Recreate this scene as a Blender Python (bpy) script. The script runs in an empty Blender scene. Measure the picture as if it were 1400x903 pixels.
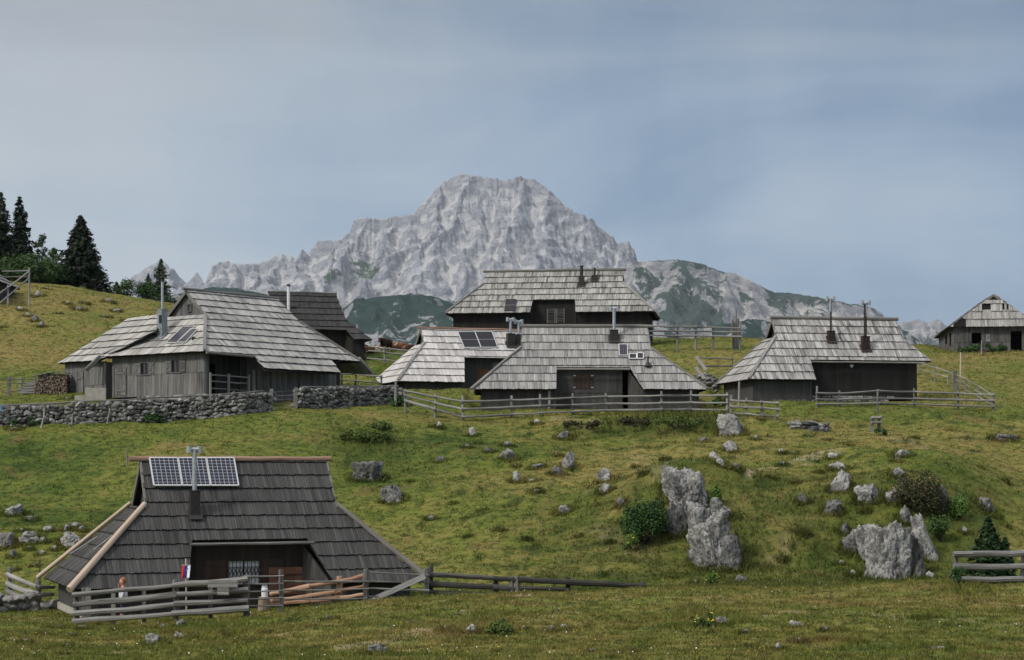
import bpy, bmesh, math, random
import numpy as np
from mathutils import Vector, Matrix

scene = bpy.context.scene
COL = scene.collection
R = math.radians
PX, UC, VH = 2600.0, 700.0, 640.0        # focal length, centre column and eye-level row of the photograph, in its pixels

# ------------------------------------------------------------------ camera
cam = bpy.data.cameras.new('camera'); camo = bpy.data.objects.new('camera', cam); COL.objects.link(camo)
cam.sensor_width = 36; cam.lens = PX/1400*36; cam.shift_y = (VH-451.5)/1400
cam.clip_start = 0.5; cam.clip_end = 60000
camo.location = (0, 0, 0); camo.rotation_euler = (R(90), 0, 0)
scene.camera = camo

# ------------------------------------------------------------------ light
SUN_DIR = Vector((-0.72, -0.50, 0.78)).normalized()      # towards the sun
sun_el = math.asin(SUN_DIR.z); sun_az = math.atan2(SUN_DIR.x, SUN_DIR.y)
world = bpy.data.worlds.new('World'); scene.world = world; world.use_nodes = True

def N(nt, t, **kw):
    n = nt.nodes.new(t)
    for k, v in kw.items():
        if k.startswith('i_'):
            n.inputs[k[2:]].default_value = v
        else: setattr(n, k, v)
    return n
def L(nt, a, b): nt.links.new(a, b)
def mth(nt, op, a, b=None, c=None, clamp=False):
    n = nt.nodes.new('ShaderNodeMath'); n.operation = op; n.use_clamp = clamp
    for i, x in enumerate((a, b, c)):
        if x is None: continue
        if isinstance(x, (int, float)): n.inputs[i].default_value = x
        else: nt.links.new(x, n.inputs[i])
    return n.outputs[0]
def mixc(nt, f, a, b, mode='MIX'):
    n = nt.nodes.new('ShaderNodeMix'); n.data_type = 'RGBA'; n.blend_type = mode; n.clamp_factor = True
    for s, x in ((n.inputs[0], f), (n.inputs[6], a), (n.inputs[7], b)):
        if isinstance(x, (int, float)): s.default_value = x
        elif isinstance(x, tuple): s.default_value = (*x, 1) if len(x) == 3 else x
        else: nt.links.new(x, s)
    return n.outputs[2]
def ramp(nt, fac, stops, interp='LINEAR'):
    n = nt.nodes.new('ShaderNodeValToRGB'); n.color_ramp.interpolation = interp
    e = n.color_ramp.elements
    while len(e) < len(stops): e.new(0.5)
    for i, (p, c) in enumerate(stops):
        e[i].position = p
        e[i].color = (c, c, c, 1) if isinstance(c, (int, float)) else (*c, 1)
    nt.links.new(fac, n.inputs[0]); return n.outputs[0]
def noise(nt, vec, scale, detail=4, rough=0.55, dist=0.0, out=0):
    n = nt.nodes.new('ShaderNodeTexNoise'); n.inputs['Scale'].default_value = scale
    n.inputs['Detail'].default_value = detail; n.inputs['Roughness'].default_value = rough; n.inputs['Distortion'].default_value = dist
    if vec is not None: nt.links.new(vec, n.inputs['Vector'])
    return n.outputs[out]
def mapping(nt, vec, scale=(1,1,1), loc=(0,0,0), rot=(0,0,0)):
    n = nt.nodes.new('ShaderNodeMapping'); n.inputs['Scale'].default_value = scale
    n.inputs['Location'].default_value = loc; n.inputs['Rotation'].default_value = rot
    nt.links.new(vec, n.inputs['Vector']); return n.outputs[0]

SKY_K = 0.1
def make_world():
    nt = world.node_tree; nt.nodes.clear()
    out = N(nt, 'ShaderNodeOutputWorld'); bg = N(nt, 'ShaderNodeBackground'); bg.inputs['Strength'].default_value = SKY_K
    L(nt, bg.outputs[0], out.inputs[0])
    sky = N(nt, 'ShaderNodeTexSky', sky_type='NISHITA', sun_disc=False)
    sky.sun_elevation = sun_el; sky.sun_rotation = sun_az; sky.altitude = 1600; sky.dust_density = 2
    tc = N(nt, 'ShaderNodeTexCoord').outputs['Generated']
    sp = N(nt, 'ShaderNodeSeparateXYZ'); L(nt, tc, sp.inputs[0])
    x, y, z = sp.outputs
    big = noise(nt, mapping(nt, tc, (3.2, 3.2, 13), (0.35, 0.0, 0.55), (0, R(6), 0)), 1.0, 5, 0.5, 0.5)
    veil = noise(nt, mapping(nt, tc, (9, 9, 2.2), (3.1, 0, 1)), 1.0, 5, 0.55, 0.3)
    streak = noise(nt, mapping(nt, tc, (5, 5, 42), (1.0, 2, 0), (0, R(-3), 0)), 1.0, 4, 0.55, 0.4)
    f = mth(nt, 'ADD', mth(nt, 'MULTIPLY', big, 1.65), mth(nt, 'MULTIPLY', veil, 0.7))
    f = mth(nt, 'ADD', f, mth(nt, 'MULTIPLY', streak, 0.22))
    f = mth(nt, 'SUBTRACT', f, mth(nt, 'MULTIPLY', x, 1.25))          # bluer to the right
    f = mth(nt, 'ADD', f, mth(nt, 'MULTIPLY', z, 1.5))               # greyer upwards
    f = mth(nt, 'SUBTRACT', f, 1.08, clamp=True)
    cl = ramp(nt, f, [(0.0, (0.100, 0.146, 0.212)), (0.35, (0.165, 0.210, 0.268)), (0.7, (0.232, 0.266, 0.300)), (1.0, (0.272, 0.294, 0.314))])
    # overcast skies brighten towards the zenith
    up = ramp(nt, z, [(0.0, (1.0,1.0,1.0)), (0.26, (1.0,1.0,1.0)), (0.55, (2.1,1.88,1.72)), (1.0, (2.7,2.4,2.15))])
    cl = mixc(nt, 1.0, cl, up, 'MULTIPLY')
    cl = mixc(nt, 1.0, cl, ramp(nt, mth(nt,'ADD',z,mth(nt,'MULTIPLY',mth(nt,'SUBTRACT',streak,0.5),0.06)), [(0.0,1.10),(0.13,1.08),(0.185,1.03),(0.235,0.85),(0.30,0.9),(0.42,1.0)]), 'MULTIPLY')
    cl = mixc(nt, 1.0, cl, (1/SKY_K,)*3, 'MULTIPLY')
    mx = mixc(nt, 0.90, sky.outputs[0], cl)
    L(nt, mx, bg.inputs[0])
make_world()
sl = bpy.data.lights.new('sun', 'SUN'); sl.energy = 1.5; sl.angle = R(10); sl.color = (1.0, 0.95, 0.87)
so = bpy.data.objects.new('sun', sl); COL.objects.link(so)
so.rotation_euler = SUN_DIR.to_track_quat('Z', 'Y').to_euler(); so.location = SUN_DIR*100
vs = scene.view_settings
vs.view_transform = 'Standard'; vs.look = 'None'; vs.exposure = 0.80; vs.gamma = 1; vs.use_curve_mapping = False
scene.render.engine = 'CYCLES'
scene.render.resolution_x, scene.render.resolution_y = 1024, 660

# ------------------------------------------------------------------ noise in numpy
def _h(ix, iy, iz, seed):
    n = (ix.astype(np.int64)*374761393 + iy.astype(np.int64)*668265263 + iz.astype(np.int64)*2147483647 + seed*1274126177) & 0xffffffff
    n = ((n ^ (n >> 13))*1274126177) & 0xffffffff
    n = ((n ^ (n >> 16))*2246822519) & 0xffffffff
    return n ^ (n >> 15)
def perlin2(x, y, seed=0):
    x = np.asarray(x, float); y = np.asarray(y, float)
    ix = np.floor(x); iy = np.floor(y); fx = x-ix; fy = y-iy
    ux = fx**3*(fx*(fx*6-15)+10); uy = fy**3*(fy*(fy*6-15)+10)
    def g(dx, dy):
        a = _h(ix+dx, iy+dy, ix*0, seed)*(2*math.pi/4294967296.0)
        return np.cos(a)*(fx-dx) + np.sin(a)*(fy-dy)
    a = g(0,0); b = g(1,0); c = g(0,1); d = g(1,1)
    return ((a+(b-a)*ux) + ((c+(d-c)*ux)-(a+(b-a)*ux))*uy)*1.5
_G3 = np.array([(1,1,0),(-1,1,0),(1,-1,0),(-1,-1,0),(1,0,1),(-1,0,1),(1,0,-1),(-1,0,-1),(0,1,1),(0,-1,1),(0,1,-1),(0,-1,-1)], float)
def perlin3(p, seed=0):
    i = np.floor(p); f = p-i; w = f**3*(f*(f*6-15)+10)
    r = 0
    for dx in (0,1):
        for dy in (0,1):
            for dz in (0,1):
                g = _G3[_h(i[:,0]+dx, i[:,1]+dy, i[:,2]+dz, seed) % 12]
                v = g[:,0]*(f[:,0]-dx)+g[:,1]*(f[:,1]-dy)+g[:,2]*(f[:,2]-dz)
                r = r + v*(w[:,0] if dx else 1-w[:,0])*(w[:,1] if dy else 1-w[:,1])*(w[:,2] if dz else 1-w[:,2])
    return r
def fbm2(x, y, oct=4, seed=0, rough=0.5, ridged=False):
    r = 0; a = 1; t = 0
    for o in range(oct):
        n = perlin2(x*2**o + 17.3*o, y*2**o - 9.1*o, seed+o)
        if ridged: n = 1-2*np.abs(n)
        r = r+a*n; t += a; a *= rough
    return r/t
def fbm3(p, oct=4, seed=0, rough=0.5, ridged=False):
    r = 0; a = 1; t = 0
    for o in range(oct):
        n = perlin3(p*2**o + 3.7*o, seed+o)
        if ridged: n = 1-2*np.abs(n)
        r = r+a*n; t += a; a *= rough
    return r/t
def sstep(a, b, x):
    t = np.clip((np.asarray(x, float)-a)/(b-a), 0, 1); return t*t*(3-2*t)

# ------------------------------------------------------------------ terrain
DK = np.array([34,40,46,52,56,60,66,72,80,88,96,102,108,115,125,135,150,165], float)
TAB = {
 -500:[903,880,864,852,846,840,818,775,715,660,597,562,546,532,490,440,385,360],
    0:[903,880,864,852,846,840,818,775,715,660,600,570,548,533,492,450,400,380],
  130:[903,884,870,858,850,838,815,778,718,655,600,570,547,535,500,462,413,399],
  280:[903,882,866,852,844,834,815,784,715,645,592,568,549,537,505,472,430,427],
  420:[903,878,858,838,830,828,812,780,712,648,592,564,550,540,515,488,478,482],
  560:[903,872,847,827,823,828,812,785,722,655,603,577,557,532,488,478,478,482],
  700:[903,868,840,816,808,814,803,770,695,650,610,585,563,543,510,480,467,467],
  850:[903,866,837,812,804,812,800,768,672,638,610,588,562,543,505,477,467,467],
 1000:[903,864,834,810,802,810,800,770,660,634,604,577,560,540,498,466,464,466],
 1150:[903,862,833,808,799,808,798,768,660,632,603,575,556,543,505,478,471,470],
 1300:[903,862,832,806,796,804,797,765,665,637,605,578,560,545,520,500,480,478],
 1400:[903,864,836,810,800,805,797,760,705,655,608,580,562,548,522,502,481,480],
 1900:[903,864,836,810,800,805,797,760,705,655,608,580,562,548,522,502,481,480]}
_us = np.array(sorted(TAB)); _V = np.array([TAB[u] for u in _us], float)
_Z = (VH-_V)*DK[None,:]/PX
# finer table: piecewise cubic (Catmull-Rom) along D, smooth blend along u
DF = np.concatenate([np.arange(2, 34, 1.0), np.arange(34, 175, 0.5), np.arange(175, 420, 5.0), np.array([420,600,900,1400,2200,3500,6000,12000,25000,50000.])])
UF = np.arange(-500, 1901, 10.0)
def _build():
    Dall = np.concatenate([[2,18], DK, [200,260,400,900,2000,4000,50000]])
    nu = len(_us)
    Zs = np.zeros((nu, len(Dall)))
    Zs[:,0] = -1.75; Zs[:,1] = -2.55
    Zs[:,2:2+len(DK)] = _Z
    zc = _Z[:,-1]
    Zs[:,-7] = zc-2; Zs[:,-6] = zc-12; Zs[:,-5] = -30; Zs[:,-4] = -120; Zs[:,-3:] = -260
    out = np.zeros((nu, len(DF)))
    m = np.zeros_like(Zs); h = np.diff(Dall); s = np.diff(Zs, axis=1)/h
    for k in range(1, len(Dall)-1):     # limited slopes
        a, b = s[:,k-1], s[:,k]
        w = (h[k]*a + h[k-1]*b)/(h[k]+h[k-1])
        lim = 3*np.minimum(np.abs(a), np.abs(b))
        m[:,k] = np.where(a*b > 0, np.sign(w)*np.minimum(np.abs(w), lim), w*0.25)
    m[:,0] = s[:,0]; m[:,-1] = s[:,-1]
    k = np.clip(np.searchsorted(Dall, DF, side='right')-1, 0, len(Dall)-2)
    t = (DF-Dall[k])/h[k]
    h00 = 2*t**3-3*t**2+1; h10 = t**3-2*t**2+t; h01 = -2*t**3+3*t**2; h11 = t**3-t**2
    out = h00*Zs[:,k]+h10*h[k]*m[:,k]+h01*Zs[:,k+1]+h11*h[k]*m[:,k+1]
    full = np.zeros((len(UF), len(DF)))
    for j in range(len(DF)): full[:,j] = np.interp(UF, _us, out[:,j])
    ker = np.exp(-0.5*(np.arange(-8,9)/4.0)**2); ker /= ker.sum()
    pad = np.pad(full, ((8,8),(0,0)), mode='edge')
    return sum(ker[i]*pad[i:i+len(UF)] for i in range(17))
ZF = _build()
LUMPS = [(945,79,1.3,3.2,3.0),(1228,77,1.2,3.4,3.0),(55,76,0.8,4.0,2.5),(1160,88,0.6,3,3),(700,92,0.5,4,3),(1270,83,0.7,3,2.5),(890,100.5,0.75,7.0,1.3),(1040,74,0.7,4,2),(620,84,0.3,4,3),(1350,84,0.5,4,3)]
PADS = []     # (X, Y, cos, sin, hx, hy, z): levelled ground under a house
def terr(x, y):
    x = np.asarray(x, float); y = np.maximum(np.asarray(y, float), 2.0)
    u = np.clip(UC+PX*x/y, -500, 1899.9)
    fu = (u+500)/10; iu = np.floor(fu).astype(int); fu = fu-iu; iu = np.minimum(iu, len(UF)-2)
    iy = np.clip(np.searchsorted(DF, y, side='right')-1, 0, len(DF)-2)
    fy = np.clip((y-DF[iy])/(DF[iy+1]-DF[iy]), 0, 1)
    z = (ZF[iu,iy]*(1-fu)+ZF[iu+1,iy]*fu)*(1-fy) + (ZF[iu,iy+1]*(1-fu)+ZF[iu+1,iy+1]*fu)*fy
    a = sstep(28, 60, y)*(1-sstep(170, 230, y))
    z = z + a*(0.22*perlin2(x/6.5, y/6.5, 3) + 0.17*sstep(62,70,y)*fbm2(x/2.6, y/2.2, 2, 5) + 0.05*fbm2(x/0.9, y/0.7, 2, 9))
    z = z + 0.05*(1-a)*perlin2(x/1.3, y/1.3, 11)*(1-sstep(170, 230, y))
    z = z + 0.13*sstep(34,38,y)*(1-sstep(54,57,y))*fbm2(x/2.8, y/2.4, 3, 67)
    z = z + 0.40*sstep(114,126,y)*(1-sstep(160,170,y))*(1-sstep(230,330,u))*fbm2(x/6, y/5, 3, 63)
    z = z + 0.28*sstep(66,72,y)*(1-sstep(100,106,y))*sstep(560,760,u)*fbm2(x/4.2, y/3.4, 3, 61)
    for (lu, ld, lh, rx, ry) in LUMPS:
        z = z + lh*np.exp(-((x-(lu-UC)*ld/PX)/rx)**2-((y-ld)/ry)**2)
    for (px, py, c, s, hx, hy, pz) in PADS:
        dx = x-px; dy = y-py; lx = dx*c+dy*s; ly = -dx*s+dy*c
        d = np.maximum(np.maximum(np.abs(lx)-hx, np.abs(ly)-hy), 0)
        w = 1-sstep(0, 1.3, d)
        z = z*(1-w)+np.minimum(z, pz)*w
    return z
def tz(x, y): return float(terr(np.array([x]), np.array([y]))[0])
def at(u, v, D): return Vector(((u-UC)*D/PX, D, (VH-v)*D/PX))
def gD(u, v, lo=34, hi=170):
    """distance at which the line of sight through (u, v) first meets the ground"""
    Ds = np.arange(lo, hi, 0.1)
    z = terr((u-UC)*Ds/PX, Ds); r = (VH-v)*Ds/PX
    k = np.nonzero(z >= r)[0]
    return float(Ds[k[0]]) if len(k) else float(Ds[np.argmin(r-z)])
def ground(u, v, lo=34, hi=170):
    D = gD(u, v, lo, hi); x = (u-UC)*D/PX
    return Vector((x, D, tz(x, D)))
def groundD(u, D):
    x = (u-UC)*D/PX; return Vector((x, D, tz(x, D)))

# ------------------------------------------------------------------ objects
def tag(o, label, cat, group=None):
    o['label'] = label; o['category'] = cat
    if group: o['group'] = group
    return o
def thing(name, label, cat, loc=(0,0,0), rz=0, group=None):
    o = bpy.data.objects.new(name, None); COL.objects.link(o); o.empty_display_size = 0.3
    o.location = loc; o.rotation_euler = (0, 0, rz)
    return tag(o, label, cat, group)
rng = random.Random(7)
class MB:
    def __init__(s): s.v = []; s.f = []; s.c = []; s.uv = []; s.m = []
    def face(s, pts, col=0.5, uv=None, mat=0):
        b = len(s.v); s.v.extend([tuple(p) for p in pts]); s.f.append(tuple(range(b, b+len(pts))))
        s.c.append(col); s.m.append(mat); s.uv.append(uv if uv else [(0,0)]*len(pts))
    def hexa(s, q, col=0.5, mat=0, uvs=(1,1)):
        """q: 8 points, 0-3 bottom ring, 4-7 top ring"""
        for idx in ((0,3,2,1),(4,5,6,7),(0,1,5,4),(1,2,6,5),(2,3,7,6),(3,0,4,7)):
            p = [Vector(q[i]) for i in idx]
            a = (p[1]-p[0]).length; b = (p[2]-p[1]).length
            s.face(p, col, [(0,0),(a,0),(a,b),(0,b)] if a < b else [(0,0),(0,a),(b,a),(b,0)], mat)
    def box(s, c, size, rz=0, col=0.5, mat=0, M=None):
        hx, hy, hz = size[0]/2, size[1]/2, size[2]/2
        q = [Vector((x,y,z)) for z in (-hz,hz) for x,y in ((-hx,-hy),(hx,-hy),(hx,hy),(-hx,hy))]
        m = M if M is not None else Matrix.Rotation(rz, 3, 'Z')
        s.hexa([m@p+Vector(c) for p in q], col, mat)
    def beam(s, a, b, w, h, up=(0,0,1), col=0.5, mat=0):
        a = Vector(a); b = Vector(b); d = (b-a).normalized(); up = Vector(up)
        x = d.cross(up)
        if x.length < 1e-4: x = Vector((1,0,0))
        x.normalize(); y = x.cross(d).normalized()
        q = []
        for p in (a, b):
            q += [p-x*w/2-y*h/2, p+x*w/2-y*h/2, p+x*w/2+y*h/2, p-x*w/2+y*h/2]
        s.hexa(q, col, mat)
    def tube(s, pts, rad, n=8, col=0.5, mat=0, wob=0, seed=0, caps=True, capcol=None, capmat=None):
        r_ = random.Random(seed); pts = [Vector(p) for p in pts]
        if not hasattr(rad, '__len__'): rad = [rad]*len(pts)
        rings = []; tot = 0
        ph = [r_.uniform(0.8,1.2) if wob else 1 for _ in range(n)]
        for i, p in enumerate(pts):
            d = (pts[min(i+1,len(pts)-1)]-pts[max(i-1,0)]).normalized()
            x = d.cross(Vector((0.13,0.21,0.97)))
            if x.length < 0.05: x = d.cross(Vector((1,0,0)))
            x.normalize(); y = d.cross(x)
            rr = [rad[i]*(1+wob*(ph[k]-1)*2+ (r_.uniform(-wob,wob)*0.4 if wob else 0)) for k in range(n)]
            rings.append([p+(x*math.cos(2*math.pi*k/n)+y*math.sin(2*math.pi*k/n))*rr[k] for k in range(n)])
        for i in range(len(pts)-1):
            ln = (pts[i+1]-pts[i]).length
            for k in range(n):
                k2 = (k+1) % n
                u0, u1 = k*2*math.pi*rad[i]/n, (k+1)*2*math.pi*rad[i]/n
                s.face([rings[i][k], rings[i][k2], rings[i+1][k2], rings[i+1][k]], col, [(u0,tot),(u1,tot),(u1,tot+ln),(u0,tot+ln)], mat)
            tot += ln
        if caps:
            cc = col if capcol is None else capcol; cm = mat if capmat is None else capmat
            s.face(list(reversed(rings[0])), cc, None, cm); s.face(rings[-1], cc, None, cm)
    def build(s, name, mats, parent=None, smooth=False, weld=False):
        me = bpy.data.meshes.new(name); me.from_pydata(s.v, [], s.f)
        if not isinstance(mats, (list, tuple)): mats = [mats]
        for m in mats: me.materials.append(m)
        nl = len(me.loops)
        uvl = me.uv_layers.new(name='UVMap')
        uvl.data.foreach_set('uv', np.array([c for f in s.uv for p in f for c in p], np.float32))
        at_ = me.attributes.new('rnd', 'FLOAT', 'FACE'); at_.data.foreach_set('value', np.array(s.c, np.float32))
        me.polygons.foreach_set('material_index', np.array(s.m, np.int32))
        if weld:
            bm = bmesh.new(); bm.from_mesh(me); bmesh.ops.remove_doubles(bm, verts=bm.verts, dist=1e-4); bm.to_mesh(me); bm.free()
        if smooth: me.polygons.foreach_set('use_smooth', np.ones(len(me.polygons), bool))
        me.update()
        o = bpy.data.objects.new(name, me); COL.objects.link(o)
        if parent: o.parent = parent
        return o
def np_mesh(name, verts, faces, mat, smooth=True, parent=None):
    """verts (n,3), faces (m,k) arrays"""
    me = bpy.data.meshes.new(name); verts = np.asarray(verts, np.float32); faces = np.asarray(faces, np.int32)
    m, k = faces.shape
    me.vertices.add(len(verts)); me.vertices.foreach_set('co', verts.ravel())
    me.loops.add(m*k); me.loops.foreach_set('vertex_index', faces.ravel())
    me.polygons.add(m); me.polygons.foreach_set('loop_start', np.arange(0, m*k, k, dtype=np.int32))
    me.polygons.foreach_set('use_smooth', np.full(m, smooth))
    me.update(calc_edges=True); me.validate()
    for mm in (mat if isinstance(mat, (list,tuple)) else [mat]): me.materials.append(mm)
    o = bpy.data.objects.new(name, me); COL.objects.link(o)
    if parent: o.parent = parent
    return o
def vattr(o, name, arr):
    a = o.data.attributes.new(name, 'FLOAT', 'POINT'); a.data.foreach_set('value', np.asarray(arr, np.float32))
def clip_poly(P, Q):
    """clip polygon P by convex counter-clockwise polygon Q, both 2D"""
    out = list(P)
    for i in range(len(Q)):
        a = Q[i]; b = Q[(i+1) % len(Q)]
        if not out: return []
        inp = out; out = []
        def sd(p): return (b[0]-a[0])*(p[1]-a[1])-(b[1]-a[1])*(p[0]-a[0])
        for j in range(len(inp)):
            p = inp[j]; q = inp[(j+1) % len(inp)]; dp = sd(p); dq = sd(q)
            if dp >= 0: out.append(p)
            if (dp >= 0) != (dq >= 0):
                t = dp/(dp-dq); out.append((p[0]+(q[0]-p[0])*t, p[1]+(q[1]-p[1])*t))
    return out
def ccw(P):
    a = sum(P[i][0]*P[(i+1)%len(P)][1]-P[(i+1)%len(P)][0]*P[i][1] for i in range(len(P)))
    return P if a > 0 else list(reversed(P))

# ------------------------------------------------------------------ materials
def newmat(name):
    m = bpy.data.materials.new(name); m.use_nodes = True; nt = m.node_tree
    b = nt.nodes['Principled BSDF']; b.inputs['Specular IOR Level'].default_value = 0.25
    return m, nt, b
def bump(nt, b, h, strength=0.3, dist=0.02):
    n = N(nt, 'ShaderNodeBump'); n.inputs['Strength'].default_value = strength; n.inputs['Distance'].default_value = dist
    L(nt, h, n.inputs['Height']); L(nt, n.outputs[0], b.inputs['Normal'])
def attr(nt, name): return N(nt, 'ShaderNodeAttribute', attribute_name=name).outputs['Fac']
def wood_mat(name, dark, light, streak=0.5, rough=0.85, stain=None, stain_amt=0.0, grain=9.0, bmp=0.4):
    m, nt, b = newmat(name)
    uv = N(nt, 'ShaderNodeUVMap').outputs[0]; r = attr(nt, 'rnd')
    geo = N(nt, 'ShaderNodeNewGeometry').outputs['Position']
    off = N(nt, 'ShaderNodeCombineXYZ'); L(nt, mth(nt,'MULTIPLY',r,37.0), off.inputs[0]); L(nt, mth(nt,'MULTIPLY',r,91.0), off.inputs[1])
    va = N(nt, 'ShaderNodeVectorMath', operation='ADD'); L(nt, uv, va.inputs[0]); L(nt, off.outputs[0], va.inputs[1])
    g = noise(nt, mapping(nt, va.outputs[0], (grain*2.2, 0.8, 1)), 1.0, 4, 0.6)
    g2 = noise(nt, mapping(nt, va.outputs[0], (3.5, 0.5, 1)), 1.0, 3, 0.5)
    big = noise(nt, geo, 0.55, 3, 0.5)
    f = mth(nt, 'MULTIPLY', r, 0.54)
    f = mth(nt, 'ADD', f, mth(nt, 'MULTIPLY', mth(nt, 'SUBTRACT', g, 0.5), streak*2.0))
    f = mth(nt, 'ADD', f, mth(nt, 'MULTIPLY', mth(nt, 'SUBTRACT', g2, 0.5), streak*1.2))
    f = mth(nt, 'ADD', f, mth(nt, 'MULTIPLY', mth(nt, 'SUBTRACT', big, 0.5), 0.55))
    f = mth(nt, 'ADD', f, 0.23, clamp=True)
    c = mixc(nt, f, dark, light)
    if stain:
        s = ramp(nt, noise(nt, mapping(nt, va.outputs[0], (2.2, 0.35, 1), (5,3,0)), 1.0, 4, 0.6), [(0.48, 0.0), (0.7, 1.0)])
        c = mixc(nt, mth(nt, 'MULTIPLY', s, stain_amt), c, stain)
    L(nt, c, b.inputs['Base Color']); b.inputs['Roughness'].default_value = rough
    bump(nt, b, g, bmp, 0.012)
    return m
M = {}
M['shingle_fore'] = wood_mat('dark_shingle', (0.022,0.0215,0.021), (0.098,0.096,0.095), 0.5)
M['shingle_dark'] = wood_mat('blackened_shingle', (0.018,0.018,0.019), (0.062,0.061,0.060), 0.4)
M['shingle_big'] = wood_mat('silver_shingle', (0.150,0.147,0.142), (0.52,0.51,0.49), 0.75, stain=(0.20,0.185,0.14), stain_amt=0.5)
M['shingle_light'] = wood_mat('pale_shingle', (0.24,0.23,0.228), (0.70,0.68,0.665), 0.65, stain=(0.36,0.31,0.29), stain_amt=0.45)
M['shingle_mid'] = wood_mat('grey_shingle', (0.115,0.113,0.111), (0.40,0.395,0.385), 0.75)
M['shingle_top'] = wood_mat('mossy_shingle', (0.085,0.083,0.077), (0.43,0.425,0.40), 1.05)
M['shingle_right'] = wood_mat('streaked_shingle', (0.075,0.072,0.070), (0.50,0.49,0.475), 1.05)
M['shingle_ruin'] = wood_mat('bleached_shingle', (0.14,0.135,0.13), (0.55,0.53,0.51), 0.9)
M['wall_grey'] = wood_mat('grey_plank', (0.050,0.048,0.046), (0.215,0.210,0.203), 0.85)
M['wall_ruin'] = wood_mat('ruin_plank', (0.040,0.038,0.036), (0.150,0.146,0.140), 0.9)
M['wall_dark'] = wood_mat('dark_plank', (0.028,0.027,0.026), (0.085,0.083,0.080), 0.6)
M['wall_black'] = wood_mat('tarred_plank', (0.008,0.0075,0.007), (0.028,0.026,0.024), 0.6)
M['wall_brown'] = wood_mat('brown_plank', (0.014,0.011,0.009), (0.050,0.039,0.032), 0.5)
M['shutter_brown'] = wood_mat('brown_shutter_wood', (0.030,0.019,0.015), (0.070,0.046,0.037), 0.4)
M['shutter_red'] = wood_mat('red_brown_wood', (0.060,0.028,0.018), (0.125,0.062,0.044), 0.4)
M['shutter_orange'] = wood_mat('orange_brown_wood', (0.09,0.042,0.022), (0.17,0.08,0.045), 0.4)
M['fence'] = wood_mat('weathered_rail_wood', (0.075,0.072,0.068), (0.33,0.32,0.305), 1.0)
M['fence_old'] = wood_mat('old_rail_wood', (0.055,0.052,0.049), (0.30,0.29,0.275), 1.0)
M['fence_dark'] = wood_mat('dark_rail_wood', (0.018,0.017,0.016), (0.095,0.090,0.084), 0.8)
M['fresh'] = wood_mat('peeled_orange_wood', (0.17,0.085,0.050), (0.47,0.31,0.215), 1.1)
M['pole'] = wood_mat('peeled_pale_pole', (0.36,0.26,0.19), (0.60,0.49,0.40), 0.5)
M['ridge_red'] = wood_mat('reddish_ridge_log', (0.16,0.095,0.065), (0.42,0.28,0.21), 0.9)
M['ridge_grey'] = wood_mat('grey_ridge_log', (0.09,0.086,0.078), (0.24,0.23,0.21), 0.7)
M['firewood'] = wood_mat('split_firewood', (0.060,0.045,0.035), (0.31,0.245,0.19), 0.9)
def simple_mat(name, col, rough=0.6, metal=0.0, var=0.25, scale=6.0, spec=0.3):
    m, nt, b = newmat(name)
    tc = N(nt, 'ShaderNodeTexCoord').outputs['Object']
    n = noise(nt, tc, scale, 5, 0.6)
    c = mixc(nt, ramp(nt, n, [(0.3,0.0),(0.7,1.0)]), tuple(x*(1-var) for x in col), tuple(min(1,x*(1+var)) for x in col))
    L(nt, c, b.inputs['Base Color']); b.inputs['Roughness'].default_value = rough; b.inputs['Metallic'].default_value = metal
    b.inputs['Specular IOR Level'].default_value = spec
    return m
M['steel'] = simple_mat('dull_steel', (0.42,0.44,0.46), 0.42, 0.6, 0.2)
M['zinc'] = simple_mat('zinc_sheet', (0.22,0.25,0.27), 0.5, 0.3, 0.25)
M['sheet_dark'] = simple_mat('dark_painted_sheet', (0.030,0.027,0.026), 0.55, 0.0, 0.3)
M['sheet_brown'] = simple_mat('brown_painted_sheet', (0.028,0.018,0.017), 0.55, 0.0, 0.3)
M['white_enamel'] = simple_mat('white_enamel', (0.66,0.67,0.68), 0.4, 0, 0.1)
M['alu'] = simple_mat('aluminium_frame', (0.55,0.56,0.57), 0.4, 0.3, 0.1)
M['shade_dark'] = simple_mat('shade_dark_board', (0.012,0.011,0.010), 0.9, 0, 0.3)  # near-black; shade of course edges and gaps put into the colour
M['concrete'] = simple_mat('pale_concrete', (0.36,0.34,0.30), 0.9, 0, 0.2, 4)
M['curtain'] = simple_mat('white_curtain', (0.62,0.63,0.65), 0.9, 0, 0.15, 12)
M['iron'] = simple_mat('black_iron', (0.015,0.015,0.016), 0.5, 0.2, 0.2)
M['red_cloth'] = simple_mat('red_cloth', (0.62,0.035,0.035), 0.85, 0, 0.1)
M['blue_cloth'] = simple_mat('blue_cloth', (0.05,0.11,0.50), 0.85, 0, 0.1)
M['white_cloth'] = simple_mat('white_cloth', (0.74,0.75,0.78), 0.85, 0, 0.08)
M['skin'] = simple_mat('skin', (0.52,0.26,0.19), 0.6, 0, 0.1)
M['hair'] = simple_mat('red_blond_hair', (0.26,0.115,0.045), 0.6, 0, 0.3, 40)
M['purple'] = simple_mat('purple_cloth', (0.045,0.018,0.085), 0.85, 0, 0.2, 20)
M['pink'] = simple_mat('pink_shoe', (0.40,0.20,0.18), 0.7, 0, 0.2)
M['light_blue'] = simple_mat('light_blue_plastic', (0.25,0.45,0.62), 0.4, 0, 0.1)
M['bark'] = simple_mat('bark', (0.055,0.042,0.034), 0.95, 0, 0.4, 9)

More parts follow.
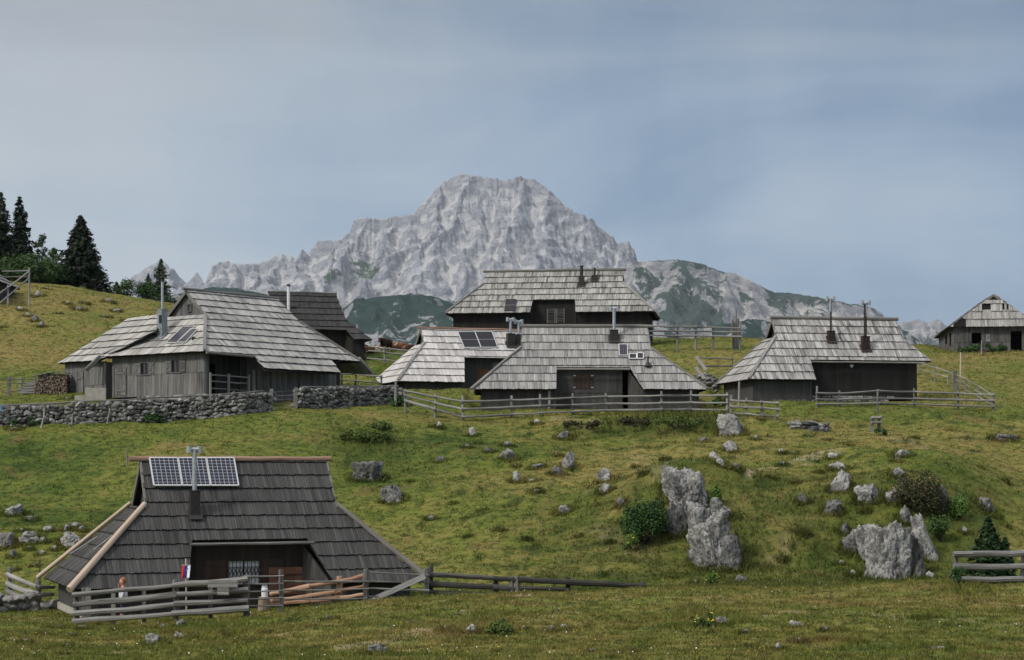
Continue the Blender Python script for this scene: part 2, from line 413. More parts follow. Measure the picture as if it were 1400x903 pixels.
def jacket_mat():
    m, nt, b = newmat('white_patterned_jacket')
    tc = N(nt, 'ShaderNodeTexCoord').outputs['Object']
    n = noise(nt, tc, 26, 2, 0.5)
    L(nt, mixc(nt, ramp(nt, n, [(0.60,0.0),(0.63,1.0)]), (0.62,0.62,0.64), (0.06,0.06,0.09)), b.inputs['Base Color']); b.inputs['Roughness'].default_value = 0.9
    return m
M['jacket'] = jacket_mat()
def glass_mat():
    m, nt, b = newmat('dark_window_glass')
    tc = N(nt, 'ShaderNodeTexCoord').outputs['Object']
    L(nt, mixc(nt, noise(nt, tc, 3, 2), (0.006,0.007,0.008), (0.02,0.022,0.024)), b.inputs['Base Color'])
    b.inputs['Roughness'].default_value = 0.12; b.inputs['Specular IOR Level'].default_value = 0.5
    return m
M['glass'] = glass_mat()
def solar_mat(name, nx, ny, cell, line, lw=0.06):
    m, nt, b = newmat(name)
    uv = N(nt, 'ShaderNodeUVMap').outputs[0]; sp = N(nt, 'ShaderNodeSeparateXYZ'); L(nt, uv, sp.inputs[0])
    def lines(s, n):
        f = mth(nt, 'FRACT', mth(nt, 'ADD', mth(nt, 'MULTIPLY', s, float(n)), 0.5))
        return mth(nt, 'LESS_THAN', mth(nt, 'ABSOLUTE', mth(nt, 'SUBTRACT', f, 0.5)), lw)
    k = mth(nt, 'MAXIMUM', lines(sp.outputs[0], nx), lines(sp.outputs[1], ny))
    L(nt, mixc(nt, k, cell, line), b.inputs['Base Color'])
    b.inputs['Roughness'].default_value = 0.3; b.inputs['Specular IOR Level'].default_value = 0.25
    return m
M['solar_grid'] = solar_mat('mono_cells', 6, 9, (0.014,0.016,0.032), (0.36,0.38,0.43), 0.055)
M['solar_dark'] = solar_mat('dark_cells', 4, 8, (0.016,0.016,0.024), (0.14,0.14,0.17), 0.05)
M['solar_half'] = solar_mat('half_cells', 1, 2, (0.013,0.013,0.020), (0.26,0.27,0.30), 0.02)

def rock_mat(name, base, light, dark, sc=1.0):
    m, nt, b = newmat(name)
    p = N(nt, 'ShaderNodeNewGeometry').outputs['Position']
    n1 = noise(nt, p, 1.3*sc, 6, 0.65); n2 = noise(nt, p, 7*sc, 6, 0.7, 0.4); n3 = noise(nt, p, 22*sc, 4, 0.7)
    vo = N(nt, 'ShaderNodeTexVoronoi', feature='DISTANCE_TO_EDGE'); vo.inputs['Scale'].default_value = 1.7*sc
    wv = N(nt, 'ShaderNodeVectorMath', operation='ADD'); L(nt, p, wv.inputs[0])
    nn = N(nt, 'ShaderNodeTexNoise'); nn.inputs['Scale'].default_value = 2.5*sc; nn.inputs['Detail'].default_value = 4; L(nt, p, nn.inputs['Vector'])
    L(nt, nn.outputs['Color'], wv.inputs[1]); L(nt, wv.outputs[0], vo.inputs['Vector'])
    c = mixc(nt, ramp(nt, n1, [(0.35,0.0),(0.62,1.0)]), base, light)
    c = mixc(nt, ramp(nt, n2, [(0.49,0.0),(0.62,0.9)]), c, dark)
    c = mixc(nt, ramp(nt, noise(nt, mapping(nt, p, (1,1,0.6), (9,4,2)), 1.5*sc, 6, 0.7, 0.3), [(0.49,0.0),(0.62,0.85)]), c, dark)
    c = mixc(nt, ramp(nt, n3, [(0.56,0.0),(0.70,0.6)]), c, tuple(x*0.5 for x in dark))
    c = mixc(nt, ramp(nt, vo.outputs['Distance'], [(0.0,0.55),(0.018,0.0)]), c, (0.05,0.05,0.047))
    c = mixc(nt, ramp(nt, noise(nt, p, 2.7*sc, 3), [(0.60,0.0),(0.72,0.45)]), c, (0.10,0.095,0.04))
    L(nt, c, b.inputs['Base Color']); b.inputs['Roughness'].default_value = 0.95
    h = mth(nt, 'ADD', mth(nt,'MULTIPLY',n2,1.0), mth(nt,'MULTIPLY',n3,0.6))
    bump(nt, b, h, 0.9, 0.06)
    return m
M['rock'] = rock_mat('lichened_limestone', (0.23,0.226,0.218), (0.47,0.465,0.45), (0.075,0.073,0.069))
M['rock_dark'] = rock_mat('dark_limestone', (0.11,0.11,0.105), (0.25,0.245,0.24), (0.035,0.034,0.032))
M['rock_white'] = rock_mat('pale_limestone', (0.31,0.305,0.29), (0.50,0.49,0.47), (0.12,0.115,0.11), 1.6)
def stonewall_mat():
    m, nt, b = newmat('drystone')
    r = attr(nt, 'rnd'); p = N(nt, 'ShaderNodeNewGeometry').outputs['Position']
    n1 = noise(nt, p, 5, 5, 0.65); n2 = noise(nt, p, 17, 4, 0.7)
    c = mixc(nt, r, (0.045,0.044,0.042), (0.34,0.335,0.325))
    c = mixc(nt, ramp(nt, n1, [(0.45,0.0),(0.7,0.8)]), c, (0.05,0.049,0.045))
    c = mixc(nt, ramp(nt, n2, [(0.55,0.0),(0.7,0.6)]), c, (0.42,0.415,0.40))
    L(nt, c, b.inputs['Base Color']); b.inputs['Roughness'].default_value = 0.95; bump(nt, b, n1, 0.6, 0.05)
    return m
M['drystone'] = stonewall_mat()

def grass_color(nt, rnd=None):
    p = N(nt, 'ShaderNodeNewGeometry').outputs['Position']
    dirt = attr(nt, 'dirt'); dry = attr(nt, 'dry')  # dry also carries the painted lightening of the foreground
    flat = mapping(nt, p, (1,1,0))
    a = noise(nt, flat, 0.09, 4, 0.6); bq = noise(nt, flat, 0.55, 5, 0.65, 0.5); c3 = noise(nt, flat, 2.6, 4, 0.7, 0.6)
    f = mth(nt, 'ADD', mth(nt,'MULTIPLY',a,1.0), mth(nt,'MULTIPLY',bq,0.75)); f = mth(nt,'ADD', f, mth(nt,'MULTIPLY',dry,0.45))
    f = mth(nt, 'ADD', f, mth(nt,'MULTIPLY',c3,0.55)); f = mth(nt, 'MULTIPLY', mth(nt,'SUBTRACT',f,0.80), 1.55, clamp=True)
    c = ramp(nt, f, [(0.0,(0.030,0.056,0.010)), (0.28,(0.068,0.100,0.017)), (0.56,(0.120,0.138,0.027)), (1.0,(0.205,0.165,0.055))])
    n = nt.nodes[-1]
    dk = ramp(nt, c3, [(0.38,1.0),(0.52,0.0)])
    c = mixc(nt, mth(nt,'MULTIPLY',dk,0.7), c, (0.026,0.036,0.009))
    br = ramp(nt, noise(nt, mapping(nt, flat, (1,1,1), (40,11,0)), 0.38, 5, 0.65), [(0.56,0.0),(0.70,1.0)])
    c = mixc(nt, mth(nt,'MULTIPLY',br,0.7), c, (0.150,0.105,0.042))
    c = mixc(nt, mth(nt,'MULTIPLY',attr(nt,'lush_shade'),0.95), c, mixc(nt, bq, (0.022,0.040,0.008), (0.050,0.070,0.014)))
    if rnd is not None:
        c = mixc(nt, 1.0, c, ramp(nt, rnd, [(0.0,0.85),(1.0,1.7)]), 'MULTIPLY')
        c = mixc(nt, ramp(nt, rnd, [(0.86,0.0),(0.9,0.6)]), c, (0.26,0.21,0.085))
    c = mixc(nt, dirt, c, (0.30,0.235,0.165))
    return c, c3, bq
def ground_mat():
    m, nt, b = newmat('alpine_meadow')
    c, c3, bq = grass_color(nt)
    L(nt, c, b.inputs['Base Color']); b.inputs['Roughness'].default_value = 0.95; b.inputs['Specular IOR Level'].default_value = 0.1
    bump(nt, b, mth(nt,'ADD',c3,bq), 0.8, 0.15)
    return m
def blade_mat():
    m, nt, b = newmat('grass_blade')
    c, c3, bq = grass_color(nt, attr(nt, 'rnd'))
    L(nt, c, b.inputs['Base Color']); b.inputs['Roughness'].default_value = 0.8; b.inputs['Specular IOR Level'].default_value = 0.15
    tr = N(nt,'ShaderNodeBsdfTranslucent'); L(nt, c, tr.inputs[0]); ms = N(nt,'ShaderNodeMixShader'); ms.inputs[0].default_value = 0.35
    L(nt, b.outputs[0], ms.inputs[1]); L(nt, tr.outputs[0], ms.inputs[2]); L(nt, ms.outputs[0], nt.nodes['Material Output'].inputs[0])
    return m
M['ground'] = ground_mat(); M['blade'] = blade_mat()
def leaf_mat(name, dark, light, sc=2.0):
    m, nt, b = newmat(name)
    p = N(nt, 'ShaderNodeNewGeometry').outputs['Position']; r = attr(nt, 'rnd')
    f = mth(nt, 'ADD', mth(nt,'MULTIPLY',r,0.7), mth(nt,'MULTIPLY',noise(nt,p,sc,3),0.5)); f = mth(nt,'SUBTRACT',f,0.1,clamp=True)
    L(nt, mixc(nt, f, dark, light), b.inputs['Base Color']); b.inputs['Roughness'].default_value = 0.7; b.inputs['Specular IOR Level'].default_value = 0.15
    return m
M['spruce'] = leaf_mat('spruce_needles', (0.009,0.016,0.010), (0.030,0.045,0.024))
M['young'] = leaf_mat('young_spruce_needles', (0.010,0.026,0.010), (0.036,0.072,0.024))
M['larch'] = leaf_mat('larch_needles', (0.022,0.040,0.022), (0.070,0.100,0.050))
M['leaf'] = leaf_mat('broad_leaves', (0.022,0.050,0.014), (0.085,0.145,0.042))
M['leaf_herb'] = leaf_mat('herb_leaves', (0.040,0.066,0.014), (0.105,0.150,0.034))
M['leaf_deep'] = leaf_mat('deep_green_leaves', (0.012,0.036,0.010), (0.050,0.110,0.028))
M['leaf_olive'] = leaf_mat('olive_leaves', (0.022,0.028,0.012), (0.075,0.075,0.035))
M['leaf_bright'] = leaf_mat('bright_leaves', (0.04,0.085,0.014), (0.13,0.22,0.05))
M['flower_yellow'] = simple_mat('yellow_petals', (0.55,0.42,0.03), 0.8)
M['flower_orange'] = simple_mat('dull_orange_petals', (0.36,0.17,0.10), 0.8)

# ------------------------------------------------------------------ where the houses stand: centre X, Y, yaw, floor height, half length, half depth
SITE = {
 'fore': (-9.10, 62.0, R(21.5), -4.45, 5.0, 2.9), 'big': (-16.38, 112.0, R(52.2), 3.85, 6.0, 4.0),
 'mid': (4.32, 112.0, R(1.6), 3.35, 6.1, 3.3), 'pale': (-2.65, 121.5, R(19.4), 4.2, 5.3, 3.2),
 'top': (3.07, 138.0, R(-7.4), 8.95, 7.0, 3.4), 'right': (19.47, 115.0, R(9.5), 3.95, 6.0, 3.2),
 'black': (-14.31, 130.0, R(16.5), 7.6, 3.8, 3.2), 'ruin': (38.8, 156.3, R(83), 9.3, 6.0, 3.1),
}
for k, (X, Y, a, z0, hx, hy) in SITE.items():
    PADS.append((X, Y, math.cos(a), math.sin(a), hx, hy, z0))

# ------------------------------------------------------------------ ground sheet
DIRT = [([(1020,652),(1050,641),(1085,632),(1118,624)], 0.45, 1.0), ([(1095,630),(1120,622)], 1.0, 0.9),
        ([(600,858),(540,872),(440,889)], 0.5, 0.75), ([(545,868),(520,880)], 0.5, 0.7), ([(380,870),(440,855)], 0.4, 0.5),
        ([(1040,843),(1090,838),(1160,842),(1230,848),(1330,851),(1400,853)], 0.7, 0.45), ([(1210,600),(1300,620)], 0.6, 0.35),
        ([(700,815),(745,812)], 0.6, 0.55), ([(0,850),(45,846)], 1.2, 0.5), ([(640,838),(780,838)], 0.45, 0.4),
        ([(1060,772),(1072,755),(1064,740)], 0.5, 0.4), ([(820,575),(760,572)], 0.7, 0.5), ([(300,868),(250,880)],0.3,0.3),
        ([(60,890),(180,893)],0.7,0.45), ([(870,625),(900,650)],0.6,0.3), ([(820,725),(880,760)],0.8,0.25)]
def seg_dist(x, y, P):
    d = np.full(x.shape, 1e9)
    for (ax, ay), (bx, by) in zip(P[:-1], P[1:]):
        vx, vy = bx-ax, by-ay; t = np.clip(((x-ax)*vx+(y-ay)*vy)/(vx*vx+vy*vy+1e-9), 0, 1)
        d = np.minimum(d, np.hypot(x-ax-t*vx, y-ay-t*vy))
    return d
DIRTW = []
for P, w, a in DIRT:
    W = []
    for (u, v) in P:
        p = ground(u, v); W.append((p.x, p.y))
    DIRTW.append((W, w, a))
def dirt_at(x, y):
    r = np.zeros(x.shape)
    for W, w, a in DIRTW:
        nz = 0.75*fbm2(x/0.7, y/0.9, 3, 31)
        r = np.maximum(r, 0.85*a*(1-sstep(0.25*w, 1.0*w, seg_dist(x, y, W)+nz*w*1.8))*sstep(-0.5,0.3,fbm2(x/0.35,y/0.5,3,37)))
    return r
def lush_shade_at(x, y):
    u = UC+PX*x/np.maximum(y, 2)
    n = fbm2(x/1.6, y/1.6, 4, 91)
    r = sstep(640, 820, u)*(1-sstep(1330, 1420, u))*sstep(57, 60, y)*(1-sstep(78, 84, y))*(0.55+0.9*n)  # rank growth on the bank, its shade painted into the same dark green
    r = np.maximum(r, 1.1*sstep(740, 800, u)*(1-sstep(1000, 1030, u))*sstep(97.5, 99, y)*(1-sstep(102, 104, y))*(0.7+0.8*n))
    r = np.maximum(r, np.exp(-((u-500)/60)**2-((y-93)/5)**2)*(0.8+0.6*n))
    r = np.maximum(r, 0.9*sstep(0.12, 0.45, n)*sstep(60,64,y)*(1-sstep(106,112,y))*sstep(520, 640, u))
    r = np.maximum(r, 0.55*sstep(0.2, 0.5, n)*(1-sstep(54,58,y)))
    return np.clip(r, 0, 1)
def dry_lighten_at(x, y):
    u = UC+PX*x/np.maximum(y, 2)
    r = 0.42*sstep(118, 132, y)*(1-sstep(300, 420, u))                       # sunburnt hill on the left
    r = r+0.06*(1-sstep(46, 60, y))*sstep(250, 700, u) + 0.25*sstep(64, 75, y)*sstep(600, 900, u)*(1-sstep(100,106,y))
    r = r+0.16*(1-sstep(56,59,y))+0.12*sstep(600,900,u)*sstep(43,49,y)*(1-sstep(56,58,y))  # near meadow lightened in colour to offset its dark-shading blades
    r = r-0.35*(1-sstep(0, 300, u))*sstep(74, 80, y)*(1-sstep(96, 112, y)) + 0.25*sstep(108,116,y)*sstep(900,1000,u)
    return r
def make_ground():
    Ds = np.concatenate([np.arange(2, 26, 1.2), np.arange(26, 33, 0.4), np.arange(33, 62, 0.11), np.arange(62, 112, 0.21), np.arange(112, 172, 0.5),
                         np.arange(172, 230, 3), np.array([240,260,300,360,450,600,900,1400,2200,3500,6000,9000,12000.])])
    a = np.concatenate([np.linspace(-1, -0.30, 45)[:-1], np.linspace(-0.30, 0.30, 560), np.linspace(0.30, 1, 45)[1:]])
    sg = np.sign(a); aa = np.abs(a)
    X = np.zeros((len(Ds), len(a)))
    for i, D in enumerate(Ds):
        inner = aa*D; W = 45+0.75*D
        t = np.clip((aa-0.30)/0.70, 0, 1)
        X[i] = sg*np.where(aa <= 0.30, inner, 0.30*D + (W-0.30*D)*t)
    Y = np.repeat(Ds[:,None], len(a), 1)
    x = X.ravel(); y = Y.ravel(); z = terr(x, y)
    nr, nc = X.shape
    idx = np.arange(nr*nc).reshape(nr, nc)
    f = np.stack([idx[:-1,:-1], idx[:-1,1:], idx[1:,1:], idx[1:,:-1]], -1).reshape(-1, 4)
    o = np_mesh('meadow_ground', np.stack([x,y,z],1), f, M['ground'])
    vattr(o, 'dirt', dirt_at(x, y)); vattr(o, 'dry', dry_lighten_at(x, y)); vattr(o, 'lush_shade', lush_shade_at(x, y))
    o['kind'] = 'structure'
make_ground()

def tall_at(x, y):
    u = UC+PX*x/np.maximum(y, 2); v = VH-PX*terr(x, y)/np.maximum(y,2)
    n = 0.5+0.5*fbm2(x/1.3, y/1.3, 3, 77)
    r = 0.55*sstep(790, 850, u)*(1-sstep(985, 1020, u))*sstep(560,566,v)*(1-sstep(588, 600, v))*sstep(95,97,y)
    r = np.maximum(r, 0.28*np.exp(-((u-500)/45)**2-((v-595)/13)**2)*(y>80))
    r = np.maximum(r, 0.25*np.exp(-((u-1040)/110)**2-((v-745)/45)**2)*(y>62))
    r = np.maximum(r, 0.25*np.exp(-((u-660)/30)**2-((v-855)/14)**2)*(y<56))
    r = np.maximum(r, 0.22*np.exp(-((u-960)/40)**2-((v-845)/14)**2)*(y<56))
    r = np.maximum(r, 0.3*np.exp(-((u-1320)/30)**2-((v-805)/10)**2)*(y<60))
    r = np.maximum(r, 0.2*np.exp(-((u-300)/60)**2-((v-862)/10)**2)*(y<60))
    r = np.maximum(r, 0.42*np.exp(-((u-1340)/70)**2-((v-476)/9)**2)*(y>130))
    return r*n
def make_grass(n=260000):
    g = np.random.default_rng(5)
    u = g.uniform(-60, 1460, n)
    k = 0.62; a, b = 31.0**(-k), 158.0**(-k)
    D = (a+(b-a)*g.uniform(0, 1, n))**(-1/k)
    x = (u-UC)*D/PX; y = D
    keep = dirt_at(x, y) < g.uniform(0.25, 0.8, n)
    for (px, py, c, s, hx, hy, pz) in PADS:
        dx = x-px; dy = y-py; keep &= ~((np.abs(dx*c+dy*s) < hx+0.1) & (np.abs(-dx*s+dy*c) < hy+0.1))
    tuft = np.zeros(n)
    if len(ROCKS):
        k_ = g.integers(0, len(ROCKS), 26000); Rk = np.array(ROCKS)[k_]; a_ = g.uniform(0, 2*math.pi, len(k_)); q_ = 0.5*g.uniform(0.9, 1.25, len(k_))
        x = np.concatenate([x, Rk[:,0]+np.cos(a_)*q_*Rk[:,2]+g.normal(0,.05,len(k_))]); y = np.concatenate([y, Rk[:,1]+np.sin(a_)*q_*Rk[:,3]+0.1*Rk[:,2]+g.normal(0,.05,len(k_))])
        keep = np.concatenate([keep, np.ones(len(k_),bool)]); tuft = np.concatenate([tuft, g.uniform(0.03,0.20,len(k_))*np.clip(Rk[:,2]/0.9,0.35,1.2)]); n = len(x)
    clump = fbm2(x/0.8, y/0.8, 3, 41)
    keep &= (g.uniform(-0.75, 0.45, n) < clump) | (tuft > 0)
    x = x[keep]; y = y[keep]; n = len(x); z = terr(x, y); dist = y
    hgt = (0.035+0.05*g.uniform(0,1,n)**2+0.05*np.clip(clump[keep],0,1))*(0.8+dist/160) + tall_at(x, y)*g.uniform(0.5,1.2,n) + tuft[keep] + 0.10*sstep(0.18,0.55,fbm2(x/0.55,y/0.7,2,141))*g.uniform(0,1,n)*(1-sstep(56,66,y)) + 0.13*lush_shade_at(x, y)*g.uniform(0.2,1.2,n)*(y>60)
    NB = 3
    X = np.repeat(x, NB)+g.normal(0, 0.035, n*NB)*(1+np.repeat(dist,NB)/60); Y = np.repeat(y, NB)+g.normal(0, 0.05, n*NB)
    Z = np.repeat(z, NB)-0.015; H = np.repeat(hgt, NB)*g.uniform(0.6,1.2,n*NB); Dd = np.repeat(dist, NB)
    W = (0.007+0.00022*Dd)*g.uniform(0.7,1.4,n*NB); ang = g.uniform(0, 2*math.pi, n*NB)
    cx, cy = np.cos(ang), np.sin(ang); la = g.uniform(0, 2*math.pi, n*NB); ln = H*g.uniform(0.2, 1.1, n*NB)
    m = n*NB; V = np.zeros((m,3,3))
    V[:,0] = np.stack([X-cx*W, Y-cy*W, Z],1); V[:,1] = np.stack([X+cx*W, Y+cy*W, Z],1)
    V[:,2] = np.stack([X+np.cos(la)*ln, Y+np.sin(la)*ln, Z+H],1)
    o = np_mesh('meadow_grass', V.reshape(-1,3), np.arange(m*3).reshape(-1,3), M['blade'], smooth=False)
    rn = np.repeat(g.uniform(0,1,m), 3); vattr(o, 'rnd', rn)
    vattr(o, 'lush_shade', np.repeat(lush_shade_at(X, Y), 3)); vattr(o, 'dirt', np.zeros(m*3)); vattr(o, 'dry', dry_lighten_at(V[:,:,0].ravel(), V[:,:,1].ravel()))
    o['kind'] = 'stuff'; tag(o, 'short grazed alpine grass covering the meadow and slopes', 'grass')

# ------------------------------------------------------------------ mountains
def mount_mat(name, rock_a, rock_b, scree, green, gamt, gth, warm=(0.46,0.41,0.37), gs=1.0):
    m, nt, b = newmat(name)
    geo = N(nt, 'ShaderNodeNewGeometry'); p = geo.outputs['Position']
    nz = N(nt, 'ShaderNodeSeparateXYZ'); L(nt, geo.outputs['Normal'], nz.inputs[0])
    n1 = noise(nt, p, 1/260, 7, 0.62, 0.5); n2 = noise(nt, mapping(nt, p, (1/24, 1/24, 1/13)), 1.0, 7, 0.70)
    n3 = noise(nt, mapping(nt, p, (1/60, 1/160, 1/130), (3,1,2)), 1.0, 6, 0.65, 0.6)
    strat = noise(nt, mapping(nt, p, (1/240, 1/240, 1/16), (0,0,0), (R(12),R(-9),0)), 1.0, 5, 0.65)
    c = mixc(nt, ramp(nt, n2, [(0.38,0.0),(0.62,1.0)]), rock_b, rock_a)
    c = mixc(nt, ramp(nt, strat, [(0.58,0.0),(0.68,0.22)]), c, tuple(x*0.7 for x in rock_b))
    sc = ramp(nt, mth(nt,'ADD', mth(nt,'MULTIPLY',attr(nt,'scree'),0.35), mth(nt,'ADD',mth(nt,'MULTIPLY',n3,0.9),mth(nt,'MULTIPLY',nz.outputs[2],0.25))), [(0.60,0.0),(0.76,0.95)])
    c = mixc(nt, sc, c, scree)
    c = mixc(nt, mth(nt,'MULTIPLY',ramp(nt, n1, [(0.50,0.0),(0.66,1.0)]),0.09), c, warm)
    gn = noise(nt, mapping(nt, p, (1/150/gs, 1/330/gs, 1/210/gs), (7,3,1)), 1.0, 9, 0.72, 0.7)
    ga = attr(nt, 'green')
    gm = mth(nt, 'ADD', gn, mth(nt, 'MULTIPLY', ga, gamt))
    gm = mth(nt, 'ADD', gm, mth(nt, 'MULTIPLY', mth(nt,'SUBTRACT',nz.outputs[2],0.6), 0.22))
    gm = ramp(nt, gm, [(gth,0.0),(gth+0.035,1.0)])
    gc = mixc(nt, noise(nt, p, 1/22, 5, 0.7), tuple(x*0.45 for x in green), tuple(x*1.8 for x in green))
    c = mixc(nt, gm, c, gc)
    L(nt, c, b.inputs['Base Color']); b.inputs['Roughness'].default_value = 1.0; b.inputs['Specular IOR Level'].default_value = 0.0
    bump(nt, b, mth(nt, 'ADD', n2, mth(nt,'MULTIPLY',strat,0.15)), 1.0, 26)
    return m
def interp_prof(prof, u):
    xs = np.array([p[0] for p in prof], float); ys = np.array([p[1] for p in prof], float)
    return np.interp(u, xs, ys)
def blur2(a, r):
    k = np.ones(2*r+1)/(2*r+1)
    p = np.pad(a, ((r,r),(0,0)), mode='edge'); a = sum(k[i]*p[i:i+a.shape[0]] for i in range(2*r+1))
    p = np.pad(a, ((0,0),(r,r)), mode='edge'); return sum(k[i]*p[:,i:i+a.shape[1]] for i in range(2*r+1))
def mountain(name, prof, D0, W, zb, du, dd, mat, seed, jag=3.0, spurs=(), kf=1.05, ks=1.15, amp=1.0, wob=120, green_fn=None, warp=1.0):
    """a ridge line (prof) with spurs running down from it towards the viewer; gullies between them, broken by ridged noise"""
    u = np.arange(prof[0][0], prof[-1][0]+du, du)
    Dr = D0 + wob*fbm2(u/90, u*0, 3, seed+50)
    v = interp_prof(prof, u) + jag*fbm2(u/11, u*0+3, 5, seed+9, 0.65)
    zr = (VH-v)*Dr/PX
    d = np.concatenate([-np.array([900, 500, 250, 120, 50]), np.arange(0, 260, dd*0.6), np.arange(260, W, dd)])
    U, Dm = np.meshgrid(u, d); Dist = Dr[None,:]-Dm; X = (U-UC)*Dist/PX
    wx = X+warp*(70*fbm2(X/260, Dist/260, 3, seed+1)+22*fbm2(X/70, Dist/70, 3, seed+21)); wy = Dist+warp*(70*fbm2(X/260, Dist/260, 3, seed+2)+22*fbm2(X/70, Dist/70, 3, seed+22))
    z = zr[None,:]-np.where(Dm < 0, -Dm*0.9, kf*Dm+14*sstep(0,30,Dm))
    for sp in spurs:
        pts = [(((a-UC)*D/PX), D, (VH-b)*D/PX) for (a, b, D) in sp]
        for (ax,ay,az),(bx,by,bz) in zip(pts[:-1], pts[1:]):
            vx, vy = bx-ax, by-ay; t = np.clip(((wx-ax)*vx+(wy-ay)*vy)/(vx*vx+vy*vy), 0, 1)
            dist = np.hypot(wx-ax-t*vx, wy-ay-t*vy)
            c = az+(bz-az)*t-ks*dist
            hh = np.clip(0.5+0.5*(c-z)/18.0, 0, 1); z = np.where(Dm < 0, z, z*(1-hh)+c*hh+18.0*hh*(1-hh)*0.5)
    m1 = sstep(0, 150, Dm); m2 = sstep(0, 50, Dm)
    a1 = fbm2(wx/190, wy/520, 3, seed+3, 0.5, ridged=True)*0.5+0.5
    a2 = fbm2((wx+0.25*wy)/64, wy/190, 4, seed+4, 0.55, ridged=True)*0.5+0.5
    a3 = fbm2((X+0.2*Dist)/22, Dist/52, 4, seed+5, 0.6, ridged=True)*0.5+0.5
    z = z-amp*(66*m1*(1-a1)+38*m2*(1-a2)+14*m2*(1-a3))+amp*12*m2
    st = 52+12*perlin2(X/300, Dist/300, seed+12); q = (z+0.22*X)/st + 0.5*fbm2(X/150, Dist/150, 3, seed+13); fr = q-np.floor(q)
    z = z + amp*m2*st*0.26*(sstep(0.3, 0.7, fr)-fr)
    z = z + (0.25+0.6*sstep(120, 620, Dm))*np.maximum(blur2(z, 8)-z, 0)*m2
    z = np.maximum(z, zb-60)
    scree = np.clip((blur2(z, 7)-z)/9.0, -1, 1)*m2
    nr, nc = U.shape; idx = np.arange(nr*nc).reshape(nr, nc)
    f = np.stack([idx[:-1,:-1], idx[1:,:-1], idx[1:,1:], idx[:-1,1:]], -1).reshape(-1, 4)
    o = np_mesh(name, np.stack([X.ravel(), Dist.ravel(), z.ravel()],1), f, mat)
    vattr(o, 'green', (green_fn(U, VH-PX*z/Dist) if green_fn else U*0).ravel()); vattr(o, 'scree', scree.ravel())
    o['kind'] = 'structure'
    return o
MM = mount_mat('limestone_massif', (0.45,0.465,0.51), (0.275,0.295,0.345), (0.60,0.605,0.625), (0.075,0.115,0.085), 0.34, 0.80, warm=(0.54,0.49,0.45), gs=0.7)  # blue of the distance partly put into the rock colours, besides the haze volume
MG = mount_mat('karst_slope', (0.44,0.445,0.46), (0.24,0.25,0.28), (0.56,0.555,0.55), (0.060,0.092,0.080), 0.42, 0.765, gs=0.5)
MF = mount_mat('pine_slope', (0.46,0.47,0.49), (0.30,0.31,0.34), (0.54,0.54,0.54), (0.040,0.074,0.066), 0.75, 0.915, gs=0.33)
P_MAIN = [(60,440),(150,440),(235,400),(255,388),(270,373),(280,388),(290,364),(308,357),(325,361),(355,361),(362,357),(385,348),(405,353),(420,350),(428,338),(440,328),(460,330),(478,318),(484,302),(500,297),(515,300),(540,296),(565,294),(573,283),(590,266),(605,250),(625,240),(640,238),(660,243),(690,246),(700,245),(712,242),(730,246),(745,256),(760,272),(775,283),(800,297),(820,310),(838,325),(845,333),(860,330),(867,342),(873,362),(900,385),(960,420),(1050,450)]
P_RIGHT = [(720,400),(800,380),(845,368),(872,359),(890,357),(930,355),(960,361),(985,371),(1005,374),(1025,383),(1050,397),(1060,400),(1075,400),(1100,404),(1130,409),(1160,415),(1190,420),(1200,425),(1210,434),(1225,447),(1260,470),(1330,500)]
P_FARR = [(1150,470),(1200,450),(1225,442),(1245,440),(1258,437),(1268,441),(1282,436),(1292,446),(1310,456),(1400,470),(1500,500)]
P_FARL = [(120,430),(160,392),(170,386),(185,376),(200,366),(218,357),(226,360),(238,372),(255,392),(290,420)]
P_FOOT = [(60,440),(160,425),(230,405),(262,398),(290,393),(320,394),(345,399),(372,404),(420,420),(455,428),(474,419),(495,410),(520,405),(560,402),(590,404),(612,412),(640,424),(670,432),(800,445),(960,448),(1005,441),(1030,436),(1062,441),(1120,450),(1215,447),(1240,453),(1262,470),(1500,500)]
def g_main(U, v):
    return 0.75*np.exp(-((U-500)/70)**2-((v-370)/28)**2) + 0.6*np.exp(-((U-800)/60)**2-((v-352)/16)**2) + 0.5*np.exp(-((U-305)/25)**2-((v-362)/5)**2) + 0.55*sstep(385,420,v) + 0.30*sstep(0,1,(v-330)/60)
def g_right(U, v):
    r = 0.5+0.35*np.exp(-((U-950)/40)**2) + 0.45*sstep(1030,1080,U)*(1-sstep(405,430,v)) - 0.15*np.exp(-((U-1020)/30)**2)
    return r
def g_foot(U, v): return 0.68-0.10*sstep(412, 445, v)+0.0*U
SP_MAIN = [[(640,240,6000),(622,285,5840),(598,335,5660),(565,385,5420),(545,440,5100)],
 [(716,246,6000),(704,290,5850),(690,335,5660),(655,385,5400),(625,440,5050)], [(590,268,6000),(566,310,5860),(525,355,5640),(485,405,5330)],
 [(660,246,6000),(656,300,5800),(640,350,5600),(610,400,5330)], [(500,299,6000),(478,335,5860),(452,372,5680),(425,412,5420)],
 [(545,297,6000),(528,330,5870),(505,372,5650),(500,420,5350)], [(800,299,6000),(788,335,5840),(762,375,5600),(742,430,5200)],
 [(748,260,6000),(752,310,5800),(728,352,5600),(705,400,5330)], [(860,334,6000),(846,360,5830),(825,392,5580),(800,430,5300)], [(835,324,6000),(820,350,5850),(790,395,5560)],
 [(428,340,6000),(412,368,5850),(392,405,5560)], [(470,326,6000),(455,352,5850),(440,392,5580)], [(310,359,6000),(304,382,5850),(318,412,5560)], [(345,362,6000),(350,388,5820),(365,416,5520)], [(388,350,6000),(372,380,5830),(360,412,5560)],
 [(605,252,6000),(600,300,5820),(575,345,5640)], [(690,248,6000),(676,320,5740),(672,365,5560)], [(775,285,6000),(770,330,5800),(745,370,5620)], [(292,364,6000),(282,392,5800)]]
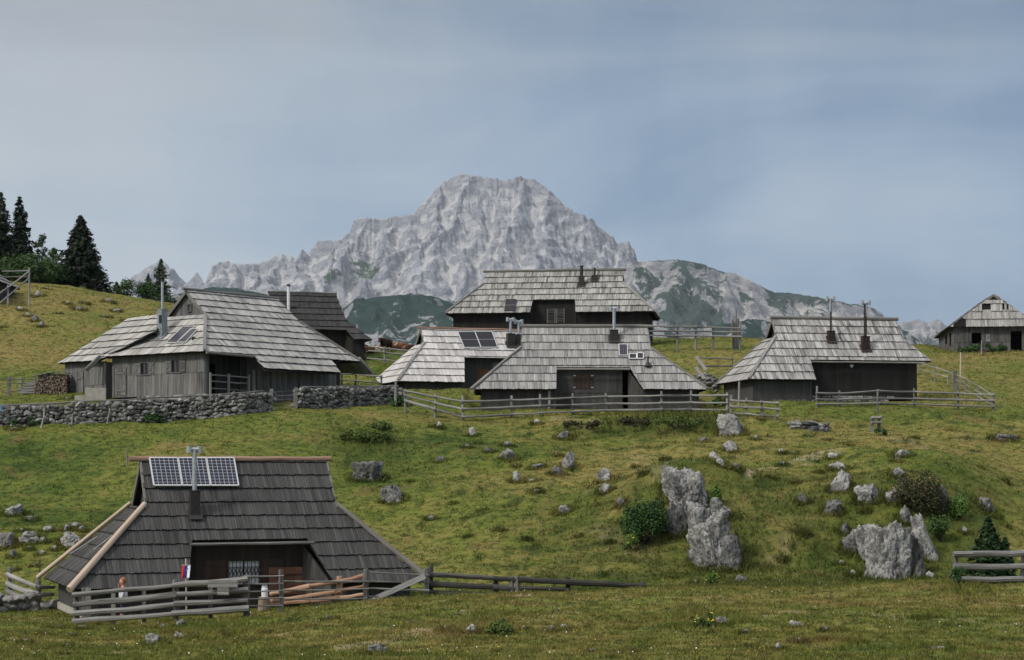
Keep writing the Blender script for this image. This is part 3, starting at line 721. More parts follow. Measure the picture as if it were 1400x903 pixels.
SP_RIGHT = [[(930,357,4700),(915,385,4560),(890,415,4400),(870,450,4180)], [(960,363,4700),(958,395,4540),(930,430,4340)], [(1000,374,4700),(990,402,4550),(970,440,4330)], [(1040,392,4700),(1035,415,4560),(1010,450,4350)],
 [(1075,401,4700),(1068,425,4540),(1050,455,4350)], [(1110,406,4700),(1112,430,4530),(1090,460,4330)], [(1150,414,4700),(1140,440,4520)], [(1190,421,4700),(1180,445,4520)], [(880,360,4700),(872,390,4540),(850,430,4330)], [(840,370,4700),(835,400,4500)], [(1205,432,4700),(1215,455,4500)]]
SP_FARR = [[(1258,438,7200),(1250,458,7000),(1240,480,6700)], [(1282,437,7200),(1284,460,6980),(1278,480,6700)], [(1225,443,7200),(1220,470,6900)], [(1268,442,7200),(1266,470,6900)]]
SP_FARL = [[(218,358,7600),(205,385,7350),(195,410,7100)], [(185,377,7600),(178,400,7350)], [(232,366,7600),(240,392,7350)]]
SP_FOOT = [[(560,403,3000),(545,425,2900),(520,450,2780)], [(590,405,3000),(592,430,2880),(570,455,2760)], [(520,406,3000),(500,430,2880)], [(640,425,3000),(640,450,2860)], [(1030,437,3000),(1026,455,2890)], [(290,394,3000),(280,410,2900)], [(700,436,3000),(690,455,2880)]]
mountain('far_left_peak', P_FARL, 7600, 1400, -200, 0.9, 14, MM, 5, 3, SP_FARL)
mountain('far_right_peak', P_FARR, 7200, 1400, -200, 0.8, 9, MG, 6, 6, SP_FARR, green_fn=lambda U, v: 0.35*sstep(445,470,v)+0.30)
mountain('main_mountain', P_MAIN, 6000, 1500, -230, 0.9, 5.5, MM, 2, 7.0, SP_MAIN, green_fn=g_main)
mountain('right_ridge', P_RIGHT, 4700, 1100, -240, 0.9, 5.0, MG, 3, 3.0, SP_RIGHT, kf=0.80, ks=0.9, amp=0.62, green_fn=g_right)
mountain('foothill', P_FOOT, 3000, 800, -240, 0.9, 5.0, MF, 4, 2.0, SP_FOOT, kf=0.60, ks=0.65, amp=0.30, wob=60, green_fn=g_foot)

def make_haze():
    m = bpy.data.materials.new('mountain_air'); m.use_nodes = True; nt = m.node_tree; nt.nodes.clear()
    o_ = N(nt,'ShaderNodeOutputMaterial'); v_ = N(nt,'ShaderNodeVolumePrincipled'); v_.inputs['Density'].default_value = HAZE; v_.inputs['Color'].default_value = (0.80,0.87,0.97,1)
    L(nt, v_.outputs[0], o_.inputs['Volume'])
    b = MB(); b.box((0,6100,345),(19500,12800,1350)); o = b.build('haze', m); o['kind'] = 'stuff'; tag(o,'thin pale mountain air between the meadow and the far peaks','haze')
HAZE = 3.0e-5
make_haze()

# ------------------------------------------------------------------ wooden houses
def boards(mb, polys, o, s, t, n, course, bw, lift, thick, seed, lo=None, mat=0, endmat=1, deck=True, deckmat=1, rag=0.016, skip=0.0, holes=None, lean=0.0):
    """Lay overlapping boards over planar polygons. polys: list of convex 3D polygons; s: along the eave, t: up the slope, n: outwards."""
    r = random.Random(seed)
    o = Vector(o); s = Vector(s).normalized(); t = Vector(t).normalized(); n = Vector(n).normalized()
    P2 = [ccw([((Vector(p)-o).dot(s), (Vector(p)-o).dot(t)) for p in P]) for P in polys]
    smin = min(p[0] for P in P2 for p in P); smax = max(p[0] for P in P2 for p in P)
    tmin = min(p[1] for P in P2 for p in P); tmax = max(p[1] for P in P2 for p in P)
    def w(a, b, off): return o+s*a+t*b+n*off
    if deck:
        for P in P2:
            top = [w(a,b,-0.02) for a,b in P]; bot = [w(a,b,-0.07) for a,b in P]
            mb.face(top, 0.3, None, deckmat); mb.face(list(reversed(bot)), 0.3, None, deckmat)
            for i in range(len(P)):
                j = (i+1) % len(P); mb.face([top[j], top[i], bot[i], bot[j]], 0.3, None, deckmat)
    k = 0; tb = tmin if lo is None else lo
    while tb < tmax-0.02:
        a = smin-r.uniform(0, bw); cc = course*(1 if k else 1)
        tone = r.uniform(-0.10, 0.10)
        while a < smax:
            b = a+bw*r.uniform(0.55, 1.35)
            drop = r.uniform(-rag, rag)-0.02; l2 = lift*r.uniform(0.8, 1.25); col = min(1, max(0, r.gauss(0.5, 0.24)+tone))
            if r.random() >= skip:
                lo_ = tb+drop; hi_ = tb+cc+0.12
                if k == 0 and lo is None: lo_ = tmin-0.2
                sh = lean*(tb-tmin)
                quad = [(a+0.004, lo_), (b-0.004, lo_), (b-0.004, hi_), (a+0.004, hi_)]
                for P in P2:
                    if holes and any(h(((a+b)/2), tb) for h in holes): continue
                    # allow ragged ends to hang past the lowest edge
                    Q = clip_poly(quad, P)
                    if len(Q) < 3: continue
                    low = min(q[1] for q in Q)
                    def off(q): return l2*(1-(q[1]-tb)/(cc+0.12))+0.012
                    Q = [(q[0], q[1]+(drop*1.2 if (k == 0 and q[1] < tmin+0.02) else 0)) for q in Q]
                    T = [w(q[0], q[1], off(q)) for q in Q]; B = [w(q[0], q[1], off(q)-thick) for q in Q]
                    mb.face(T, col, [q for q in Q], mat)
                    for i in range(len(Q)):
                        j = (i+1) % len(Q)
                        hor = abs(Q[i][1]-Q[j][1]) < 0.02 and Q[i][1] < low+0.03
                        mb.face([T[j], T[i], B[i], B[j]], col, None, endmat if hor else mat)  # dark butt edge paints in the shadow line under each course
            a = b
        tb += cc; k += 1
def lerp(a, b, t): return a+(b-a)*t

class House:
    def __init__(h, key, name, label, X, Y, yaw, z0, rl, rr, gl, gr, el, er, H, Hg, He, d, roofmat, wallmat, endmat, course, bw, seed,
                 category='hut', notch=None, lift=0.09, inset=0.35, ceil_in=0.35, low_inset=None, wall_bw=0.19):
        h.X, h.Y, h.yaw, h.z0 = X, Y, yaw, z0
        h.root = thing(name, label, category, (X, Y, z0), yaw)
        h.rl,h.rr,h.gl,h.gr,h.el,h.er = rl,rr,gl,gr,el,er
        h.H, h.Hg, h.He, h.d = H-z0, Hg-z0, He-z0, d
        h.dg = d*(H-Hg)/(H-He); h.roofmat, h.wallmat, h.endmat = M[roofmat], M[wallmat], M[endmat]
        h.course, h.bw, h.seed, h.lift, h.inset = course, bw*0.85, seed, lift*0.8, inset
        h.c, h.s = math.cos(yaw), math.sin(yaw); h.notch = notch; h.wbw = wall_bw; h.trunc_r = False
    # --- pixel rays in local space
    def ray(h, u, v):
        dx, dy, dz = (u-UC)/PX, 1.0, (VH-v)/PX
        o = Vector((-h.X, -h.Y, 0)); d = Vector((dx, dy, dz))
        rot = lambda p: Vector((p.x*h.c+p.y*h.s, -p.x*h.s+p.y*h.c, p.z))
        o = rot(o); o.z = -h.z0; return o, rot(d)
    def hit(h, u, v, p, n):
        o, d = h.ray(u, v); p = Vector(p); n = Vector(n)
        return o+d*((p-o).dot(n)/d.dot(n))
    def front_n(h): return Vector((0, -(h.H-h.He), h.d)).normalized()
    def on_front(h, u, v): return h.hit(u, v, (0,0,h.H), h.front_n())
    def end_plane(h):
        a = Vector((h.gl,0,h.Hg)); e = Vector((h.el,0,h.He)); t = a-e
        n = Vector((-t.z,0,t.x)).normalized(); return a, n if n.z > 0 else -n
    def on_end(h, u, v):
        p, n = h.end_plane(); return h.hit(u, v, p, n)
    def on_wall(h, u, v, y): return h.hit(u, v, (0,y,0), (0,1,0))
    def on_x(h, u, v, x): return h.hit(u, v, (x,0,0), (1,0,0))
    def roof_z(h, y): return h.H-(h.H-h.He)*abs(y)/h.d
    def roof(h, notch_px=None, extra=None, skip=0.0, holes=None, gable=True, barge='ridge_grey', back=True, endskip=0.0, endholes=None):
        mb = MB(); sgn = 1
        nf = h.front_n(); tf = Vector((0, h.d, h.H-h.He)).normalized()
        def P(x, z): return Vector((x, -h.d*(h.H-z)/(h.H-h.He), z))
        up = [P(h.rl,h.H), P(h.rr,h.H), P(h.gr,h.Hg), P(h.gl,h.Hg)]
        polys = [up]
        xl = lambda z: lerp(h.el, h.gl, (z-h.He)/(h.Hg-h.He)); xr = lambda z: lerp(h.er, h.gr, (z-h.He)/(h.Hg-h.He))
        if notch_px:
            q = [h.on_front(*p) for p in notch_px]      # TL, TR, BL, BR
            zt = (q[0].z+q[1].z)/2; h.nz = zt; h.nTL, h.nTR, h.nBL, h.nBR = q[0].x, q[1].x, q[2].x, q[3].x
            h.ny = -h.d*(h.H-zt)/(h.H-h.He)
            polys += [[P(h.gl,h.Hg), P(h.gr,h.Hg), P(xr(zt),zt), P(xl(zt),zt)]]
            if h.nBL > h.el+0.05: polys.append([P(xl(zt),zt), P(h.nTL,zt), P(h.nBL,h.He), P(h.el,h.He)])
            if h.nBR < h.er-0.05: polys.append([P(h.nTR,zt), P(xr(zt),zt), P(h.er,h.He), P(h.nBR,h.He)])
        else:
            polys.append([P(h.gl,h.Hg), P(h.gr,h.Hg), P(h.er,h.He), P(h.el,h.He)])
        if extra: polys += extra(P)
        boards(mb, polys, P(0,h.He), (1,0,0), tf, nf, h.course, h.bw, h.lift, 0.028, h.seed, lo=0.0, skip=skip, holes=holes)
        if back:
            flip = lambda p: Vector((p.x, -p.y, p.z))
            bz = h.nz if h.trunc_r else h.He
            bp = [[flip(P(h.rl,h.H)), flip(P(h.rr,h.H)), flip(P(h.gr,h.Hg)), flip(P(h.gl,h.Hg))], [flip(P(h.gl,h.Hg)), flip(P(h.gr,h.Hg)), flip(P(xr(bz),bz)), flip(P(h.el,h.He))]]
            boards(mb, bp, flip(P(0,h.He)), (1,0,0), (0,-tf.y,tf.z), (0,-nf.y,nf.z), h.course, h.bw*1.3, h.lift, 0.028, h.seed+1, lo=0.0)
        for side, g, e in ((-1,h.gl,h.el),(1,h.gr,h.er)):
            a = Vector((g,0,h.Hg)); b = Vector((e,0,h.He)); t = (a-b).normalized(); n = Vector((-t.z,0,t.x)); n = n if n.z > 0 else -n
            pol = [Vector((g,-h.dg,h.Hg)), Vector((g,h.dg,h.Hg)), Vector((e,h.d,h.He)), Vector((e,-h.d,h.He))]
            if side > 0 and h.trunc_r:
                zz = h.nz; yy = -h.ny; pol[2] = Vector((xr(zz),yy,zz)); pol[3] = Vector((xr(zz),-yy,zz))
            boards(mb, [pol], b, (0,1,0), t, n, h.course, h.bw, h.lift, 0.028, h.seed+3+side, lo=0.0, skip=endskip if side < 0 else 0, holes=endholes if side < 0 else None)
        o = mb.build('roof', [h.roofmat, h.endmat], h.root)
        # gable triangles under the ridge ends, set back from the roof edge
        if gable:
            for side, x in ((-1,h.rl+0.22),(1,h.rr-0.22)):
                g = MB(); z0 = h.Hg-0.12; y0 = h.d*(h.H-z0)/(h.H-h.He)-0.1
                pol = [Vector((x,-y0,z0)), Vector((x,y0,z0)), Vector((x,0,h.H-0.12))]
                if side > 0: pol = [pol[1],pol[0],pol[2]]
                boards(g, [pol], (x,0,z0), (0,1,0), (0,0,1), (side,0,0), 3.0, h.wbw, 0.01, 0.02, h.seed+7, deckmat=0)
                g.build('gable', [h.wallmat, M['shade_dark']], h.root)
                # rafters along the gable edge
                bb = MB()
                xx = h.rl if side < 0 else h.rr
                for ys in (-1, 1):
                    bb.beam((xx-side*0.02, 0, h.H-0.05), ((h.gl if side<0 else h.gr)-side*0.02, ys*h.dg*1.02, h.Hg-0.06), 0.05, 0.17, (0,ys*0.7,0.7), 0.4)
                bb.build('barge_board', M[barge], h.root)
        return o
    def ridge(h, mat='ridge_grey', r=0.09, ov=(0.25,0.25), sag=0.02, dz=0.10):
        n = 9; pts = [Vector((lerp(h.rl-ov[0], h.rr+ov[1], i/(n-1)), rng.uniform(-0.02,0.02), h.H+dz+rng.uniform(-sag,sag))) for i in range(n)]
        m = MB(); m.tube(pts, [r*rng.uniform(0.88,1.1) for _ in pts], 8, 0.5, 0, 0.15, h.seed); return m.build('ridge_log', M[mat], h.root, True)
    def hip_pole(h, a, b, mat, r=0.09, log=True):
        m = MB(); a = Vector(a); b = Vector(b)
        if log:
            n = 9; m.tube([a.lerp(b, i/(n-1)) for i in range(n)], [lerp(r*0.85, r*1.12, i/(n-1)) for i in range(n)], 10, 0.5, 0, 0.08, h.seed)
        else: m.beam(a, b, 0.17, 0.05, (0,-0.5,1), 0.6)
        return m.build('hip_pole' if log else 'hip_board', M[mat], h.root, log)
    def panel(h, p0, p1, z0, ztop, y=None, mat=None, openings=(), name='wall', course=5.0, seed=0, out=None, clip=None):
        """vertical planked wall from local (x,y) p0 to p1; openings in (s0,s1,z0,z1)"""
        p0 = Vector((*p0,0)); p1 = Vector((*p1,0)); s = (p1-p0).normalized(); ln = (p1-p0).length
        n = Vector((s.y,-s.x,0)) if out is None else Vector(out)
        zt = ztop if hasattr(ztop,'__len__') else (ztop, ztop)
        zf = lambda a: lerp(zt[0], zt[1], a/ln)
        ops = sorted([o for o in openings if o[1] > 0 and o[0] < ln])
        cells = []; cur = 0
        for (a,b,c,d) in ops:
            a = max(a,cur)
            if a > cur+1e-3: cells.append([(cur,z0),(a,z0),(a,zf(a)),(cur,zf(cur))])
            if c > z0+1e-3: cells.append([(a,z0),(b,z0),(b,c),(a,c)])
            if d < min(zf(a),zf(b))-1e-3: cells.append([(a,d),(b,d),(b,zf(b)),(a,zf(a))])
            cur = b
        if cur < ln-1e-3: cells.append([(cur,z0),(ln,z0),(ln,zf(ln)),(cur,zf(cur))])
        polys = [[p0+s*a+Vector((0,0,z)) for a,z in c] for c in cells]
        m = MB(); boards(m, polys, p0+Vector((0,0,z0)), s, (0,0,1), n, course, h.wbw, 0.022, 0.02, h.seed+20+seed, lo=0.0, endmat=0, rag=0.0, deckmat=1)
        return m.build(name, [mat or h.wallmat, M['shade_dark']], h.root)
    def window(h, c, s, n, w, ht, frame='wall_grey', bars=1, shutters=None, shut_w=None, glass='glass', curtain=False, label=None, fw=0.05):
        """c: centre on the wall, s: along the wall, n: outwards"""
        c = Vector(c); s = Vector(s).normalized(); n = Vector(n).normalized(); z = Vector((0,0,1))
        m = MB()
        for sg in (-1,1):
            m.beam(c+s*sg*w/2-z*(ht/2+fw/2)+n*0.03, c+s*sg*w/2+z*(ht/2+fw/2)+n*0.03, fw, 0.09, n, 0.5)
            m.beam(c+s*(-w/2+fw/2)+z*sg*ht/2+n*0.03, c+s*(w/2-fw/2)+z*sg*ht/2+n*0.03, fw, 0.085, n, 0.5)
        f = m.build('window', M[frame], h.root)
        g = MB(); g.face([c-s*w/2-z*ht/2-n*0.02, c+s*w/2-z*ht/2-n*0.02, c+s*w/2+z*ht/2-n*0.02, c-s*w/2+z*ht/2-n*0.02], 0.5)
        g.build('pane', M[glass], f)
        if bars:
            b = MB(); b.beam(c-z*ht/2+n*0.005, c+z*ht/2+n*0.005, 0.045, 0.03, n, 0.5); b.build('mullion', M[frame], f)
        if shutters:
            sw = shut_w or w*0.55
            for sg in (-1,1):
                b = MB(); cc = c+s*sg*(w/2+fw/2+sw/2+0.01)+n*0.05
                k = 3
                for i in range(k): 
                    b.beam(cc+s*(i-(k-1)/2)*sw/k-z*ht/2, cc+s*(i-(k-1)/2)*sw/k+z*ht/2, sw/k-0.008, 0.025, n, rng.random())
                for zz in (-0.33,0.33): b.beam(cc-s*sw*0.47+z*ht*zz+n*0.022, cc+s*sw*0.47+z*ht*zz+n*0.022, 0.07, 0.02, n, 0.4)
                b.beam(cc-s*sw*0.42-z*ht*0.28+n*0.021, cc+s*sw*0.42+z*ht*0.28+n*0.021, 0.05, 0.018, n, 0.3)
                b.build('shutter', M[shutters], h.root)
        return f
    def door(h, c, s, n, w, ht, mat, handle=True):
        c = Vector(c); s = Vector(s).normalized(); n = Vector(n).normalized(); z = Vector((0,0,1)); m = MB(); k = max(3, int(w/0.17))
        for i in range(k):
            x = (i+0.5)/k-0.5; m.beam(c+s*x*w-z*ht/2+n*0.03, c+s*x*w+z*ht/2+n*0.03, w/k-0.008, 0.05, n, rng.random())
        for zz in (-0.32,0.32): m.beam(c-s*w*0.46+z*ht*zz+n*0.068, c+s*w*0.46+z*ht*zz+n*0.068, 0.11, 0.026, n, 0.4)
        for sg in (-1,1): m.beam(c+s*sg*(w/2+0.05)-z*ht/2+n*0.03, c+s*sg*(w/2+0.05)+z*(ht/2+0.05)+n*0.03, 0.08, 0.09, n, 0.3)
        d = m.build('door', M[mat], h.root)
        if handle:
            b = MB(); b.tube([c+s*w*0.38-z*0.02+n*0.06, c+s*w*0.38-z*0.02+n*0.12, c+s*w*0.38-z*0.16+n*0.12, c+s*w*0.38-z*0.16+n*0.06], 0.012, 6); b.build('handle', M['iron'], d)
        return d
    def solar(h, quad, mat, frame='alu', name='solar_panel', n=None, off=0.13):
        q = [Vector(p) for p in quad]                 # TL, TR, BR, BL on the roof
        n = Vector(n) if n is not None else h.front_n(); q = [p+n*off for p in q]
        m = MB(); m.face([q[3],q[2],q[1],q[0]], 0.5, [(0,0),(1,0),(1,1),(0,1)]); o = m.build(name, M[mat], h.root)
        f = MB()
        for i in range(4): f.beam(q[i]-n*0.012, q[(i+1)%4]-n*0.012, 0.045, 0.045, n, 0.5)
        f.face([p-n*0.03 for p in q], 0.5)
        f.build('frame', M[frame], o)
        for a in (0.2,0.8):
            br = MB(); br.beam(q[0].lerp(q[1],a)-n*0.06, q[3].lerp(q[2],a)-n*0.06, 0.04, 0.05, n, 0.5); br.build('bracket', M['steel'], o)
        return o
    def flue(h, base, top, r, mat='steel', box=None, boxmat='sheet_dark', cowl='tee', lower=None, r_low=None, capw=0.34, n=None):
        """pipe standing on the roof: box sleeve, pipe, cowl"""
        base = Vector(base); top = Vector(top); n = Vector(n) if n is not None else h.front_n()
        if box:
            bw, bh = box; m = MB(); c = base+Vector((0,0,bh/2-0.2))
            m.box(c, (bw,bw*0.9,bh), 0, 0.5)
            m.box(c+Vector((0,0,bh/2+0.02)), (bw*1.1,bw,0.035), 0, 0.5)
            fl = base+n*0.12; tt = Vector((0,n.z,-n.y)) if abs(n.y) > abs(n.x) else Vector((n.z,0,-n.x))
            m.beam(fl-tt*bw*0.75, fl+tt*bw*0.6, bw*1.5, 0.012, n, 0.5)
            m.build('chimney_sleeve', M[boxmat], h.root)
        m = MB(); p = base+Vector((0,0,(box[1]-0.2) if box else -0.3))
        m.tube([p, p.lerp(top,0.5), top], r, 10); 
        for k in (0.33, 0.7): 
            q = p.lerp(top,k); m.tube([q-Vector((0,0,0.025)), q+Vector((0,0,0.025))], r*1.12, 10)
        pipe = m.build('flue_pipe', M[mat], h.root)
        c = MB()
        if cowl == 'tee':
            w = capw; c.tube([top+Vector((-w/2,0,0)), top+Vector((w/2,0,0))], r*0.95, 8)
            for sg in (-1,1): c.tube([top+Vector((sg*w/2,0,-w*0.32)), top+Vector((sg*w/2,0,w*0.32))], r*1.15, 8)
            c.build('flue_cowl', M['steel'], pipe)
        elif cowl == 'hat':
            c.tube([top+Vector((0,0,0.02)), top+Vector((0,0,0.14))], [r*1.35,r*1.2], 10); c.build('flue_cowl', M['sheet_dark'], pipe)
        return pipe

# ---- dark hut in the foreground
h1 = House('fore', 'herdsman_hut', 'dark grey shingled hut in the foreground carrying three large solar panels', *SITE['fore'][:4],
   -3.03,3.18,-3.08,3.15,-5.55,5.49,0.20,-1.27,-3.65,3.29, 'shingle_fore','wall_dark','shade_dark', 0.56,0.115,1, lift=0.07)
h1.roof(notch_px=[(262,739),(420,739),(256,798),(456,791)], barge='ridge_grey')
h1.ridge('ridge_red', 0.085, (0.35,0.12), 0.012)
for ys in (-1,1):
    h1.hip_pole((h1.gl-0.02, ys*h1.dg*0.98, h1.Hg+0.14), (h1.el-0.22, ys*(h1.d+0.18), h1.He+0.02), 'pole', 0.10 if ys < 0 else 0.07)
h1.hip_pole((h1.gr+0.02,-h1.dg,h1.Hg+0.09), (h1.er+0.1,-h1.d-0.05,h1.He+0.10), 'ridge_grey', 0.08)
h1.hip_pole((h1.gr+0.02,h1.dg,h1.Hg+0.09), (h1.er+0.1,h1.d+0.05,h1.He+0.10), 'ridge_grey', 0.08)
wy = -(h1.d-0.42); yr = h1.ny+0.35
h1.panel((h1.el+0.4,wy),(h1.nBL,wy),-0.1,h1.He+0.15, seed=1)
h1.panel((h1.nBR,wy),(h1.er-0.4,wy),-0.1,h1.He+0.15, seed=2)
h1.panel((h1.el+0.4,-wy),(h1.el+0.4,wy),-0.1,h1.He+0.15, seed=3)
h1.panel((h1.er-0.4,wy),(h1.er-0.4,-wy),-0.1,h1.He+0.15, seed=4)
h1.panel((h1.er-0.4,-wy),(h1.el+0.4,-wy),-0.1,h1.He+0.15, seed=5)
def cheek(h, x0, x1, side, seed, mat=None, ytop=None):
    """planked side wall of the recess under the cut-back roof"""
    yt = h.ny+0.1; yb = -(h.d-0.42); m = MB()
    zt = h.nz-0.12; zb = h.He-0.02
    a = Vector((x0,yt+0.3,0)); b = Vector((x1,yb,0)); s = (b-a).normalized(); n = Vector((-side*s.y, side*s.x, 0)); 
    if n.x*side > 0: n = -n
    pol = [a+Vector((0,0,-0.1)), b+Vector((0,0,-0.1)), b+Vector((0,0,zb)), a+Vector((0,0,zt))]
    boards(m, [pol], a, s, (0,0,1), n, 5.0, h.wbw, 0.02, 0.02, h.seed+60+seed, lo=-0.1, endmat=0)
    m.build('cheek_wall', [mat or h.wallmat, M['shade_dark']], h.root)
w1 = h1.on_wall(310,768,yr); w2 = h1.on_wall(356,768,yr)
wz = h1.on_wall(333,768,yr).z; wc = (w1+w2)/2; ww = w2.x-w1.x
wt = h1.on_wall(333,766,yr).z; wb = h1.on_wall(333,800,yr).z
d1 = h1.on_wall(413,790,yr); 
ops = [(w1.x-h1.nTL+0.15, w2.x-h1.nTL+0.15, wb, wt), (d1.x-0.32-h1.nTL+0.15, d1.x+0.32-h1.nTL+0.15, 0.0, h1.on_wall(413,776,yr).z)]
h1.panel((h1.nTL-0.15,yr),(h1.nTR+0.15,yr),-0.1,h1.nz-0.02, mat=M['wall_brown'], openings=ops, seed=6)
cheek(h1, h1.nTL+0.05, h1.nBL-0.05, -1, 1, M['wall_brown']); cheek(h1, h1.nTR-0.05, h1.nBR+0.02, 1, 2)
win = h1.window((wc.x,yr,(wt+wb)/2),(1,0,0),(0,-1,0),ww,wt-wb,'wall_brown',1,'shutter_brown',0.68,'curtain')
# wrought iron grille in front of the curtain
g = MB(); 
nb = 9
for i in range(nb):
    x = wc.x-ww/2+ww*(i+0.5)/nb
    g.tube([(x,yr-0.03,wb),(x,yr-0.03,wt)], 0.011, 5)
for zz in (0.3,0.72):
    zq = wb+(wt-wb)*zz; g.tube([(wc.x-ww/2,yr-0.03,zq),(wc.x+ww/2,yr-0.03,zq)], 0.011, 5)
for i in range(nb*2):
    x = wc.x-ww/2+ww*(i+0.5)/(nb*2); zc = wb+(wt-wb)*(0.45+0.14*(i%2))
    g.tube([(x+0.055*math.cos(a),yr-0.032,zc+0.075*math.sin(a)) for a in np.linspace(0,2*math.pi,11)], 0.010, 4, caps=False)
g.build('window_grille', M['iron'], win)
fd = MB(); p = h1.on_wall(391,800,yr-0.6)
for i in range(4): fd.beam((p.x-0.40+0.27*i,yr-0.55,0.15),(p.x-0.40+0.27*i,yr-0.55,h1.on_wall(391,776,yr-0.55).z),0.255,0.05,(0,1,0),rng.random())
for zz in (0.5,1.15): fd.beam((p.x-0.52,yr-0.59,zz),(p.x+0.52,yr-0.59,zz),0.12,0.03,(0,1,0),0.3)
fd.build('open_door_leaf', M['shutter_red'], h1.root)
lg = MB(); lg.tube([(lerp(h1.nTL-0.1,h1.nTR+0.2,i/6),h1.ny-0.12,h1.nz-0.10+rng.uniform(-.008,.008)) for i in range(7)], 0.05, 8, 0.3, 0, 0.1); lg.build('eave_beam', M['fence_old'], h1.root, True)
q = [h1.on_front(*p) for p in ((203,630.5),(319,630.5),(325.5,668),(209,668))]
for i in range(3):
    a, b = i/3+0.004, (i+1)/3-0.004
    h1.solar([q[0].lerp(q[1],a), q[0].lerp(q[1],b), q[3].lerp(q[2],b), q[3].lerp(q[2],a)], 'solar_grid', 'alu', off=0.16)
cb = h1.on_front(266,706); h1.flue(cb, (cb.x, cb.y, h1.hit(265,615,cb,(0,1,0)).z), 0.075, 'steel', (0.30,0.98), 'sheet_dark', 'tee', capw=0.34)
# loose poles lying on the side roof
for (a, b) in (((100,762),(138,738)), ((133,756),(158,737))):
    pa, pb = h1.on_end(*a), h1.on_end(*b); nn = h1.end_plane()[1]
    m = MB(); m.tube([pa+nn*0.14, pb+nn*0.14], 0.025, 6); m.build('roof_rod', M['steel'], h1.root)
sm = MB(); sm.box((h1.el+0.45,0,-0.06),(0.3,2*h1.d-0.8,0.22)); sm.build('sill_stone', M['concrete'], h1.root)
st = MB(); pp = Vector((h1.rl-0.40,0,h1.H-0.15)); st.tube([pp, pp+Vector((0,0,0.55))],0.022,6); st.beam(pp+Vector((-0.07,0,0.3)),pp+Vector((0.07,0,0.3)),0.03,0.03); st.build('ridge_stake', M['fence'], h1.root)

# ---- big silver hut on the left
hb = House('big','alpine_house','large silver grey shingled house behind the dry stone wall, with porch and gable window',*SITE['big'][:4],
   -3.79,3.65,-3.82,3.81,-6.36,6.24,10.15,8.68,6.37,4.30,'shingle_big','wall_grey','shade_dark',0.62,0.30,11, lift=0.085)
ap = [hb.on_front(*p) for p in ((346,486),(450.5,489),(465,511),(363,507.5))]
def apron(P):
    return [[ap[0],ap[1],ap[2],ap[3]]]
mbx = hb.roof()
am = MB(); boards(am,[[Vector((p.x,-hb.d*(hb.H-p.z)/(hb.H-hb.He),p.z)) for p in ap]], Vector((0,-hb.d,hb.He)), (1,0,0), Vector((0,hb.d,hb.H-hb.He)), hb.front_n(), 0.62,0.30,0.085,0.028,95, lo=-0.62*2)
am.build('porch_roof',[hb.roofmat,hb.endmat],hb.root)
hb.ridge('ridge_grey',0.09,(0.25,0.1))
hb.hip_pole((hb.gl,-hb.dg,hb.Hg+0.13),(hb.el-0.02,-hb.d-0.02,hb.He+0.13),'fence',0.1,False)
hb.hip_pole((hb.gr,-hb.dg,hb.Hg+0.10),(hb.er,-hb.d-0.02,hb.He+0.10),'ridge_grey',0.08)
hb.hip_pole((hb.gl,hb.dg*0.75,hb.Hg-0.35),(hb.el-0.1,hb.d+0.05,hb.He+0.14),'fence',0.09,False)
bx = hb.el+0.45; by = hb.d-0.45
def ow(u0,u1,v0,v1):
    a = hb.on_x((u0+u1)/2,(v0+v1)/2,bx); l = hb.on_x(u0,(v0+v1)/2,bx); r_ = hb.on_x(u1,(v0+v1)/2,bx); t_ = hb.on_x((u0+u1)/2,v0,bx); b_ = hb.on_x((u0+u1)/2,v1,bx)
    return a, l.y, r_.y, t_.z, b_.z
W1 = ow(193,204,496,513); W2 = ow(235,247,492,510); DR = ow(158,172,504,541)
ops = [(by-w[1], by-w[2], w[4], w[3]) for w in (W1,W2,DR)]
hb.panel((bx,by),(bx,-by),0.22,(hb.He+0.25,hb.He+0.25),openings=ops,course=1.25,seed=1)
for w in (W1,W2):
    hb.window((bx,(w[1]+w[2])/2,(w[3]+w[4])/2),(0,-1,0),(-1,0,0),abs(w[1]-w[2]),w[3]-w[4],'wall_grey',1,'wall_grey',0.42)
hb.door((bx,(DR[1]+DR[2])/2,(DR[3]+DR[4])/2),(0,-1,0),(-1,0,0),abs(DR[1]-DR[2]),DR[3]-DR[4],'wall_grey')
# porch side: recessed wall in the middle, boarded right part
pl = hb.on_wall(347,520,-by).x; 
hb.panel((bx,-by),(bx+0.3,-by),0.2,hb.He+0.3,seed=2)
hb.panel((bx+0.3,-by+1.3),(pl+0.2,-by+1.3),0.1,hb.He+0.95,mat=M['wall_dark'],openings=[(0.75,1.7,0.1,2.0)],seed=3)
hb.panel((pl+0.2,-by+1.3),(pl+0.2,-by-0.35),0.1,(hb.He+0.9,hb.He-0.1),seed=4,out=(-1,0,0))
pr = hb.on_wall(461,520,-by-0.35).x
hb.panel((pl+0.2,-by-0.35),(pr-0.1,-by-0.35),-0.6,hb.He-0.22,course=1.15,seed=5)
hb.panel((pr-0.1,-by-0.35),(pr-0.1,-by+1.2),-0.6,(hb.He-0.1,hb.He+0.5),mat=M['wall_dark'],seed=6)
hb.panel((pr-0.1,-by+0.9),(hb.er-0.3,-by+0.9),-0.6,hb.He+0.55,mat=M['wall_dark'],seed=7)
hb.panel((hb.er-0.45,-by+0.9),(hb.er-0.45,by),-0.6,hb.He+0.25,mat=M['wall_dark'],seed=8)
hb.panel((hb.er-0.45,by),(bx,by),-0.2,hb.He+0.2,seed=9)
a = hb.on_wall(491,490,-hb.d+0.05); b = hb.on_wall(510,511,-hb.d+0.05)
m = MB(); m.beam(a, b, 0.12, 0.16, (0,0,1), 0.8); m.build('wing_rafter',M['fence'],hb.root)
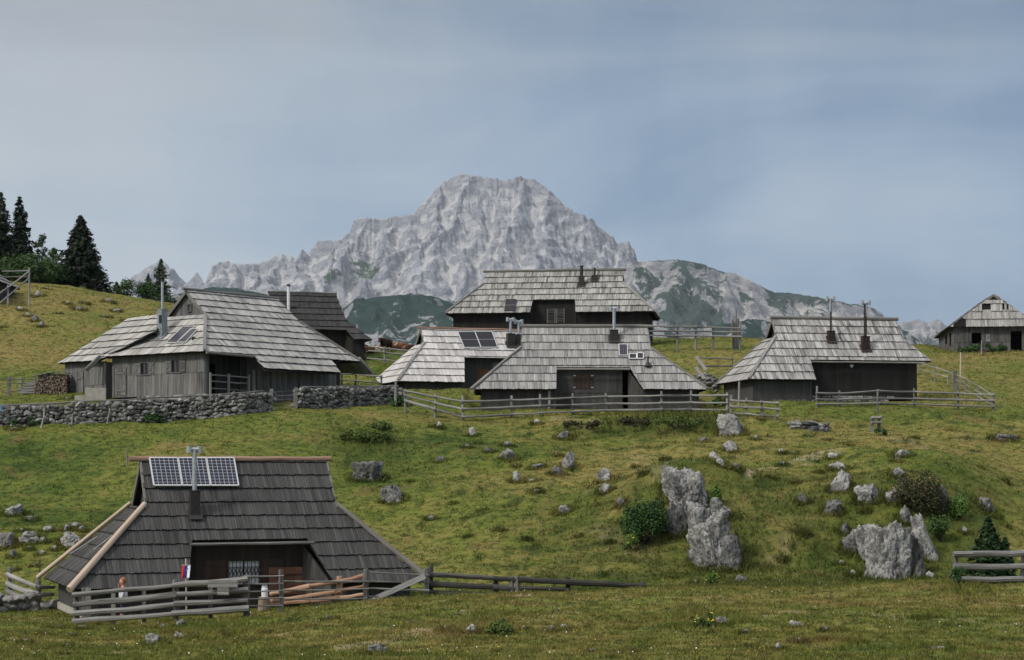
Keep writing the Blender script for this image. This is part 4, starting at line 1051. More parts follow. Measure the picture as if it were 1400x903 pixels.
m = MB(); c = hb.on_wall(452,490.5,-hb.d+0.05)
boards(m,[[a+Vector((0,0.15,0)), b+Vector((0,0.15,0)), b+Vector((-0.2,2.6,0.2)), a+Vector((-0.2,2.6,0.5))]], b+Vector((0,0.15,0)), (0,1,0), (a-b), Vector((0,1,0)).cross(a-b)*-1,0.62,0.3,0.08,0.028,99)
m.build('wing_roof',[hb.roofmat,hb.endmat],hb.root)
# railing before the porch
m = MB(); 
for i,z in enumerate((0.55,0.95,1.3)): m.tube([(bx+0.3,-by-0.05,z),(pl-0.5,-by-0.05,z-0.04)],0.045,6,rng.random())
for x in (bx+0.3, lerp(bx,pl,0.45), pl-0.5): m.beam((x,-by-0.12,-0.2),(x,-by-0.12,1.42),0.1,0.1,(0,1,0),rng.random())
m.build('porch_railing',M['fence'],hb.root)
m = MB(); m.beam((pl-0.1,-by-0.1,-0.2),(pl-0.1,-by-0.1,1.7),0.13,0.13,(0,1,0),0.6); m.build('porch_post',M['fence'],hb.root)
# gutter along the eave above the porch
m = MB(); m.tube([(hb.el+0.05,-hb.d-0.12,hb.He-0.04),(ap[0].x+0.1,-hb.d-0.12,hb.He-0.10)],0.075,8); m.build('gutter',M['ridge_grey'],hb.root)
# stone footing in front of the long wall, and its small gable window
def footing(h, p0, p1, z0, z1, th, seed, name='stone_footing', mat='drystone'):
    m = MB(); r_ = random.Random(seed); p0 = Vector((*p0,0)); p1 = Vector((*p1,0)); ln = (p1-p0).length; s = (p1-p0)/ln; n = Vector((s.y,-s.x,0))
    m.box((p0+p1)/2+Vector((0,0,(z0+z1)/2))-n*th*0.5,(ln,th*0.5,z1-z0-0.03),math.atan2(s.y,s.x),0.05)
    z = z0
    while z < z1-0.06:
        hh = min(r_.uniform(0.14,0.26), z1-z); a = 0
        while a < ln:
            w = r_.uniform(0.18,0.48); rock_block(m, p0+s*(a+w/2)+Vector((0,0,z+hh/2))-n*0.05, s, n, w*1.02, th*r_.uniform(0.7,1.1), hh*1.03, r_)
            a += w
        z += hh
    return m.build(name, M[mat], h.root if h else None)
def rock_block(m, c, s, n, w, d, hh, r_, tone=None):
    """irregular faceted stone"""
    z = Vector((0,0,1)); q = []
    for sz in (-1,1):
        for (a,b) in ((-1,1),(1,1),(1,-1),(-1,-1)):
            j = lambda: r_.uniform(0.60,1.0)
            q.append(c+s*a*w/2*j()+n*b*d/2*j()+z*sz*hh/2*j())
    q = [q[i] for i in (3,2,1,0,7,6,5,4)]
    m.hexa(q, r_.random() if tone is None else tone)
footing(hb,(bx-0.05,by-2.2),(bx-0.05,-by),-1.0,0.24,0.25,5)
footing(hb,(bx,-by),(pl,-by),-1.0,0.1,0.25,6)
gw = hb.on_x(260,421,hb.rl+0.2); hb.window((hb.rl+0.2,gw.y,gw.z),(0,-1,0),(-1,0,0),0.30,0.42,'wall_grey',0)
n_end = hb.end_plane()[1]
for qd in (((252,449),(268,448.5),(243,471),(229,471)), ((262,452),(272,452),(255,470.5),(243.5,470.5))):
    q = [hb.on_end(*p) for p in qd]; hb.solar([q[0],q[1],q[2],q[3]],'solar_dark','alu',n=n_end)
cb = hb.on_end(222,461); tp = hb.hit(225.5,386,cb,(0,1,0))
fl = hb.flue(cb,(cb.x,cb.y,tp.z),0.075,'steel',(0.42,1.75),'zinc','hat',n=n_end)
m = MB(); m.box((cb.x-0.24,cb.y-0.1,cb.z+1.0),(0.03,0.16,0.45),0.4); m.build('sleeve_vent',M['iron'],hb.root)
# annex on the far side of the long wall
A = [Vector(x) for x in (hb.on_end(175,437), hb.on_end(213,431), hb.on_end(140,492))]
yb0 = hb.d+0.35
nl = n_end.copy()
p_t1 = Vector((hb.gl+0.2,hb.dg*0.75+0.2,hb.Hg-0.25)); 
def annex():
    pn = Vector((nl.x*0.95,0.16,nl.z)).normalized(); p0 = Vector((hb.el+0.1,hb.d,hb.He+0.0))
    Q = [hb.hit(u,v,p0,pn) for (u,v) in ((176,436.5),(222,430.5),(215,452),(135,494),(80,497.5))]
    m = MB(); t = (Q[1]-Q[3]); ev = (Q[4]-Q[3]).normalized(); t = (t-ev*t.dot(ev)).normalized(); n = ev.cross(t); n = n if n.z > 0 else -n
    boards(m,[Q],Q[3],ev,t,n,0.62,0.30,0.085,0.028,77,lo=0.0); m.build('annex_roof',[hb.roofmat,hb.endmat],hb.root)
    e0 = Q[4]+(Q[3]-Q[4]).normalized()*0.3; e1 = Q[3]
    inw = Vector((0.35,0.0,0)); a = e0+inw; b = e1+inw
    dv = Vector((b.x-a.x,b.y-a.y,0)); ln = dv.length; 
    hb.panel((a.x,a.y),(b.x+dv.x/ln*0.3,b.y+dv.y/ln*0.3),-0.1,(a.z-0.03,b.z+0.0),course=1.1,seed=12)
    hb.panel((a.x+2.5,a.y+0.6),(a.x,a.y),-0.1,a.z+0.0,seed=13)
    hb.panel((b.x+dv.x/ln*0.3,b.y+dv.y/ln*0.3),(bx+0.5,by+0.02),-0.2,b.z-0.05,mat=M['wall_dark'],seed=14)
    s = dv/ln; nn = Vector((s.y,-s.x,0)); c = a+s*ln*0.42; hb.door((c.x,c.y,0.92),s,nn,0.75,1.7,'wall_grey',False)
    # dark diamond face painting in the shaded opening in the door
    m = MB(); cc = Vector((c.x,c.y,1.42))+nn*0.062; z = Vector((0,0,1)); m.face([cc-z*0.16,cc+s*0.1,cc+z*0.16,cc-s*0.1],0.5); m.build('opening_shade',M['shade_dark'],hb.root)
    # boxed eave end of the main roof over the gap
    m = MB(); ee = Vector((hb.el-0.05,hb.d,hb.He)); m.beam(ee+Vector((0,0.05,0.05)), ee+Vector((-0.75,0.35,-0.75)),0.3,0.2,(0,0,1),0.35); m.build('eave_bracket',M['wall_grey'],hb.root)
annex()

# ---- hut in the middle
hc = House('mid','shingled_hut','grey shingled hut in the middle behind the long rail fence with a boarded brown window',*SITE['mid'][:4],
   -3.75,3.68,-3.82,3.76,-6.51,6.68,8.26,6.92,4.46,3.64,'shingle_mid','wall_dark','shade_dark',0.66,0.17,21, lift=0.08)
hc.roof(notch_px=[(761,503),(861,503),(760,525.5),(879,527)])
hc.ridge('ridge_grey',0.10,(0.1,0.35))
hc.hip_pole((hc.gl-0.02,-hc.dg,hc.Hg+0.12),(hc.el-0.25,-hc.d-0.05,hc.He+0.02),'fence',0.09)
hc.hip_pole((hc.gr+0.02,-hc.dg,hc.Hg+0.09),(hc.er+0.05,-hc.d-0.02,hc.He+0.08),'ridge_grey',0.06)
wy = -(hc.d-0.4); yr = hc.ny+0.3
hc.panel((hc.el+0.4,wy),(hc.nBL,wy),-0.3,hc.He+0.12,seed=1); hc.panel((hc.nBR,wy),(hc.er-0.4,wy),-0.3,hc.He+0.12,seed=2)
hc.panel((hc.el+0.4,-wy),(hc.el+0.4,wy),-0.3,hc.He+0.12,seed=3); hc.panel((hc.er-0.4,wy),(hc.er-0.4,-wy),-0.3,hc.He+0.12,seed=4); hc.panel((hc.er-0.4,-wy),(hc.el+0.4,-wy),-0.3,hc.He+0.12,seed=5)
a = hc.on_wall(784,512,yr); b = hc.on_wall(811,532,yr); dd = hc.on_wall(858,520,yr)
hc.panel((hc.nTL-0.1,yr),(hc.nTR+0.2,yr),-0.3,hc.nz-0.02,openings=[(a.x-hc.nTL+0.1,b.x-hc.nTL+0.1,b.z,a.z),(dd.x-0.3-hc.nTL+0.1,dd.x+0.3-hc.nTL+0.1,0,hc.on_wall(858,506,yr).z)],course=1.3,seed=6)
cheek(hc,hc.nTL+0.03,hc.nBL+0.0,-1,1); cheek(hc,hc.nTR-0.05,hc.nBR+0.02,1,2)
m = MB(); 
for i in range(5): m.beam((lerp(a.x,b.x,(i+.5)/5),yr-0.03,b.z),(lerp(a.x,b.x,(i+.5)/5),yr-0.03,a.z),(b.x-a.x)/5-0.008,0.04,(0,1,0),rng.random())
wsh = m.build('window',M['shutter_brown'],hc.root)
for xx in (a.x+0.06,b.x-0.06):
    for zz in (a.z-0.08,b.z+0.08): m = MB(); m.box((xx,yr-0.06,zz),(0.14,0.012,0.06)); m.build('hinge_plate',M['steel'],wsh)
m = MB(); m.tube([(lerp(hc.nTL,hc.nTR,i/5),hc.ny-0.12,hc.nz-0.09) for i in range(6)],0.055,7,0.7); m.build('eave_beam',M['fence'],hc.root)
for px in (751,): 
    q = hc.on_wall(px,545,wy-0.1); m = MB(); m.beam((q.x,wy-0.08,-0.3),(q.x,wy-0.08,hc.He),0.14,0.12,(0,1,0),0.7); m.build('corner_post',M['fence'],hc.root)
for (qd,mt,fr) in ((((846,473),(857.5,473),(858,488),(846.5,488)),'solar_dark','alu'), (((860,486),(870,486),(870,492.5),(860,492.5)),'solar_half','white_enamel'), (((871,485),(879.5,485),(879.5,492.5),(871,492.5)),'solar_half','white_enamel')):
    hc.solar([hc.on_front(*p) for p in qd],mt,fr)
cb = hc.on_front(839.5,465); hc.flue(cb,(cb.x,cb.y,hc.hit(839.5,422,cb,(0,1,0)).z),0.09,'steel',(0.46,0.75),'sheet_dark','tee',capw=0.42)
cb = hc.on_front(886,502); m = MB(); m.tube([cb+Vector((0,0,-0.1)),cb+Vector((0,0,0.62))],0.05,8); m.tube([cb+Vector((0,-0.05,0.02)),cb+Vector((0,0,0.32))],[0.22,0.06],10); m.build('stove_pipe',M['sheet_dark'],hc.root)

# ---- pale roofed hut behind it
hd = House('pale','pale_roofed_hut','hut with almost white shingles and reddish ridge log, half hidden by another hut',*SITE['pale'][:4],
   -3.26*1.03,3.26*1.03,-3.29*1.03,3.41*1.03,-5.64*1.03,5.64*1.03,8.52*1.03,7.55*1.03,5.12*1.03,3.5*1.03,'shingle_light','wall_dark','shade_dark',0.62,0.30,31, lift=0.08)
hd.roof(notch_px=[(635,490),(716,490),(636,527),(736,527)])
hd.ridge('ridge_red',0.09,(0.15,0.2))
hd.hip_pole((hd.gl-0.02,-hd.dg,hd.Hg+0.12),(hd.el-0.05,-hd.d-0.02,hd.He+0.12),'fence',0.09,False)
wy = -(hd.d-0.4); yr = hd.ny+0.5
hd.panel((hd.el+0.4,wy),(hd.nBL,wy),-0.3,hd.He+0.1,seed=1); hd.panel((hd.el+0.4,-wy),(hd.el+0.4,wy),-0.3,hd.He+0.1,seed=3)
hd.panel((hd.er-0.4,wy),(hd.er-0.4,-wy),-0.3,hd.He+0.1,seed=4); hd.panel((hd.er-0.4,-wy),(hd.el+0.4,-wy),-0.3,hd.He+0.1,seed=5)
a = hd.on_wall(652,505,yr); b = hd.on_wall(668,523,yr)
hd.panel((hd.nTL-0.1,yr),(hd.er-0.5,yr),-0.3,hd.nz-0.02,openings=[(a.x-hd.nTL+0.1,b.x-hd.nTL+0.1,b.z,a.z)],seed=6)
cheek(hd,hd.nTL+0.03,hd.nBL,-1,1)
m = MB()
for i in range(4): m.beam((lerp(a.x,b.x,(i+.5)/4),yr-0.03,b.z),(lerp(a.x,b.x,(i+.5)/4),yr-0.03,a.z),(b.x-a.x)/4-0.008,0.04,(0,1,0),rng.random())
for zz in (0.2,0.8): m.beam((a.x,yr-0.06,lerp(b.z,a.z,zz)),(b.x,yr-0.06,lerp(b.z,a.z,zz)),0.08,0.02,(0,1,0),0.2)
m.build('window_shutter',M['shutter_orange'],hd.root)
m = MB(); q0 = hd.on_wall(672,499,yr); m.box((q0.x+0.4,yr-0.04,q0.z-0.1),(0.7,0.05,0.5)); m.build('loft_hatch',M['wall_grey'],hd.root)
q = [hd.on_front(*p) for p in ((625,456),(672,455.5),(680,477),(634,477.5))]
for i in range(2): hd.solar([q[0].lerp(q[1],i/2+.005),q[0].lerp(q[1],i/2+.495),q[3].lerp(q[2],i/2+.495),q[3].lerp(q[2],i/2+.005)],'solar_half','alu')
cb = hd.on_front(698,473); hd.flue(cb,(cb.x,cb.y,hd.hit(697.5,437,cb,(0,1,0)).z),0.085,'steel',(0.46,0.95),'sheet_dark','tee',capw=0.40)
cb = hd.on_front(709,472); hd.flue(cb,(cb.x,cb.y,hd.hit(708,440,cb,(0,1,0)).z),0.085,'steel',(0.40,0.85),'sheet_dark','tee',capw=0.46)

# ---- upper hut
he = House('top','hilltop_hut','black walled hut highest on the slope with mossy grey shingles and louvred loft shutters',*SITE['top'][:4],
   -5.01,4.96,-5.05,5.07,-7.38,7.43,14.23,13.20,10.94,3.76,'shingle_top','wall_black','shade_dark',0.72,0.17,41, lift=0.10)
he.roof(notch_px=[(728.5,411),(786,410.5),(724.5,429),(787,429)])
he.ridge('ridge_grey',0.11,(0.2,0.25))
he.hip_pole((he.gl,-he.dg,he.Hg+0.1),(he.el,-he.d,he.He+0.1),'ridge_grey',0.08); he.hip_pole((he.gr,-he.dg,he.Hg+0.12),(he.er,-he.d,he.He+0.12),'fence',0.09,False)
he.hip_pole((he.gr,he.dg,he.Hg+0.12),(he.er,he.d,he.He+0.1),'ridge_grey',0.08)
wy = -(he.d-0.5); yr = he.ny+0.25
he.panel((he.el+0.5,wy),(he.nBL,wy),-0.2,he.He+0.1,seed=1); he.panel((he.nBR,wy),(he.er-0.5,wy),-0.2,he.He+0.1,seed=2)
he.panel((he.el+0.5,-wy),(he.el+0.5,wy),-0.2,he.He+0.1,seed=3); he.panel((he.er-0.5,wy),(he.er-0.5,-wy),-0.2,he.He+0.1,seed=4); he.panel((he.er-0.5,-wy),(he.el+0.5,-wy),-0.2,he.He+0.1,seed=5)
a = he.on_wall(747.5,422.5,yr); b = he.on_wall(772.5,442,yr)
he.panel((he.nTL-0.1,yr),(he.nTR+0.1,yr),-0.2,he.nz-0.02,seed=6)
cheek(he,he.nTL,he.nBL,-1,1); cheek(he,he.nTR,he.nBR,1,2)
m = MB()
for sg in (0,1):
    x0 = lerp(a.x,b.x,sg*0.5)+0.02; x1 = lerp(a.x,b.x,sg*0.5+0.5)-0.02
    m.beam((x0+0.04,yr-0.05,b.z),(x0+0.04,yr-0.05,a.z),0.08,0.06,(0,1,0),0.5); m.beam((x1-0.04,yr-0.05,b.z),(x1-0.04,yr-0.05,a.z),0.08,0.06,(0,1,0),0.5)
    nz_ = 9
    for i in range(nz_):
        zz = lerp(b.z,a.z,(i+0.5)/nz_); m.beam((x0+0.08,yr-0.05,zz),(x1-0.08,yr-0.05,zz),0.10,0.02,(0,0.6,0.8),rng.random())
m.build('louvred_shutter',M['wall_grey'],he.root)
for k,(qd) in enumerate((((692,411.5),(698.5,411.5),(697,427),(690,427)),((699.5,411.5),(706,411.5),(704.5,427),(698,427)))):
    he.solar([he.on_front(*p) for p in qd],'solar_half','sheet_dark')
cb = he.on_front(795,391); he.flue(cb,(cb.x,cb.y,he.hit(795,366,cb,(0,1,0)).z),0.11,'sheet_dark',(0.40,0.85),'sheet_dark','hat')
cb = he.on_front(813,384); he.flue(cb,(cb.x,cb.y,he.hit(813,366,cb,(0,1,0)).z),0.07,'sheet_dark',(0.38,0.55),'sheet_dark','tee',capw=0.36)

# ---- hut on the right
hf = House('right','double_flue_hut','hut on the right with streaked shingles, two tall flues and a black plank front',*SITE['right'][:4],
   -3.90,3.92,-3.99,3.95,-6.37,6.37,8.94,7.75,5.13,3.53,'shingle_right','wall_black','shade_dark',0.66,0.20,51, lift=0.085)
hf.trunc_r = True
hf.roof(notch_px=[(1108,494),(1263,493),(1117,525),(1460,525)])
hf.ridge('ridge_grey',0.11,(0.1,0.15))
hf.hip_pole((hf.gl-0.02,-hf.dg,hf.Hg+0.12),(hf.el-0.02,-hf.d-0.02,hf.He+0.12),'fence',0.09,False)
hf.hip_pole((hf.gl-0.02,hf.dg,hf.Hg+0.08),(hf.el-0.05,hf.d+0.02,hf.He+0.06),'ridge_grey',0.06)
wy = -(hf.d-0.4); yr = hf.ny+0.3
hf.panel((hf.el+0.4,wy),(hf.nBL-0.1,wy),0.0,hf.He+0.12,mat=M['wall_dark'],seed=1); hf.panel((hf.el+0.4,-wy),(hf.el+0.4,wy),0.0,hf.He+0.12,mat=M['wall_dark'],seed=3)
xr = hf.on_wall(1253,515,yr).x
dq = hf.on_wall(1164,520,yr)
hf.panel((hf.nTL-0.2,yr),(xr,yr),0.28,hf.nz-0.02,seed=6); cheek(hf,hf.nTL,hf.nBL-0.1,-1,1,M['wall_black'])
hf.door((dq.x,yr,1.12),(1,0,0),(0,-1,0),0.95,1.65,'wall_black')
hf.panel((xr,yr),(xr,-wy),0.0,hf.nz+0.1,seed=7); hf.panel((xr,-wy),(hf.el+0.4,-wy),0.0,hf.He+0.1,seed=8)
footing(hf,(hf.nTL-0.2,yr-0.1),(dq.x+2.2,yr-0.1),-0.6,0.34,0.35,9); footing(hf,(hf.el+1.5,wy-0.05),(hf.nBL,wy-0.05),-0.7,0.06,0.3,10)
m = MB(); m.tube([(lerp(hf.nTL,hf.nTR,i/6),hf.ny-0.15,hf.nz-0.10) for i in range(7)],0.05,7,0.7); m.build('eave_beam',M['fence'],hf.root)
q = hf.on_wall(1164.5,501,hf.ny-0.22); m = MB(); z = Vector((0,0,1)); x = Vector((1,0,0)); m.face([q-z*0.11,q+x*0.11+z*0.04,q+z*0.10+x*0.06,q+z*0.10-x*0.06,q-x*0.11+z*0.04],0.5); m.face([q+Vector((0,0.02,0))+d_ for d_ in (z*-0.11,x*-0.11+z*0.04,z*0.10-x*0.06,z*0.10+x*0.06,x*0.11+z*0.04)],0.5); m.build('small_plaque',M['zinc'],hf.root)
cb = hf.on_front(1136,466); hf.flue(cb,(cb.x,cb.y,hf.hit(1135,410,cb,(0,1,0)).z),0.055,'sheet_brown',(0.42,0.75),'sheet_brown','none')
m = MB(); tp = Vector((cb.x-0.03,cb.y,hf.hit(1135,409,cb,(0,1,0)).z)); m.tube([tp-Vector((0,0,0.75)),tp],0.075,8); w = 0.42; m.tube([tp+Vector((-w/2,0,0)),tp+Vector((w/2,0,0))],0.07,8)
for sg in (-1,1): m.tube([tp+Vector((sg*w/2,0,-0.13)),tp+Vector((sg*w/2,0,0.15))],0.085,8)
m.build('flue_cowl',M['steel'],hf.root)
cb = hf.on_front(1183,478); hf.flue(cb,(cb.x,cb.y,hf.hit(1183.5,416,cb,(0,1,0)).z),0.095,'sheet_brown',(0.44,0.95),'sheet_brown','none')
m = MB(); tp = Vector((cb.x+0.02,cb.y,hf.hit(1183.5,414.5,cb,(0,1,0)).z)); m.tube([tp-Vector((0,0,0.80)),tp],0.10,8); w = 0.44; m.tube([tp+Vector((-w/2,0,0)),tp+Vector((w/2,0,0))],0.075,8)
for sg in (-1,1): m.tube([tp+Vector((sg*w/2,0,-0.14)),tp+Vector((sg*w/2,0,0.15))],0.095,8)
m.build('flue_cowl',M['steel'],hf.root)

# ---- black roofed hut behind the big house
hh = House('black','black_roofed_hut','hut with blackened roof and white flue pipe just behind the large silver house',*SITE['black'][:4],
   -2.35,2.32,-2.50,2.61,-4.02,4.02,11.89,10.02,8.59,3.59,'shingle_dark','wall_black','shade_dark',0.66,0.2,61, lift=0.08)
hh.roof(notch_px=[(330,450),(473,451),(330,464),(484,464)])
hh.ridge('ridge_grey',0.07,(0.05,0.05))
wy = -(hh.d-0.4); yr = hh.ny+0.5
hh.panel((hh.el+0.4,yr),(hh.nTR,yr),-0.2,hh.nz-0.02,seed=1); hh.panel((hh.nBR,wy),(hh.er-0.4,wy),-0.3,hh.He+0.1,seed=2); cheek(hh,hh.nTR,hh.nBR,1,2)
hh.panel((hh.er-0.4,wy),(hh.er-0.4,-wy),-0.3,hh.He+0.1,seed=3); hh.panel((hh.er-0.4,-wy),(hh.el+0.4,-wy),-0.3,hh.He+0.1,seed=4); hh.panel((hh.el+0.4,-wy),(hh.el+0.4,wy),-0.3,hh.He+0.1,seed=5)
cb = hh.on_front(394.5,424); hh.flue(cb,(cb.x,cb.y,hh.hit(394.5,392,cb,(0,1,0)).z),0.105,'white_enamel',None,None,'hat')

# ---- ruined hut at the right edge
hg = House('ruin','ruined_hut','derelict hut with holes in its gable shingles and empty window openings',*SITE['ruin'][:4],
   -6.05,3.9,-6.15,4.0,-6.5,6.5,13.72,13.25,11.15,3.42,'shingle_ruin','wall_grey','shade_dark',0.62,0.2,71, lift=0.11, wall_bw=0.26)
def tatter(a, t): return fbm2(np.array([a*0.9+3.0]), np.array([t*1.3]), 2, 5)[0] > 0.20+0.22*(abs(a) < 2.0 and t < 1.3)
hg.roof(endskip=0.05, endholes=[tatter], skip=0.05)
wx = hg.el+0.4; wyy = hg.d-0.4
def ox(u0,u1,v0,v1):
    a = hg.on_x((u0+u1)/2,(v0+v1)/2,wx); l = hg.on_x(u0,465,wx).y; r_ = hg.on_x(u1,465,wx).y; return (wyy-l, wyy-r_, hg.on_x(u0,v1,wx).z, hg.on_x(u0,v0,wx).z)
hg.panel((wx,wyy),(wx,-wyy),-0.5,hg.He+0.3,mat=M['wall_ruin'],openings=[ox(1328,1341.5,455.5,470),ox(1381.5,1397,453,487)],course=1.15,seed=1)
hg.panel((hg.er-0.4,wyy),(wx,wyy),-0.5,hg.He+0.2,mat=M['wall_ruin'],openings=[(5.2,6.6,0.9,1.7),(8.6,9.8,0.55,1.6)],course=1.0,seed=2)
hg.panel((wx,-wyy),(hg.er-0.4,-wyy),-0.5,hg.He+0.2,seed=3); hg.panel((hg.er-0.4,-wyy),(hg.er-0.4,wyy),-0.5,hg.He+0.2,seed=4)
q = hg.on_x(1350.5,462,wx-0.03); m = MB(); m.box((wx-0.05,q.y,q.z),(0.04,0.34,0.62)); m.box((wx-0.08,q.y,q.z+0.05),(0.03,0.22,0.25),0,0.2); m.build('notice_board',M['fence'],hg.root)

# ---- corner of a hut at the left edge
XA = (-12-UC)*147/PX
ha = House('edge','slope_hut','corner of a hut roof high on the left hill beside a rail fence',XA-3.9,147,0.0,12.55,
   -3.0,2.6,-3.1,3.0,-5.3,5.3,16.9,15.9,14.1,3.2,'shingle_mid','wall_dark','shade_dark',0.62,0.2,81)
ha.roof(); ha.ridge()
for p0,p1 in (((-4.9,-2.8),(4.9,-2.8)),((4.9,-2.8),(4.9,2.8)),((4.9,2.8),(-4.9,2.8)),((-4.9,2.8),(-4.9,-2.8))): ha.panel(p0,p1,-0.5,ha.He+0.1)

# ------------------------------------------------------------------ fences
def fence(name, label, cat, nodes, mat='fence', rr=0.045, pr=0.06, lo=34, hi=170, front=0.03, square=False, post_mat=None, skip_post=(), group=None, wob=0.12, sub=5, over=0.12):
    """nodes: (u, D or None, base row, top row, [rail rows]); each post and each rail is a part"""
    W = []
    for (u, D, vb, vt, rails) in nodes:
        if D is None: D = gD(u, vb, lo, hi)
        W.append((at(u, vb, D), at(u, vt, D), [at(u, v, D) for v in rails], D))
    o0 = W[0][0].copy(); root = thing(name, label, cat, o0, 0, group)
    for i, (b, t, rs, D) in enumerate(W):
        if i in skip_post: continue
        g = tz(b.x, b.y); bb = Vector((b.x, b.y, min(b.z, g)-0.25))-o0; tt = t-o0
        m = MB(); lean = Vector((rng.uniform(-.03,.03), rng.uniform(-.03,.03), 0))
        if square: m.beam(bb, tt+lean, pr*2, pr*1.5, (0,1,0), rng.random())
        else: m.tube([bb, bb.lerp(tt,0.5)+lean*0.3, tt+lean], [pr*1.1, pr, pr*0.92], 7, rng.random(), 0, 0.1, i)
        m.build('post', M[post_mat or mat], root, not square)
    for i in range(len(W)-1):
        for k in range(min(len(W[i][2]), len(W[i+1][2]))):
            a = W[i][2][k]-o0; b = W[i+1][2][k]-o0; d = (b-a).normalized()
            fo = Vector((0, -(pr+rr*0.7+front), 0)); a = a-d*over*rng.uniform(.3,1)+fo; b = b+d*over*rng.uniform(.3,1)+fo
            n = sub; r0 = rr*rng.uniform(0.85,1.15); tp = rng.choice((0.78, 1.2))
            pts = [a.lerp(b, j/(n-1))+Vector((0, rng.uniform(-.01,.01), rng.uniform(-1,1)*rr*0.2-0.010*math.sin(math.pi*j/(n-1)))) for j in range(n)]
            m = MB(); m.tube(pts, [r0*lerp(1, tp, j/(n-1))*rng.uniform(.93,1.07) for j in range(n)], 8, rng.random(), 0, wob, i*7+k)
            m.build('rail', M[mat], root, True)
    return root
# around the foreground hut
f1 = fence('rail_fence','thick four rail log fence sloping in front of the foreground hut','fence',
   [(105,54.9,854,811,[812.5,826,839,849]),(241,55.0,846,793,[800,812.5,825.5,838.5]),(337,55.2,834,786,[792,807,820,832])],'fence_old',0.084,0.09,50,60)
for (u_, vt_, vb_, w_) in ((118,804,852,0.13),(155,812,851,0.06),(197,808,849,0.05),(288,800,842,0.06)):
    D_ = 55.25; b_ = at(u_,vb_+4,D_)-f1.location; t_ = at(u_,vt_,D_)-f1.location
    m = MB(); m.beam(b_, t_, w_*2, 0.08, (0,1,0), rng.random()); m.build('post', M['fence_old'], f1)
fence('thin_rail_gate','gate of five thin poles before the curtained window','gate',[(338,55.2,833,788,[788,798,808.5,819,828]),(385,55.6,833,779,[787,797.6,807.5,817,827.5])],'fence_old',0.022,0.07,skip_post=(0,))
fence('thin_rail_fence','thin three pole fence between two stout grey posts before orange logs','fence',[(386,55.9,833,782,[795,807,819]),(500,56.6,824,778,[795,805,818])],'fence_old',0.026,0.085,skip_post=(0,))
fence('new_log_fence','fence of freshly peeled orange logs behind the thin pole fence','fence',[(372,58.2,836,800,[812,821,826]),(423,57.9,828,799,[801,814,821]),(463,57.7,826,788,[795,808,817]),(499,57.6,824,784,[787,801,812])],'fresh',0.062,0.10,skip_post=(0,3))
gt = fence('braced_gate','thin pole gate with a pale diagonal brace at the hut corner','gate',[(502,56.7,824,779,[782,794.6,804,815]),(583,57.3,821,777,[786,796.5,807,818])],'fence_old',0.026,0.08,skip_post=(0,))
m = MB(); o0 = gt.location; m.beam(at(505,822,56.6)-o0, at(581,788,57.1)-o0, 0.16, 0.035, (0,-1,0.1), 0.8); m.build('diagonal_brace', M['fence'], gt)
fence('dark_rail_fence','low dark rail fence running right from the foreground hut, sinking behind the rise','fence',
   [(588,57.6,823,774,[785,798.5,810]),(678,58.0,818,790,[790.5,803,813]),(706,58.1,816,789,[792,804.5,813.5]),(776,58.4,816,790,[796,806,815]),(878,58.8,812,796,[800.5])],'fence_dark',0.085,0.085)
m_ = fence('short_grey_posts','two short pale posts set against the low dark rail fence','post pair',[(699,57.9,816,789,[]),(707,57.9,816,788,[])],'fence',0.05,0.075)
fence('corner_fence','three rail log fence left of the foreground hut beside the stone heap','fence',[(13,None,823,776,[786,798.5,808.5]),(53,None,832,793,[802,813,823]),(73,63.2,830,800,[803,812,824])],'fence',0.075,0.085,56,70,skip_post=(2,))
fence('thin_stake','thin bare stake standing behind the corner fence at left','stake',[(55,65.5,806,765,[])],'fence_dark',0.03,0.025)
# hillside
fence('long_rail_fence','long three rail fence bending round the front of the middle huts','fence',
   [(554,None,566,532,[535,541,548]),(595,None,572,538,[542.5,551,560]),(633,None,575,541,[549.5,560,570.5]),(700,None,571,541,[547.5,557,567]),(738,None,569,539,[546,555.5,565]),(783,None,567,538,[544.5,554,563]),(829,None,567,538,[543,552.5,561.5]),(904,None,566,535,[541.5,551.5,560.5]),(945,None,566,534,[541,551,560.5]),(994,None,567,537,[541,551,561])],'fence',0.065,0.07,90,108.2)
fence('short_rail_fence','short plank fence continuing right of the long fence above the pale boulder','fence',[(999,None,568,540,[548,556,565]),(1020,None,570,544,[549,557,566]),(1041,None,572,547,[550,558,568]),(1063,None,575,549,[551.5,560,570])],'fence',0.055,0.065,90,109,square=True)
fence('yard_fence','three rail fence round the yard of the double flue hut','fence',[(1117,None,557,528,[538,546,553]),(1148,None,556,534,[538.5,546.5,552.5]),(1200,None,554,532,[535,545,551.5]),(1250,None,557,531,[536,545.5,552.5]),(1310,None,560,534,[538,547,555]),(1358,None,562,537,[540,548,556])],'fence',0.055,0.065,95,111)
fence('back_yard_fence','thin fence climbing away behind the double flue hut yard','fence',[(1357,None,559,538,[541,548,555]),(1337,None,549,527,[528,536,543]),(1320,None,541,518,[518.5,526,534]),(1296,None,527,506,[508.5,516]),(1278,None,521,501,[503,511]),(1257,None,512,495,[497,505])],'fence',0.035,0.05,95,140)
fence('tall_yellow_stake','tall yellowish pole standing at the back corner of the yard fence','stake',[(1313,None,533,482,[])],'pole',0.03,0.045,95,130)
fence('stump_post','thick old gate post beside the tall yellowish pole','post',[(1306,None,534,507,[])],'fence_old',0.03,0.14,95,130)
fence('hilltop_fence','two rail fence on the skyline right of the highest hut','fence',[(878,131,464,444,[446.5,453,459]),(926,131,465.5,440,[446.5,453,459.5]),(951,131,465,445,[447,453.5,459.5]),(975,131,466,444,[448,454,460]),(1012,131,467,440,[449,454.5,460.5])],'fence',0.055,0.075)
